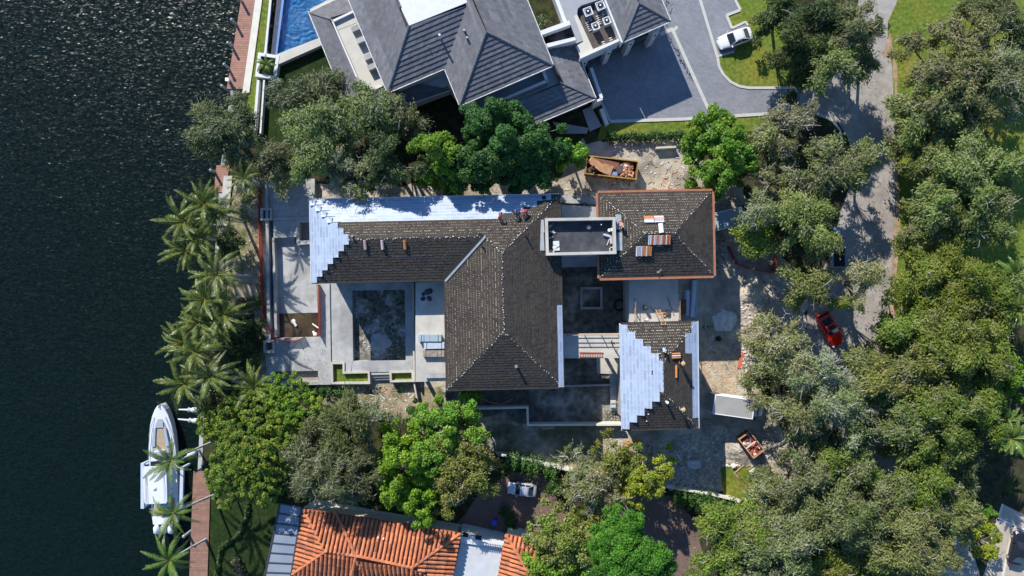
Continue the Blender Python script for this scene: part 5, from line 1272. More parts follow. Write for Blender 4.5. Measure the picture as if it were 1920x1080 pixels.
# ---------------------------------------------------------------- people on the site
skinm = mat('skin', (.36, .20, .13), .6, .05, 5)
cloth = lambda nm, c: mat('cloth_' + nm, c, .9, .1, 6)
trs_blue, trs_dark, boots = cloth('blue_trousers', (.06, .09, .17)), cloth('dark_trousers', (.035, .035, .045)), cloth('boots', (.06, .045, .03))
def person(label, u, v, rot, pose, shirt, trousers, hat=None, hair=(.02, .015, .012), z=None, bare=False):
    if z is None: p, f = hit(u, v)
    else: p = W(u, v, z)
    t = thing('person', label, 'person', (p.x, p.y, p.z + .05), rot)
    b = {'stand': .12, 'bend': 1.15, 'crouch': .55}[pose]; ph = {'stand': .90, 'bend': .86, 'crouch': .48}[pose]
    def sp(d, s_=0): return Vector((math.sin(b) * d - (.10 if pose == 'bend' else 0), s_, ph + math.cos(b) * d))
    V, E, R, Mi = [], [], [], []
    def add(co, r, par, m): V.append(Vector(co)); R.append(r); Mi.append(m); i = len(V) - 1; (E.append((par, i)) if par is not None else None); return i
    pel = add(sp(0), .15, None, 1); wa = add(sp(.18), .135, pel, 0); ch = add(sp(.40), .165, wa, 0); nk = add(sp(.55), .065, ch, 2); hd = add(sp(.64) + Vector((.02, 0, .02)), .095, nk, 2); ht = add(sp(.76) + Vector((.02, 0, .03)), .085, hd, 2)
    nose = add(sp(.66) + Vector((math.cos(b) * .11, 0, -math.sin(b) * .11 + .02)), .022, hd, 2)
    for s_ in (-1, 1):
        ear = add(sp(.67, s_ * .095), .022, hd, 2)
        sh = add(sp(.46, s_ * .19), .075, ch, 0)
        if pose == 'stand': el, wr = Vector((.10, s_ * .30, ph + .20)), Vector((.28, s_ * .26, ph + .06))
        else: el = sp(.40, s_ * .28) + Vector((.10, 0, -.24)); wr = el + Vector((.16, -s_ * .06, -.20))
        e = add(el, .05, sh, 0 if not bare else 2); w_ = add(wr, .034, e, 2); d = (wr - el).normalized(); hnd = add(wr + d * .07, .036, w_, 2)
        sd = d.cross(Vector((0, s_, 0))).normalized()
        for k in range(4):
            base_ = wr + d * .10 + sd * (k - 1.5) * .021; a1 = add(base_, .0105, hnd, 2); add(base_ + d * (.045 + .012 * (k in (1, 2))) + Vector((0, -s_ * .015, -.01)), .0085, a1, 2)
        th = add(wr + d * .05 - sd * .045, .012, hnd, 2); add(wr + d * .085 - sd * .065, .009, th, 2)
        hip = add(Vector((sp(0).x, s_ * .10, ph - .06)), .11, pel, 1)
        if pose == 'crouch': kn = Vector((.34, s_ * .17, .42)); an = Vector((.10, s_ * .15, .08))
        elif pose == 'bend': kn = Vector((.05, s_ * .16, .47)); an = Vector((-.02, s_ * .18, .08))
        else: kn = Vector((.05 * s_, s_ * .12, .48)); an = Vector((.10 * s_ - .03, s_ * .13, .08))
        k_ = add(kn, .065, hip, 1); a_ = add(an, .048, k_, 1); add(an + Vector((.17, s_ * .03, -.045)), .042, a_, 3)
    me = bpy.data.meshes.new('skel'); me.from_pydata([tuple(q) for q in V], E, []); o = bpy.data.objects.new('skel', me); C.objects.link(o)
    sk_ = o.modifiers.new('skin', 'SKIN'); sk_.use_smooth_shade = True
    for i, d_ in enumerate(me.skin_vertices[0].data): d_.radius = (R[i], R[i] * (.78 if i in (pel, wa, ch) else 1)); d_.use_root = (i == pel)
    ss = o.modifiers.new('sub', 'SUBSURF'); ss.levels = 1; ss.render_levels = 1
    dg = bpy.context.evaluated_depsgraph_get(); body = bpy.data.meshes.new_from_object(o.evaluated_get(dg)); bpy.data.objects.remove(o)
    for m_ in (shirt, trousers, skinm, boots): body.materials.append(m_)
    co = np.array([tuple(q) for q in V]); segs = [(V[a], V[c_], Mi[c_]) for a, c_ in E]
    for pl in body.polygons:
        c_ = pl.center; best = None
        for a, d_, m_ in segs:
            ab = d_ - a; tt = max(0, min(1, (c_ - a).dot(ab) / max(ab.length_squared, 1e-9))); dd = (a + ab * tt - c_).length
            if best is None or dd < best[0]: best = (dd, m_)
        pl.material_index = best[1] if best else 0; pl.use_smooth = True
    body.name = 'body'; bo = bpy.data.objects.new('body', body); C.objects.link(bo); bo.parent = t
    top = V[ht]; ax = (V[ht] - V[hd]).normalized()
    Mh = Matrix.Translation(V[hd] + ax * .05) @ ax.to_track_quat('Z', 'Y').to_matrix().to_4x4()
    for s_ in (-1, 1): mb = MB(); mb.dome(sp(.69, s_ * .035) + Vector((math.cos(b) * .092, 0, -math.sin(b) * .092 + .03)), .013, 6, 2); mb.build('eye', black_rub, t, world=False)
    if hat is not None:
        mb = MB(); mb.dome((0, 0, .03), .115, 12, 4, 1.0); mb.tube([(0, 0, .025), (0, 0, .045)], [.24 if hat[1] else .15, .23 if hat[1] else .14], 14); mb.v = [Mh @ q for q in mb.v]; mb.build('hat', hat[0], t, world=False)
    else:
        mb = MB(); mb.dome((-.015, 0, .0), .112, 10, 4, 1.05); mb.v = [Mh @ q for q in mb.v]; mb.build('hair', mat('black_hair', (.015, .012, .01), .6, .1, 8), t, world=False)
    return t
red_s, dk_s, wh_s, gb_s, pk_s, or_s = cloth('red_shirt', (.50, .06, .08)), cloth('dark_shirt', (.03, .03, .05)), cloth('white_shirt', (.65, .65, .66)), cloth('grey_blue_shirt', (.32, .42, .55)), cloth('pink_shirt', (.62, .42, .42)), cloth('coral_shirt', (.62, .20, .14))
straw = mat('straw_hat', (.52, .36, .17), .9, .15, 8); cap_o = mat('orange_cap', (.62, .24, .08), .7, .05, 5); cap_w = mat('white_cap', (.7, .7, .7), .7, .05, 5)
person('roofer in red shirt bending alone on the white membrane', 937, 409, 1.2, 'bend', red_s, trs_dark)
person('roofer in dark shirt crouching on the white membrane beside the black felt', 970, 403, 2.6, 'bend', dk_s, trs_blue)
person('roofer in red shirt and orange cap bending over the black felt', 986, 397, 3.4, 'bend', red_s, trs_blue, (cap_o, False))
person('roofer in coral shirt and white cap beside the flat parapet roof', 1161, 419, -1.0, 'bend', coral if False else or_s, trs_dark, (cap_w, False))
person('roofer in grey blue shirt bending on the north slope of the south roof', 1241, 652, -1.2, 'bend', gb_s, trs_dark)
person('roofer in straw hat standing beside the three orange tiles', 1275, 680, 1.9, 'stand', dk_s, trs_dark, (straw, True))
person('roofer in straw hat and blue shirt standing low on the south roof', 1275, 765, 1.7, 'stand', cloth('blue_shirt', (.20, .26, .40)), trs_blue, (straw, True))
person('worker in pink shirt standing on the sunlit part of the terrace', 1209, 600, 1.5, 'stand', pk_s, trs_dark, (cap_w, False), z=5.0)
person('worker in white shirt walking in shade beside the south roof', 1318, 612, .3, 'stand', wh_s, trs_dark, None, z=.03)
person('worker in dark clothes standing on the bridge slab near the white membrane', 1146, 642, .8, 'stand', dk_s, trs_dark, None, z=5.0)

# ---------------------------------------------------------------- loose things on the site
tile_cols = {'o': mat('orange_tile', (.56, .20, .055), .7, .12, 4), 'r': mat('red_brown_tile', (.36, .10, .06), .7, .15, 4), 'w': mat('whitish_tile', (.62, .58, .55), .7, .08, 4), 'g': mat('grey_tile', (.40, .42, .46), .7, .08, 4), 'b': mat('blue_grey_tile', (.38, .48, .56), .7, .08, 4), 'p': mat('pink_tile', (.55, .36, .32), .7, .1, 4)}
def arc_tile(mb, M, ln, r, th=.02):
    n_ = 7; V = []
    for y in (-ln / 2, ln / 2):
        for rr in (r, r - th):
            V += [M @ Vector((-math.cos(math.pi * k / n_) * rr, y, math.sin(math.pi * k / n_) * rr)) for k in range(n_ + 1)]
    b = len(mb.v); mb.v += V; m = n_ + 1
    mb.grid(b, [(k, k + 1, 2 * m + k + 1, 2 * m + k) for k in range(n_)] + [(m + k + 1, m + k, 3 * m + k, 3 * m + k + 1) for k in range(n_)] + [(k, m + k, m + k + 1, k + 1) for k in range(n_)] + [(2 * m + k + 1, 3 * m + k + 1, 3 * m + k, 2 * m + k) for k in range(n_)])
def tile_stack(label, u, v, cols, pitch, ln, ang, r=.2, group='stacks of ridge tiles on the east roof'):
    p, f = hit(u, v); Mf = Matrix((f.e, f.up, f.n)).transposed().to_4x4(); Mf.translation = p + f.n * .06
    M = Mf @ Matrix.Rotation(ang, 4, 'Z'); t = thing('tile_stack', label, 'roof tiles', mat4=M, group=group)
    n_ = len(cols)
    for i, c in enumerate(cols):
        for lay in range(2):
            mb = MB(); arc_tile(mb, Matrix.Translation(((i - (n_ - 1) / 2) * pitch, .02 * (i % 3), .04 + lay * .11)), ln, r); mb.build('roof_tile', tile_cols[c], t, world=False)
up_ = math.pi / 2
tile_stack('square stack of orange and white ridge tiles, first of the top pair', 1216, 413, 'woogw'[::-1] and 'oogww', .17, 1.15, up_, .1)
tile_stack('square stack of coral and white ridge tiles, second of the top pair', 1235, 412.5, 'wppgw', .17, 1.15, up_, .1)
tile_stack('two long pale tiles laid between the stacks on the ridge', 1239, 429, 'bww', .18, 1.25, 0, .1)
tile_stack('long row of twelve ridge tiles, red and white, below the east roof ridge', 1236, 449, 'bwrwpogworwro'[:13], .205, 1.15, 0, .105)
tile_stack('row of grey and orange ridge tiles lowest on the east roof', 1207, 470, 'wgbwoowooo', .19, 1.2, 0, .1)
tile_stack('three orange and white ridge tiles beside the straw hatted roofer', 1266, 667, 'owo', .24, 1.15, 0, .12, 'ridge tiles on the south roof')
tile_stack('single long orange tile lying below the standing roofer', 1266.5, 696, 'o', .2, 1.5, up_, .11, 'ridge tiles on the south roof')
tile_stack('red brown tile roll on the west wing, end nearest the canal', 685, 458, 'pp', .1, 1.15, 0, .12, 'tiles on the west wing')
tile_stack('whitish tile roll on the west wing, between the other two', 717.5, 458, 'wp', .1, 1.15, 0, .12, 'tiles on the west wing')
tile_stack('orange tile roll on the west wing, closest to the valley', 759.5, 458, 'oo', .1, 1.15, 0, .12, 'tiles on the west wing')
def ladder(label, a, b, w, m=timber):
    a, b = Vector(a), Vector(b); d = (b - a).normalized(); sd = d.cross(Vector((0, 0, 1))).normalized() * w / 2; n_ = int((b - a).length / .3)
    t = thing('ladder', label, 'ladder', a)
    for s_ in (-1, 1): mb = MB(); mb.bar(a + sd * s_, b + sd * s_, .07, .09); mb.build('side_rail', m, t)
    for i in range(n_): c = a.lerp(b, (i + .5) / n_); mb = MB(); mb.bar(c - sd, c + sd, .05, .05); mb.build('rung', m, t)
ladder('red brown ladder lying along the edge of the sunlit bridge slab', W(1086, 664.5, 5.12), W(1131, 665, 5.12), .55, mat('red_ladder', (.40, .14, .08), .6, .1, 3))
ladder('timber ladder leaning from the terrace against the south roof', W(1232, 578, 5.05), W(1245, 609, 8.5), .5)
ladder('short timber ladder standing at the lower edge of the east roof', W(1234, 527, 5.05), W(1236, 508, 8.7), .5, mat('pale_ladder', (.5, .42, .3), .7, .1, 3))
# terrace clutter
mb = MB(); p = W(1252, 588, 5.0); mb.dome(p, .42, 10, 4, .6); mb.tube([p + Vector((0, 0, .25)), p + Vector((0, 0, .3))], [.3, .25], 10); single('tool_bag', mb, black_felt, 'black tool bag among cables on the sunlit terrace', 'bag')
mb = MB(); p = W(1245, 590, 5.0)
for k in range(3): mb.tube([p + Vector((math.cos(a) * (.36 - k * .06), math.sin(a) * (.36 - k * .06), .05 + k * .06)) for a in [i * .5 for i in range(14)]], .035, 5)
single('cable_coil', mb, mat('orange_cable', (.55, .26, .08), .6, .1, 4), 'coil of orange cable next to the black tool bag', 'cable')
mb = MB(); mb.tube([W(1219, 576, 5.06), W(1228, 585, 5.06), W(1236, 602, 5.06)], .05, 6); single('metal_pipe', mb, old_timber, 'thin dark pipe lying across the terrace shade line', 'pipe')
mb = MB(); mb.bar(W(1252, 558, 5.1), W(1263, 590, 5.1), .12, .08); single('loose_plank', mb, old_timber, 'dark plank lying beyond the tool bag on the terrace', 'plank')
mb = MB(); p = W(1209, 577, 5.0); mb.tube([p, p + Vector((0, 0, .9)), p + Vector((0, 0, 1.0))], [.28, .22, .1], 8); [mb.tube([p + Vector((0, 0, .9)), p + Vector((x * .4, y * .4, 0))], .04, 5) for x, y in ((1, 0), (-.5, .8), (-.5, -.8))]; single('work_stand', mb, black_felt, 'dark tripod work stand on the terrace behind the pink shirted worker', 'stand')
# stacked materials
def stack(label, u, v, w, d, n_, th, z, ang, m, name='board_stack', piece='board', gap=0.0, cat='boards', cols=1):
    p = W(u, v, z + n_ * th); t = thing(name, label, cat, (p.x, p.y, z), ang)
    for c in range(cols):
        for i in range(n_):
            mb = MB(); mb.box(((c - (cols - 1) / 2) * w / cols + random.Random(i + c).uniform(-.03, .03), 0, th * (i + .5) + .003), (w / cols - .03, d, th * .9)); mb.build(piece, m, t, world=False)
    mb = MB(); [mb.bar((x * w * .36, -d / 2 - .012, n_ * th + .012), (x * w * .36, d / 2 + .012, n_ * th + .012), .05, .02) for x in (-1, 1)]; mb.build('strap', black_rub, t, world=False)
    return t
bluepanel = mat('blue_grey_panel', (.30, .38, .43), .6, .08, 2); greypanel = mat('grey_panel', (.40, .46, .52), .6, .08, 2)
stack('blue grey panel stack on the balcony, upper of the three piles', 806, 634, 2.9, .85, 5, .14, 5.0, .0, bluepanel, cols=4); stack('grey panel stack on the balcony, between blue and timber piles', 814, 648, 2.6, .8, 4, .14, 5.0, .02, greypanel)
stack('timber pallet stack on the balcony beside the big roof', 813, 663, 2.7, .8, 4, .14, 5.0, 0, old_timber, cols=3)
p0 = W(800, 553, 5.0); mb = MB(); rg = random.Random(4)
for k in range(9): q = p0 + Vector((rg.uniform(-.7, .5), rg.uniform(-.6, .7), 0)); mb.dome(q, rg.uniform(.2, .42), 7, 3, .7)
single('dark_sack_heap', mb, black_felt, 'heap of black sacks in the balcony shade under the west wing', 'sacks')
stack('long white panel stack in shade east of the terrace, outer row', 1301, 560, .85, 4.9, 3, .2, .02, math.radians(-4), mat('white_panel', (.55, .60, .68), .6, .06, 2)); stack('white panel stack in shade east of the terrace, beside the wall', 1290, 568, .8, 3.4, 2, .2, .02, math.radians(1), MATS['white_panel'])
mb = MB(); p = W(1283, 575, .5); mb.box((p.x, p.y, .46), (.55, 1.9, .08)); single('brown_sheet', mb, bm3, 'dark brown sheet on the white panels beside the terrace', 'board')
for (u0, v0, u1, v1, w, lab, m) in ((1319, 700, 1326, 731, .32, 'brown plank lying on the sand beside the south roof', timber), (1386, 691, 1393, 660, .55, 'red painted board at the tree edge above the box truck', mat('red_board', (.50, .12, .07), .7, .1, 3)),
                              (1376, 888, 1411, 858, .16, 'long thin timber from the rubble up to the small skip', timber), (1378, 889, 1410, 917, .20, 'light timber batten on the grass below the rubble, longer one', timber), (1384, 893, 1407, 915, .12, 'thin timber batten beside the longer batten on the grass', old_timber),
                              (1420, 858, 1423, 880, .16, 'short timber standing out of the small skip shade', timber), (1425, 855, 1430, 890, .1, 'thin dark timber below the small skip', old_timber), (1399, 700, 1420, 712, .5, 'reddish scrap board under the grey oak', bm3), (670, 561, 690, 565, .4, 'pale plank lying in the dark terrace pit', old_timber),
                              (1170, 838, 1185, 850, .6, 'orange boards on the sand, bottom piece', mat('orange_board', (.52, .22, .08), .8, .15, 3)), (1186, 828, 1196, 822, .9, 'orange bucket lid on the sand below the south roof', MATS['orange_board']), (1172, 828, 1183, 832, .4, 'orange board on the sand between lid and bottom piece', MATS['orange_board'])):
    mb = MB(); mb.bar(W(u0, v0, .09), W(u1, v1, .09), w, .08); single('loose_board' if w > .25 else 'timber_batten', mb, m, lab, 'board')
# rocks
def boulder(label, u, v, sx, sy, sz, m, ang=0, seed=1, name='stone_block'):
    rg = random.Random(seed); bm = bmesh.new(); bmesh.ops.create_icosphere(bm, subdivisions=3, radius=1)
    for q in bm.verts:
        k = max(abs(q.co.x), abs(q.co.y)); f = 1 / max(k, .75); q.co.x *= f * .9; q.co.y *= f * .9
        q.co = Vector((q.co.x * sx / 2 * rg.uniform(.93, 1.05), q.co.y * sy / 2 * rg.uniform(.93, 1.05), max(q.co.z, -.2) * sz * rg.uniform(.88, 1.08)))
    me = bpy.data.meshes.new(name); bm.to_mesh(me); bm.free(); me.materials.append(m); o = bpy.data.objects.new(name, me); C.objects.link(o); p = W(u, v, sz / 2); o.location = (p.x, p.y, .1 * sz); o.rotation_euler = (0, 0, ang); tag(o, label, 'rock')
boulder('large pale rectangular stone slab in the shaded rubble', 1301, 872, 2.1, 1.3, .5, mat('pale_rock', (.47, .46, .45), .95, .2, 2), .08, 2)
boulder('white boulder on the sunlit rubble beside the small skip', 1376, 874, .7, .7, .4, mat('white_rock', (.65, .62, .56), .95, .15, 2), .3, 3); boulder('grey angular rock at the foot of the bare trunk', 1413, 885, 1.1, .8, .5, concrete, .5, 4)
# soil and sand heaps
def heap(label, u, v, r, h, m, seed, name='sand_heap', asp=1.0):
    rg = random.Random(seed); mb = MB(); p = W(u, v, 0); n_ = 18; rings = 7
    for i in range(rings):
        f = 1 - i / rings
        for k in range(n_):
            a = 2 * math.pi * k / n_; rr = r * f * (1 + .18 * math.sin(3 * a + seed) + rg.uniform(-.07, .07)); mb.v.append(Vector((p.x + math.cos(a) * rr * asp, p.y + math.sin(a) * rr, h * (1 - f) ** .8 * (1 + rg.uniform(-.12, .12)) + .005 * (i > 0))))
    mb.v.append(Vector((p.x, p.y, h))); mb.grid(0, [(i * n_ + k, i * n_ + (k + 1) % n_, (i + 1) * n_ + (k + 1) % n_, (i + 1) * n_ + k) for i in range(rings - 1) for k in range(n_)] + [((rings - 1) * n_ + k, (rings - 1) * n_ + (k + 1) % n_, rings * n_) for k in range(n_)])
    single(name, mb, m, label, 'heap')
heap('pale sand heap with tyre tracks beside the dark red fence', 1413, 545, 2.0, 1.1, sandmat, 3); heap('low sand heap between the fence and the oak shade', 1437, 572, 1.7, .7, sandmat, 4, asp=1.3); heap('rubble heap beside the small rusty skip', 1388, 842, 2.2, .7, rubmat, 5, 'rubble_heap', 1.2)
heap('grey sand heap in the shade east of the south roof', 1363, 600, 1.3, .25, MATS['pale_sand'], 6); heap('pale soil heap in the dark terrace pit', 712, 642, 1.2, .3, concrete, 8, 'soil_heap', 1.3)
mb = MB(); p = W(1347, 635, .4); mb.tube([(p.x, p.y, 0), (p.x, p.y, .5)], [.3, .36], 12); single('dark_bucket', mb, black_rub, 'black drum standing in the shade east of the south roof', 'drum')
mb = MB(); p = W(1161, 572, .1)
for k in range(5): mb.tube([Vector((p.x + math.cos(a) * (.55 + .05 * k), p.y + math.sin(a) * (.6 + .05 * k), .05 + .04 * k)) for a in [i * .45 for i in range(15)]], .03, 5)
single('hose_coil', mb, black_rub, 'coil of dark hose on the courtyard floor beside the terrace', 'hose')
for u, v in ((1150, 754), (1150, 762)):
    p = W(u, v, .9); mb = MB(); mb.box((p.x, p.y, .72), (.7, .45, .4)); mb.box((p.x, p.y, .94), (.5, .3, .06)); single('grey_crate', mb, concrete_lt if v < 760 else greypanel, 'pale crate on the step beside the south roof' if v < 760 else 'blue grey crate on the step, closer to the garden wall', 'crate', 'crates beside the south roof')
def pallet(label, u, v, ang, lay=1):
    p = W(u, v, .15); t = thing('pallet', label, 'pallet', (p.x, p.y, .02), ang)
    for i in range(lay):
        z = i * .15
        for k in range(6): mb = MB(); mb.box((0, -.5 + k * .2, z + .125), (1.2, .13, .03)); mb.build('slat', old_timber, t, world=False)
        for x in (-.52, 0, .52): mb = MB(); mb.box((x, 0, z + .06), (.1, 1.1, .1)); mb.build('bearer', old_timber, t, world=False)
pallet('single weathered pallet on the sand above the flat parapet roof', 1078, 375, .2); pallet('pair of stacked pallets between skip and terracotta edged roof', 1104, 350, -.4, 2); pallet('pallet in the shade beside the rubble yard', 1262, 838, .5); pallet('three stacked pallets beside the box truck rear', 1326, 795, .1, 3); pallet('weathered pallet below the round bright tree', 1290, 330, .9)
mb = MB(); p = W(1094, 386, .5); mb.prism([(p.x - .5, p.y - .3), (p.x + .45, p.y - .35), (p.x + .45, p.y + .35), (p.x - .5, p.y + .3)], .3, .62); mb.tube([(p.x + .6, p.y, 0.2), (p.x + .75, p.y, .2)], [.2, .2], 8); [mb.bar((p.x - .4, p.y + s_ * .28, .45), (p.x - 1.1, p.y + s_ * .3, .6), .05, .05) for s_ in (-1, 1)]; single('wheelbarrow', mb, black_felt, 'dark wheelbarrow on the dirt beside the white membrane roof', 'wheelbarrow')
mb = MB(); rg = random.Random(77)
for k in range(420):
    u0, v0, u1, v1 = rg.choice([(1060, 350, 1120, 400), (1100, 340, 1280, 358), (1215, 270, 1300, 345), (1315, 630, 1385, 740), (1215, 810, 1350, 900), (1355, 820, 1440, 880), (1340, 440, 1360, 510), (655, 725, 780, 750)]); q = W(rg.uniform(u0, u1), rg.uniform(v0, v1), .05)
    c = rg.choice([(.55, .4, .25), (.35, .25, .16), (.7, .68, .64), (.2, .2, .21), (.6, .3, .16), (.45, .47, .5)]); mb.tint = c; mb.box(q, (rg.uniform(.15, .9), rg.uniform(.05, .18), .05), rz=rg.uniform(0, 3.1))
o = mb.build('building_scraps', MATS['mixed_debris']); tag(o, kind='stuff')
# litter on the flat parapet roof
fz = FZ - .96
def on_flat(u, v): return W(u, v, fz + .01)
mb = MB(); p = on_flat(1104, 426); mb.tube([p, p + Vector((0, 0, .03)), p + Vector((0, 0, .34))], [.30, .30, .18], 14); mb.tube([p + Vector((0, 0, .34)), p + Vector((0, 0, .37))], [.12, .12], 10); single('roof_outlet', mb, mat('tan_collar', (.42, .34, .25), .8, .1, 4), 'tan round vent collar on the black flat roof', 'vent')
mb = MB(); p = on_flat(1126, 422); mb.tube([p, p + Vector((0, 0, .75))], .06, 8); single('white_vent', mb, white_metal, 'thin white vent pipe on the black flat roof', 'vent')
for i, (u0, v0, u1, v1, r, lab) in enumerate(((1131, 440, 1144, 444, .16, 'grey roll of felt lying across the flat roof'), (1145, 443, 1146, 457, .15, 'grey felt roll along the parapet of the flat roof'), (1138, 460, 1143, 447, .06, 'thin pinkish tube beside the felt rolls'))):
    mb = MB(); a, b = on_flat(u0, v0) + Vector((0, 0, r)), on_flat(u1, v1) + Vector((0, 0, r)); mb.tube([a, b], r, 10); mb.tube([b, b + (b - a).normalized() * .02], [r * .3, r * .3], 8); single('felt_roll', mb, mat('grey_felt_roll', (.42, .43, .48), .8, .1, 4) if i < 2 else pk_s, lab, 'roll')
for u, v, lab in ((1141.5, 432, 'first of two white buckets on the flat roof near the roofer'), (1145.5, 431, 'second white bucket on the flat roof, against the parapet')):
    mb = MB(); p = on_flat(u, v); mb.tube([p, p + Vector((0, 0, .36)), p + Vector((0, 0, .36))], [.15, .19, .12], 12); single('white_bucket', mb, white_metal, lab, 'bucket', 'buckets on the flat roof')
mb = MB(); p = on_flat(1147, 468)
for k in range(2): mb.tube([p + Vector((math.cos(a) * .26, math.sin(a) * .26, .05 + k * .06)) for a in [i * .45 for i in range(15)]], .035, 5)
single('white_hose_ring', mb, white_metal, 'white hose ring in the corner of the flat roof', 'hose')
mb = MB(); rg = random.Random(9)
for k in range(34):
    u, v = rg.choice([(1033, 422), (1036, 440), (1034, 452), (1040, 464), (1034, 470), (1038, 470)]); q = on_flat(u + rg.uniform(-4, 5), v + rg.uniform(-6, 5)); s_ = rg.uniform(.06, .22); g = rg.uniform(.5, 1.1); mb.tint = (g, g, g * 1.02)
    mb.box(q + Vector((0, 0, s_ * .4)), (s_ * rg.uniform(.8, 2), s_, s_ * .8), rz=rg.uniform(0, 3))
o = mb.build('roof_litter', foam); tag(o, kind='stuff')
mb = MB(); p = on_flat(1043, 461); mb.box(p + Vector((0, 0, .06)), (.75, 1.15, .1), rz=.06); mb.box(p + Vector((.05, .1, .16)), (.5, .5, .1), rz=.5); single('plastic_sheet_bundle', mb, mat('pale_plastic', (.55, .57, .6), .5, .15, 6), 'folded pale plastic sheet among litter on the flat roof', 'sheet')
mb = MB(); mb.dome(W(550, 603, .2), .35, 8, 3, .4); mb.box(W(553, 607, .35), (.3, .7, .1), rz=.5); single('white_bag', mb, white_paint, 'white bag floating in the muddy pool puddle', 'bag')
mb = MB(); mb.bar(W(586, 607, .35), W(597, 615, .8), .16, .06); single('pale_plank', mb, cream_paint, 'pale plank leaning out of the muddy puddle', 'plank')
mb = MB(); mb.dome(W(591, 627, .2), .3, 8, 3, .6); mb.dome(W(588, 623, .2), .2, 8, 3, .6); single('rag_heap', mb, white_paint, 'small white rag heap in the corner of the muddy puddle', 'rags')
mb = MB(); mb.tube([W(1000 + x, y, .06) for x, y in ((-95, 748), (-80, 755), (-60, 758), (-45, 752), (-38, 746))], .04, 5); single('pink_hose', mb, pk_s, 'pinkish hose trailing in the shade below the big roof', 'hose')
# bin and round planter by the orange house
mb = MB(); p = W(927, 980, 1.0); mb.box((p.x, p.y, .55), (.6, .6, 1.1)); mb.box((p.x, p.y, 1.13), (.66, .66, .08)); single('blue_bin', mb, mat('blue_plastic', (.02, .08, .45), .5, .05, 3), 'bright blue bin beside the white balustrade', 'bin')
# ---------------------------------------------------------------- trees and plants
def np_mesh(name, V, tint, m):
    """Quads from an (N,4,3) array, one colour each."""
    N = len(V); me = bpy.data.meshes.new(name)
    me.vertices.add(N * 4); me.vertices.foreach_set('co', V.astype(np.float32).ravel())
    me.loops.add(N * 4); me.loops.foreach_set('vertex_index', np.arange(N * 4, dtype=np.int32))
    me.polygons.add(N); me.polygons.foreach_set('loop_start', np.arange(0, N * 4, 4, dtype=np.int32)); me.polygons.foreach_set('loop_total', np.full(N, 4, dtype=np.int32))
    at = me.attributes.new('tint', 'FLOAT_COLOR', 'FACE'); at.data.foreach_set('color', np.concatenate([tint, np.ones((N, 1))], 1).astype(np.float32).ravel())
    me.materials.append(m); me.update(calc_edges=True); return me

def nrm(a): return a / np.maximum(np.linalg.norm(a, axis=-1, keepdims=True), 1e-9)

KINDS = {   # base colours, leaf length, width, lobes per m2, lobe radius (share of crown, min, max), leaves per m2 of lobe, outward spray, twigs, flat, lobe spread
    'oak':    dict(cols=[(.150, .180, .052), (.176, .196, .070), (.120, .158, .038), (.195, .195, .098)], L=.40, Wd=.15, lobes=2.0, lr=(.65, 1.35), dens=72, twigs=1.1, flat=.62, up=.6, stretch=1),
    'greyoak': dict(cols=[(.215, .225, .115), (.190, .212, .085), (.25, .245, .150), (.165, .20, .062)], L=.38, Wd=.13, lobes=1.8, lr=(.6, 1.2), dens=62, twigs=2.4, flat=.6, up=.55, stretch=1),
    'green':  dict(cols=[(.135, .195, .020), (.165, .215, .030), (.105, .168, .016), (.185, .21, .05)], L=.40, Wd=.15, lobes=2.0, lr=(.65, 1.35), dens=72, twigs=.7, flat=.62, up=.6, stretch=0.8),
    'casuarina': dict(cols=[(.125, .145, .055), (.098, .122, .042), (.155, .165, .080)], L=.50, Wd=.11, lobes=2.0, lr=(.65, 1.4), dens=80, twigs=.9, flat=.6, up=.45, stretch=1.1),
    'dark':   dict(cols=[(.062, .090, .026), (.082, .108, .036), (.048, .072, .02)], L=.40, Wd=.15, lobes=1.9, lr=(.7, 1.45), dens=75, twigs=.4, flat=.62, up=.3, stretch=0.7),
    'ficus':  dict(cols=[(.030, .100, .020), (.045, .125, .022), (.024, .080, .016)], L=.30, Wd=.20, lobes=3.3, lr=(.55, 1.0), dens=105, twigs=0, flat=.7, up=.5, boughs=.9, gather=.8),
    'bright': dict(cols=[(.100, .225, .014), (.140, .260, .018), (.070, .180, .012), (.17, .26, .024)], L=.32, Wd=.20, lobes=3.6, lr=(.5, .95), dens=92, twigs=.25, flat=.68, up=.45, boughs=.9, gather=.8),
    'lime':   dict(cols=[(.150, .255, .012), (.190, .285, .018), (.110, .210, .012)], L=.32, Wd=.20, lobes=3.4, lr=(.48, .88), dens=88, twigs=.2, flat=.66, up=.45, boughs=.9, gather=.8),
    'olive':  dict(cols=[(.150, .190, .028), (.180, .205, .040), (.115, .160, .022), (.20, .19, .06)], L=.34, Wd=.19, lobes=2.5, lr=(.5, .95), dens=75, twigs=.5, flat=.64, up=.4, boughs=.9, gather=.8, stretch=0.4),
    'yellow': dict(cols=[(.215, .270, .014), (.250, .285, .020), (.165, .225, .014)], L=.30, Wd=.18, lobes=2.8, lr=(.45, .85), dens=80, twigs=.3, flat=.66, up=.45, boughs=.9, gather=.8),
    'knobby': dict(cols=[(.095, .180, .012), (.150, .230, .018), (.065, .135, .010), (.21, .26, .026)], L=.25, Wd=.16, lobes=6.5, lr=(.30, .50), dens=118, twigs=0, flat=.55, up=.7, even=1),
    'carpet': dict(cols=[(.062, .185, .010), (.085, .215, .014), (.046, .150, .010)], L=.30, Wd=.20, lobes=2.2, lr=(.75, 1.25), dens=110, twigs=0, flat=.62, up=.75, even=1),
}
leafm = leaf_mat('leaf', .25, .62); leaf_shiny = leaf_mat('glossy_leaf', .18, .38)
LEAVES = 0
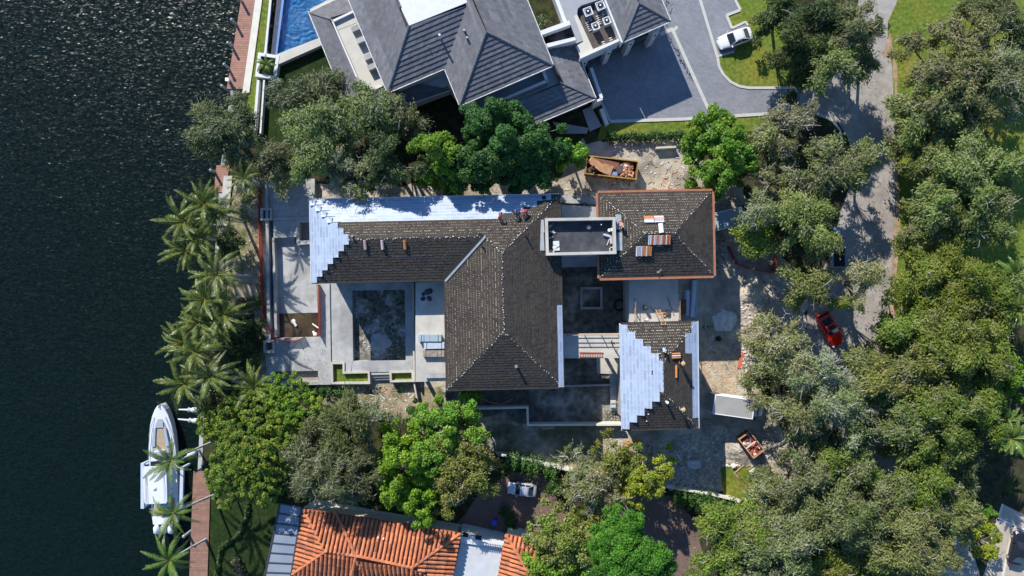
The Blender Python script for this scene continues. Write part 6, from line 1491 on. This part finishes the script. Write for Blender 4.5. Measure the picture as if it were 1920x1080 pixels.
def tree(kind, u, v, r_px, label, ztop=11.0, asp=1.0, seed=None, group=None, lobes=None, bare=0.0):
    """A tree: its crown's middle shows at photo pixel (u, v), r_px pixels across from the middle. Leaf sprays on many uneven boughs."""
    global LEAVES
    K = KINDS[kind]; seed = seed or int(u * 13 + v * 7); rng = np.random.default_rng(seed)
    zc = ztop * .68; R = 1.10 * r_px / S * (H - zc) / H; c = W(u, v, zc); hz = ztop - zc
    out_ = 1 + min(.085, .9 * zc / H); base = Vector((c.x * out_ + rng.uniform(-.4, .4), c.y * out_ + rng.uniform(-.4, .4), 0))
    t = thing(kind_name(kind), label, 'tree', base, group=group)
    nl = max(7, int(K['lobes'] * R * R * 1.45))
    ph = rng.uniform(0, 6.28, 3)
    # main boughs first, evenly spread; the leafy lobes gather round them and leave dark gaps between
    nb = max(5, int(R * R * K.get('boughs', .40))); kb = np.arange(nb) + .5
    ba = kb * 2.39996 + rng.normal(0, .25, nb) + ph[0]; br = np.sqrt(kb / nb) * .93 + rng.normal(0, .05, nb); bz = rng.normal(0, 1, nb)
    if K.get('even'):
        kk = np.arange(nl) + .5; ang = kk * 2.39996 + rng.normal(0, .1, nl); rad = np.sqrt(kk / nl) * .97 + rng.normal(0, .012, nl); lz = rng.normal(0, .07, nl)
    else:
        bi = rng.integers(0, nb, nl); sp_ = K.get('gather', .50) / R
        px_ = np.cos(ba[bi]) * br[bi] + rng.normal(0, sp_, nl); py_ = np.sin(ba[bi]) * br[bi] + rng.normal(0, sp_, nl)
        ang = np.arctan2(py_, px_); rad = np.hypot(px_, py_).clip(0, 1.04)
        off_ = np.hypot(px_ - np.cos(ba[bi]) * br[bi], py_ - np.sin(ba[bi]) * br[bi]) * R
        lz = bz[bi] * .20 + (.18 - off_ * .26)
    wob = 1 + .16 * np.sin(2 * ang + ph[0]) + .12 * np.sin(3 * ang + ph[1]) + .08 * np.sin(5 * ang + ph[2])
    lr = rng.uniform(K['lr'][0], K['lr'][1], nl) * (.75 + .25 * min(1.2, R / 4)); lr = lr * (1.1 - .3 * rad)
    x = np.cos(ang) * rad * wob * (R - .35) * asp; y = np.sin(ang) * rad * wob * (R - .35) / asp
    zz = hz * (np.sqrt(np.clip(1 - rad ** 2, .02, 1)) * .95 - .35) + lz * hz + rng.normal(0, .06 * hz, nl) - lr * .4
    low = rng.uniform(0, 1, nl) < (.05 if K.get('even') else .16); zz[low] -= hz * .7
    cen = np.stack([x, y, zz], 1)
    n_l = np.maximum(10, (K['dens'] * lr ** 2 * 3.3).astype(int))
    idx = np.repeat(np.arange(nl), n_l); N = len(idx)
    d = nrm(rng.normal(size=(N, 3))); d[:, 2] = np.where(d[:, 2] < -.35, -d[:, 2], d[:, 2])
    shell_ = rng.uniform(.25, 1, N) ** .5 * (1 + .25 * rng.normal(size=N) * (kind in ('oak', 'greyoak', 'casuarina', 'olive', 'green')))
    off3 = d * (lr[idx] * shell_)[:, None] * np.array([1, 1, K['flat'] + .1])
    la = np.arctan2(y, x) + rng.normal(0, .9, nl); ax_ = np.stack([np.cos(la), np.sin(la), np.full(nl, -.12)], 1)[idx]
    st_ = K.get('stretch', 0)
    if st_:
        al = (off3 * ax_).sum(1, keepdims=True); off3 = off3 * (1 - .30 * st_) + ax_ * al * (.85 * st_)
    P = cen[idx] + off3
    nn = nrm(d * .55 + rng.normal(size=(N, 3)) * .5 + np.array([0, 0, K['up']]))
    out = nrm(cen[idx] * np.array([1, 1, .3]) + np.array([0, 0, -.2]))
    tg = nrm(d * .7 + out * .35 + ax_ * (1.1 * st_) + rng.normal(size=(N, 3)) * .7); tg = nrm(tg - nn * (tg * nn).sum(1, keepdims=True)); bt_ = np.cross(nn, tg)
    Ls = (K['L'] * rng.uniform(.65, 1.3, N))[:, None]; Ws = (K['Wd'] * rng.uniform(.7, 1.3, N))[:, None]
    Q = np.stack([P - tg * Ls * .5, P + bt_ * Ws * .5 - tg * Ls * .08, P + tg * Ls * .5, P - bt_ * Ws * .5 - tg * Ls * .08], 1)
    Q += np.array([c.x - base.x, c.y - base.y, zc])
    cols = np.array(K['cols']); lobecol = rng.integers(0, len(cols), nl); pick = np.where(rng.uniform(0, 1, N) < .6, lobecol[idx], rng.integers(0, len(cols), N))
    hue = np.array([rng.uniform(.88, 1.10), rng.uniform(.94, 1.06), rng.uniform(.75, 1.2)]) * rng.uniform(.85, 1.15)
    tint = cols[pick] * hue * rng.uniform(.68, 1.32, (N, 1)) * (rng.uniform(.85, 1.15, nl)[idx])[:, None]
    LEAVES += N
    me = np_mesh('crown', Q, tint, leafm)
    o = bpy.data.objects.new('crown', me); C.objects.link(o); o.parent = t
    # trunk, limbs to the boughs, fine pale twigs through the leaves
    tr_ = max(.12, R * .065); mb = MB(); fork = Vector((c.x, c.y, zc - hz * .9)) ; fork.z = max(1.2, fork.z)
    mb.tube([base - Vector((0, 0, .1)), base.lerp(fork, .5) + Vector((.1, .1, 0)), fork], [tr_ * 1.25, tr_, tr_ * .85], 8, caps=False)
    order = rng.permutation(nl)[:min(nl, int(10 + R * 2))]
    for i in order:
        q = Vector((c.x + cen[i][0], c.y + cen[i][1], zc + cen[i][2])); mid = fork.lerp(q, .5) + Vector((rng.uniform(-.3, .3), rng.uniform(-.3, .3), .35))
        mb.tube([fork, mid, q], [tr_ * .42, tr_ * .26, .03], 5, caps=False)
    mb.build('trunk', bark, t)
    nt = int(K['twigs'] * R * R * 1.5)
    if nt:
        mb = MB()
        for k in range(nt):
            i = rng.integers(0, nl)
            if low[i]: continue
            a = Vector(cen[i]) + Vector((rng.normal() * .3, rng.normal() * .3, lr[i] * .25)); g = Vector((cen[i][0], cen[i][1], .2)).normalized() * .5 + Vector((rng.normal() * .7, rng.normal() * .7, rng.uniform(.0, .5))); g.normalize()
            ln = rng.uniform(.5, 1.5); q = Vector((c.x, c.y, zc)); b_ = a + g * ln; m_ = a.lerp(b_, .5) + Vector((rng.normal() * .12, rng.normal() * .12, .1))
            w_ = rng.uniform(.018, .04)
            if kind == 'greyoak' and rng.uniform() < .12: ln *= 1.7; b_ = a + g * ln - Vector((0, 0, .35)); m_ = a.lerp(b_, .5) + Vector((rng.normal() * .3, rng.normal() * .3, .1)); w_ *= 1.3
            mb.tube([q + a, q + m_, q + b_], [w_, w_ * .8, w_ * .4], 3, caps=False)
            if ln > .9: mb.tube([q + m_, q + m_ + Vector((g.y, -g.x, .3)) * .5], [w_ * .6, w_ * .3], 3, caps=False)
        tag(mb.build('twigs', pale_bark, t), kind='stuff')
    return t
def kind_name(k): return {'oak': 'oak_tree', 'greyoak': 'oak_tree', 'green': 'oak_tree', 'casuarina': 'casuarina_tree', 'dark': 'oak_tree'}.get(k, 'broadleaf_tree')

# north west group by the canal
for a in [
 ('casuarina', 425, 243, 66, 'dark feathery casuarina hanging over the canal and the short dock', 10),
 ('casuarina', 548, 182, 44, 'grey topped casuarina just below the square white planter', 10),
 ('casuarina', 612, 172, 42, 'rounded casuarina on the shaded lawn between planter and grey roof', 11),
 ('oak', 605, 262, 74, 'large olive casuarina like oak spreading over the middle of the canal group', 13.5),
 ('oak', 700, 205, 55, 'olive oak touching the lower eave of the grey tiled house', 12),
 ('casuarina', 515, 300, 40, 'dark low casuarina above the concrete box at the terrace corner', 8),
 ('greyoak', 655, 326, 50, 'twiggy grey oak leaning over the white membrane roof', 13),
 ('casuarina', 755, 225, 46, 'dark oak in the shade between grey house and green ficus', 10),
 ('dark', 735, 308, 56, 'dark oak behind the bright bush above the white membrane', 14),
 ('greyoak', 528, 345, 28, 'thin oak sprig over the concrete slab at the terrace corner', 7),
 ('bright', 825, 300, 52, 'mid green leafy tree beside the big clumpy ficus', 13.5),
 ('bright', 800, 332, 27, 'small bright green bush at the edge of the white membrane roof', 6),
 ('ficus', 955, 262, 84, 'big dark green clumpy ficus below the grey house balcony', 13.2),
 ('ficus', 980, 306, 56, 'lower half of the clumpy ficus beside the dirt yard', 12.2),
 ('ficus', 890, 308, 54, 'dark green clumpy tree between big ficus and membrane roof', 13.8),
 ('bright', 1070, 292, 33, 'bright green tree at the end of the ochre skip', 7),
 ('bright', 1345, 276, 68, 'round bright green tree above the terracotta edged roof', 11),
 ('bright', 1345, 335, 24, 'small bright bush below the round bright tree', 5),
 ('bright', 1297, 345, 11, 'tiny green shrub at the upper edge of the terracotta edged roof', 1.6),
]: tree(*a[:5], ztop=a[5])
for a in [('lime', 1328, 250, 42, 'lime tipped tree at the edge of the round bright tree, driveway side', 10.5), ('bright', 1378, 300, 46, 'bright green tree between round bright tree and grey oaks', 10)]: tree(*a[:5], ztop=a[5])
# north east: dark oaks above the road, grey oaks over the yard
for a in [
 ('dark', 1502, 95, 56, 'dark oak beside the white car lawn', 11), ('dark', 1452, 12, 42, 'dark oak at the top of the round lawn', 10), ('dark', 1530, 40, 52, 'dark oak at the picture edge beside the road', 11),
 ('oak', 1545, 125, 55, 'olive oak hanging over the driveway mouth', 11), ('casuarina', 1600, 60, 48, 'feathery oak covering the upper bend of the road', 11), ('casuarina', 1615, 115, 36, 'small feathery oak above the dappled road', 9), ('dark', 1505, 148, 34, 'dark low oak at the driveway end', 8),
 ('greyoak', 1478, 235, 52, 'bare branched grey oak below the driveway', 11), ('oak', 1440, 270, 50, 'olive oak between bright round tree and driveway', 10), ('oak', 1540, 320, 62, 'wide olive oak at the road above the blue grey pickup', 11), ('greyoak', 1450, 340, 46, 'grey oak at the end of the blue grey van', 10),
 ('oak', 1610, 300, 34, 'oak branch reaching over the sunlit road', 9), ('greyoak', 1430, 400, 50, 'pale twiggy oak over the van roof', 11), ('oak', 1500, 410, 62, 'large olive oak between van and pickup', 12), ('green', 1415, 445, 42, 'yellowish green oak hiding the dark red tree pit', 9),
 ('oak', 1545, 450, 32, 'oak bough in front of the pickup truck', 10), ('greyoak', 1606, 530, 50, 'pale grey oak overhanging the road above the red car', 11), ('oak', 1505, 540, 42, 'olive oak between the sand heaps and the road', 10), ('green', 1582, 566, 18, 'yellow green bough just above the red car', 9),
]: tree(*a[:5], ztop=a[5])
# east park
for a in [
 ('oak', 1790, 135, 96, 'big grey olive oak on the eastern lawn, topmost wide crown', 12), ('oak', 1740, 285, 48, 'olive oak in the shadow gap between the wide eastern crowns', 9), ('casuarina', 1895, 160, 46, 'feathery oak at the picture edge beside the pale twiggy oak', 10), ('casuarina', 1690, 265, 26, 'small dark oak at the sunlit road edge', 7), ('greyoak', 1855, 145, 70, 'pale twiggy oak at the east lawn edge', 12), ('oak', 1740, 210, 62, 'oak at the road edge below the topmost wide crown', 11), ('casuarina', 1850, 30, 52, 'dark oak in the upper corner of the eastern lawn', 9), ('dark', 1900, 80, 36, 'dark oak in shadow at the lawn corner', 8), ('casuarina', 1790, 235, 46, 'dark underside oak between two wide eastern crowns', 9),
 ('oak', 1800, 350, 92, 'wide green oak alone on the eastern lawn', 11.5), ('oak', 1752, 400, 66, 'lower olive half of the wide lawn oak', 10), ('oak', 1850, 400, 48, 'oak beside the sunlit lawn strip', 10),
 ('green', 1725, 520, 60, 'green oak beside the bare road verge', 10), ('green', 1800, 545, 75, 'broad green oak below the dark lawn shadow', 12), ('green', 1870, 560, 58, 'yellowish green oak by the fan palms', 11), ('green', 1700, 610, 60, 'light green oak where the road disappears', 10),
 ('green', 1780, 650, 88, 'huge green oak in the middle of the eastern wood', 13), ('oak', 1720, 700, 65, 'olive oak below the road end', 11), ('green', 1850, 640, 50, 'green oak beside the bright green shrub', 10), ('green', 1760, 780, 88, 'broad yellowish oak above the dark wood gap', 13), ('oak', 1700, 800, 62, 'olive oak between pale oak and wood gap', 11), ('green', 1835, 760, 50, 'oak beside the shaded fan palm', 11),
 ('bright', 1895, 715, 42, 'bright green shrub tree at the eastern picture edge', 8), ('casuarina', 1650, 770, 60, 'dark oak filling the wood left of the gap'.replace('left of', 'beside'), 9),
 ('greyoak', 1466, 640, 56, 'pale grey oak at the yard edge above the box truck', 11), ('greyoak', 1528, 725, 70, 'large pale grey oak beside the red car', 12.5), ('greyoak', 1440, 690, 48, 'thin pale oak over the red board', 9), ('oak', 1640, 722, 58, 'olive oak below the dappled road', 12), ('greyoak', 1480, 760, 66, 'pale oak over the box truck cab', 11), ('greyoak', 1575, 765, 70, 'pale bushy oak in the middle of the grey group', 12), ('oak', 1650, 720, 52, 'oak on the far side of the pale grey group', 11),
 ('casuarina', 1530, 830, 48, 'dark oak under the pale oaks beside the small skip', 8), ('green', 1590, 860, 62, 'green oak in the hollow below the pale group', 10),
]: tree(*a[:5], ztop=a[5])
# south east wood
for a in [
 ('oak', 1500, 905, 66, 'olive oak behind the timber battens', 11), ('greyoak', 1440, 945, 58, 'pale branching oak over the end of the boundary wall', 10), ('green', 1380, 985, 62, 'light green oak beside the dark lane', 11), ('green', 1340, 1050, 50, 'light oak at the lower lane edge', 10), ('oak', 1460, 1030, 78, 'wide olive oak at the picture bottom', 12), ('oak', 1560, 970, 76, 'broad oak in the southern wood', 12),
 ('oak', 1640, 930, 66, 'olive oak below the dark gap', 11), ('green', 1560, 1060, 58, 'green oak at the bottom of the southern wood', 9), ('oak', 1690, 1010, 70, 'oak beside the yellow green shrub tree, wider one', 11), ('green', 1720, 910, 58, 'yellow green topped oak under the dark gap', 11), ('oak', 1770, 960, 62, 'oak next to the tan parking court', 11), ('green', 1640, 1065, 48, 'low oak at the bottom edge of the wood', 9), ('oak', 1750, 1050, 58, 'lowest oak toward the parking court', 10), ('casuarina', 1810, 880, 40, 'dark oak beside the shaded court corner', 8),
 ('yellow', 1845, 1020, 38, 'yellow green shrub tree beside the tan parking court', 6), ('bright', 1858, 965, 14, 'small green bush at the parking court corner', 3),
]: tree(*a[:5], ztop=a[5])
# south, between the yard and the orange house
for a in [
 ('greyoak', 1085, 870, 36, 'grey oak at the cream boundary wall above the clipped hedge', 9), ('greyoak', 1112, 922, 56, 'grey twiggy oak beside the shaded lane', 10), ('olive', 1160, 862, 48, 'yellow olive tree against the sunlit sand', 8), ('yellow', 1206, 898, 56, 'round yellow green tree at the dark rubble yard', 8.5), ('yellow', 1242, 868, 22, 'small yellow green bough tree over the rubble', 8),
 ('olive', 1062, 1012, 70, 'mixed yellow green tree beside the small orange roof', 9), ('bright', 1045, 1068, 60, 'green tree at the bottom beside the small orange roof', 8), ('olive', 1118, 985, 50, 'olive crown between grey oak and dense green ficus', 9),
 ('carpet', 1160, 1003, 52, 'dense bright green ficus, upper dome', 12.5), ('carpet', 1180, 1052, 70, 'dense bright green ficus, wide lower dome', 12.5),
 ('knobby', 490, 835, 92, 'big ficus with knobbly yellow green clumps beside the boat', 10.5), ('knobby', 545, 765, 62, 'upper part of the knobbly ficus below the terrace', 9.5), ('knobby', 442, 880, 62, 'knobbly ficus bough reaching down over the dark lawn beside the brown dock', 10.5), ('knobby', 420, 800, 46, 'knobbly ficus bough over the dock behind the boat', 8),
 ('casuarina', 640, 800, 60, 'dark olive casuarina below the weedy strip', 10), ('casuarina', 600, 880, 66, 'feathery dark casuarina above the glass veranda', 11), ('casuarina', 670, 880, 48, 'dark casuarina touching the lime tree', 10), ('greyoak', 700, 780, 40, 'grey oak beside the weedy strip', 8),
 ('lime', 762, 872, 74, 'lime green tree overhanging the orange roof', 10), ('bright', 850, 800, 62, 'bright green tree at the foot of the big roof', 10), ('ficus', 785, 775, 26, 'small dark green shrub tree at the pale short wall', 6), ('lime', 780, 930, 50, 'lime green bough over the orange tiles', 8.5), ('olive', 862, 880, 76, 'olive tree with brownish leaves beside the shaded driveway', 10), ('bright', 805, 850, 40, 'bright green crown between lime and olive trees', 10.5),
]: tree(*a[:5], ztop=a[5])

for a in [('dark', 418, 452, 30, 'dark shrub mass under the upper canal palms', 4.2), ('dark', 415, 585, 40, 'dark shrub mass under the middle canal palms', 4.5), ('dark', 448, 610, 32, 'dark shrub at the lower bend of the red fence', 4), ('casuarina', 405, 668, 42, 'dark undergrowth above the davit arms', 4.5), ('dark', 452, 668, 34, 'dark shrub beside the small concrete box of the terrace', 3.6), ('dark', 395, 748, 30, 'dark shrub behind the boat bow', 4)]: tree(*a[:5], ztop=a[5])  # undergrowth, its dark bushes added for the shade below the palms
# hedges and shrubs
def hedge(label, px, w, h, cols, name='hedge', cat='hedge', dens=130):
    global LEAVES
    P = [W(u, v, h * .7) for u, v in px]; t = thing(name, label, cat, (P[0].x, P[0].y, 0)); rng = np.random.default_rng(len(label)); pts, nor = [], []
    for a, b in zip(P, P[1:]):
        Ld = (b - a).length; n_ = int(Ld * w * dens); d = (b - a).normalized(); s_ = Vector((-d.y, d.x, 0))
        x, y, z = rng.uniform(0, Ld, n_), rng.normal(0, .42, n_).clip(-1, 1), rng.uniform(.1, 1, n_) ** .5
        bump = 1 + .2 * np.sin(x * 2.1) + .15 * np.sin(x * 5.3 + 1)
        pts.append(np.array(a)[None] + x[:, None] * np.array(d) + (y * w * .5 * bump)[:, None] * np.array(s_) + (z * h * (1 - .4 * y ** 2) * bump - h * .7)[:, None] * np.array([0, 0, 1]))
        nor.append(nrm(y[:, None] * np.array(s_) * .8 + np.array([0, 0, .7]) + rng.normal(size=(n_, 3)) * .5))
    P_ = np.concatenate(pts); nn = np.concatenate(nor); N = len(P_); tg = nrm(np.cross(nn, rng.normal(size=(N, 3)))); bt_ = np.cross(nn, tg); Ls, Ws = .3 * rng.uniform(.6, 1.3, (N, 1)), .18 * rng.uniform(.7, 1.3, (N, 1))
    Q = np.stack([P_ - tg * Ls * .5, P_ + bt_ * Ws * .5, P_ + tg * Ls * .5, P_ - bt_ * Ws * .5], 1) - np.array([P[0].x, P[0].y, 0])
    c_ = np.array(cols); tint = c_[rng.integers(0, len(c_), N)] * rng.uniform(.75, 1.25, (N, 1)); LEAVES += N
    o = bpy.data.objects.new('foliage', np_mesh('foliage', Q, tint, leafm)); C.objects.link(o); o.parent = t
    mb = MB()
    for a, b in zip(P, P[1:]):
        for k in range(max(2, int((b - a).length / 1.2))): q = a.lerp(b, (k + .5) / max(2, int((b - a).length / 1.2))); mb.tube([(q.x, q.y, 0), (q.x, q.y, h * .6)], [.05, .02], 5)
    mb.build('stems', bark, t)
gcol = [(.05, .12, .02), (.07, .145, .025), (.035, .09, .015)]; dcol = [(.02, .06, .012), (.035, .085, .018)]
hedge('dark clipped hedge along the lawn below the grey driveway', [(1136, 258), (1284, 254)], 1.5, 1.3, dcol); hedge('bright green hedge above the silver car', [(948, 862), (990, 874), (1040, 888)], 2.8, 2.2, gcol); hedge('bushy hedge below the silver car hedge end', [(1030, 905), (1050, 922)], 2.4, 2.2, gcol)
hedge('bushy hedge along the lower boundary wall beside the rubble', [(1262, 932), (1320, 942), (1378, 957)], 2.8, 2.2, dcol + gcol); hedge('curved dark hedge in the round bed near the blue bin', [(938, 955), (952, 962), (960, 985), (958, 998)], 1.5, 1.1, dcol + gcol[:1])
hedge('dark red brown low planting along the narrow lawn by the pool', [(512, 0), (500, 95)], .7, .5, [(.07, .035, .02), (.05, .05, .02)], 'low_planting', 'plants'); hedge('low clipped edging curve on the shaded lawn beside the brown dock', [(404, 1080), (414, 1025), (445, 1005), (462, 965), (465, 935)], .6, .5, [(.05, .09, .02), (.07, .11, .03)], 'low_hedge')
hedge('weedy bushes at the foot of the planted terrace edge', [(560, 728), (600, 732), (650, 738)], 1.6, .9, gcol, 'weeds', 'plants', 70); hedge('creeper on the sea wall strip near the last coconut palms', [(455, 560), (470, 640), (462, 700)], 3.0, .6, [(.05, .075, .025), (.07, .085, .03)], 'weeds', 'plants', 45)
hedge('flowering shrubs on the shaded lawn below the curved edging', [(436, 1050), (448, 1062), (450, 1090)], 1.6, 1.0, [(.06, .11, .04), (.20, .10, .07), (.25, .22, .12)], 'flowering_shrub', 'shrub', 60); hedge('shrubs in the dark court behind the grey house parapet', [(1015, 30), (1022, 48)], 2.0, 1.6, gcol + [(.3, .3, .25)], 'courtyard_shrub', 'shrub', 60); hedge('climbing plant along the garage eave of the grey house', [(1246, 8), (1258, 38)], .5, 5.2, [(.03, .045, .02), (.06, .05, .05)], 'climber', 'plants', 60)

# palms
frond_data = []
def make_frond(L_, droop, curl, n_, wl, seed, cols):
    rg = random.Random(seed); mb = MB(); pts = []
    for i in range(13):
        s_ = i / 12; pts.append(Vector((L_ * (s_ - .10 * droop * s_ ** 2), curl * s_ ** 2 * L_, .55 * L_ * .35 * math.sin(min(1, s_ * 1.15) * 2.0) - droop * L_ * .52 * s_ ** 2.1)))
    mb.tint = (.20, .20, .06); mb.tube(pts, [.045 * (1 - i / 14) + .008 for i in range(13)], 4, caps=False)
    for s2 in (-1, 1):
        for k in range(n_):
            s_ = .10 + .9 * k / n_; i = min(11, int(s_ * 12)); f = s_ * 12 - i; p = pts[i].lerp(pts[i + 1], f); d = (pts[i + 1] - pts[i]).normalized(); sd = Vector((-d.y, d.x, 0)).normalized() * s2
            ln = wl * (math.sin(math.pi * min(.97, s_ * .86 + .12)) ** .7) * rg.uniform(.85, 1.12); dirv = (sd * .86 + d * .62 + Vector((0, 0, -.30 + rg.uniform(-.18, .14)))).normalized(); w_ = d * .030
            tip = p + dirv * ln; mid = p + dirv * ln * .5 + Vector((0, 0, .04)); g = rg.uniform(.75, 1.25); cc = rg.choice(cols); mb.tint = tuple(c * g for c in cc)
            mb.face([p - w_ * .6, mid - w_, tip, mid + w_, p + w_ * .6])
    return mb
PAL = [(.068, .118, .016), (.110, .155, .022), (.038, .072, .012), (.19, .205, .038)]
PAL2 = [(.085, .165, .022), (.110, .195, .03), (.065, .130, .02)]
FR = {}
for key, cols in (('coco', PAL), ('green', PAL2), ('small', PAL2)):
    FR[key] = []
    for i, (dr, cu) in enumerate(((.45, .12), (.85, -.18), (1.15, .22), (.2, -.08), (1.5, .14))):
        mb = make_frond(3.3 if key != 'small' else 1.6, dr, cu, 44 if key != 'small' else 24, .46 if key != 'small' else .32, i + 3, cols); o = mb.build('frond', leaf_shiny); FR[key].append(o.data); bpy.data.objects.remove(o)
def palm(label, u, v, ztop, key='coco', n_=22, sc=1.0, lean=(0, 0), seed=None, group='coconut palms along the canal', trunk=True, cat='palm tree'):
    rg = random.Random(seed or int(u * 3 + v)); c = W(u, v, ztop); sc *= 1.06; base = Vector((c.x - lean[0], c.y - lean[1], 0 if ztop > .8 else ztop - .3)); t = thing('palm_tree', label, cat, base, group=group)
    mb = MB(); pts = [base - Vector((0, 0, .1)), base.lerp(c, .35) + Vector((lean[0] * .08, lean[1] * .08, 0)), base.lerp(c, .7) + Vector((lean[0] * .06, lean[1] * .06, 0)), c]
    mb.tube(pts, [.19, .15, .13, .14], 9); mb.build('trunk', palm_bark, t)
    off = c - base; a0 = rg.uniform(0, 6.28)
    for i in range(n_):
        a = a0 + i * 2.399 + rg.uniform(-.2, .2); lvl = i / n_
        me = FR[key][[3, 0, 0, 1, 1, 2, 4][min(6, int(lvl * 7))]] if rg.random() < .8 else rg.choice(FR[key])
        o = bpy.data.objects.new('frond', me); C.objects.link(o); o.parent = t; s_ = sc * rg.uniform(.85, 1.18)
        o.matrix_local = Matrix.Translation(off) @ Matrix.Rotation(a, 4, 'Z') @ Matrix.Rotation(math.radians(-38 + 52 * lvl), 4, 'Y') @ Matrix.Rotation(rg.uniform(-.35, .35), 4, 'X') @ Matrix.Scale(s_, 4)
    mb = MB(); mb.dome(c - Vector((0, 0, .25)), .28, 8, 3, 1.1); mb.build('crown_bud', palm_bark, t)
for u, v, z, lean, lab in [(383, 383, 8.0, (-1.4, .3), 'coconut palm furthest up the canal row, beside the short dock'), (345, 415, 7.5, (-2.2, 0), 'coconut palm leaning furthest over the canal beside the bare concrete cap'), (372, 445, 7.0, (-1.8, .2), 'coconut palm in the upper canal clump, third from the dock'),
    (408, 515, 8.0, (-1.2, 0), 'coconut palm whose fronds reach the red safety fence'), (385, 560, 7.6, (-1.6, 0), 'coconut palm in the middle of the canal row'), (372, 605, 7.0, (-2.0, .2), 'coconut palm between the two middle canal clumps'),
    (345, 640, 7.5, (-2.4, 0), 'coconut palm leaning over dark water midway along the row'), (402, 610, 6.8, (-.8, 0), 'short coconut palm on the land side of the row'), (395, 705, 8.0, (-1.2, -.3), 'coconut palm above the davit arms'), (345, 720, 7.4, (-2.0, -.4), 'coconut palm just above the boat bow'), (352, 470, 6.2, (-2.4, .3), 'low coconut palm drooping over dark water beside the upper clump'), (420, 590, 7.2, (-.6, .2), 'coconut palm closest to the lower bend of the red fence'), (365, 660, 8.4, (-1.5, .3), 'tall coconut palm in the lower middle of the canal row'), (410, 400, 6.4, (-.6, .3), 'small coconut palm beside the first palm of the row'), (478, 725, 6.0, (.2, -.2), 'coconut palm at the terrace corner beside the knobbly ficus')]:
    palm(lab, u, v, z, lean=lean, sc=.98)
palm('dark coconut palm in shade on the dirt strip beside the casuarina', 458, 335, 6.5, 'coco', 15, .72, (.2, 0))
for u, v, z, lab, ln in [(322, 862, 8.5, 'green palm shading the boat hard top', (-1.6, -.4)), (326, 962, 8.0, 'green palm over the outboard engines', (-1.5, .2)), (318, 1050, 7.5, 'green palm over the water at the picture bottom', (-1.2, .2))]: palm(lab, u, v, z, 'green', 16, .92, ln, group='green palms beside the boat')
palm('small palm in the square white planter', 499, 122, 1.6, 'small', 12, .85, (0, 0), group='small palms')
for u, v, z, lab in [(1893, 822, 8, 'fan shaped palm at the shaded court corner'), (1900, 515, 7.5, 'yellowish palm at the sunlit lawn edge, upper one'), (1905, 585, 7.5, 'yellowish palm at the eastern edge below the upper one'), (1880, 790, 7, 'fan shaped palm beneath the bright shrub tree')]:
    palm(lab, u, v, z, 'small', 44, 1.35, (-5.5, 1.5 if v > 700 else -.5), group='palms at the eastern edge')
# fallen leaves on the road, the driveway and the yard
rgn = np.random.default_rng(8); spots = [(1570, 100, 1672, 260, 260), (1590, 260, 1676, 420, 160), (1560, 420, 1668, 640, 320), (1400, 165, 1560, 212, 160), (1345, 380, 1500, 700, 900), (600, 335, 1080, 366, 700), (900, 890, 1060, 990, 700), (1180, 925, 1310, 1080, 700), (498, 338, 590, 400, 250), (500, 640, 620, 720, 250), (460, 350, 492, 520, 250)]
U = np.concatenate([np.stack([rgn.uniform(a, c_, k), rgn.uniform(b, d_, k)], 1) for a, b, c_, d_, k in spots]); N = len(U)
P_ = np.stack([(U[:, 0] - 960) / S, (540 - U[:, 1]) / S, np.full(N, .05)], 1); P_[-750:-250, 2] = 1.06; a_ = rgn.uniform(0, 6.28, N); l_ = rgn.uniform(.03, .085, N)
t_ = np.stack([np.cos(a_) * l_, np.sin(a_) * l_, rgn.uniform(-.01, .03, N)], 1); b_ = np.stack([-np.sin(a_) * l_ * .5, np.cos(a_) * l_ * .5, rgn.uniform(0, .02, N)], 1)
lc = np.array([(.20, .12, .05), (.14, .10, .05), (.25, .18, .08), (.10, .09, .04), (.30, .24, .14)])[rgn.integers(0, 5, N)]
o = bpy.data.objects.new('fallen_leaves', np_mesh('fallen_leaves', np.stack([P_ - t_, P_ + b_, P_ + t_, P_ - b_], 1), lc, leafm)); C.objects.link(o); tag(o, kind='stuff')
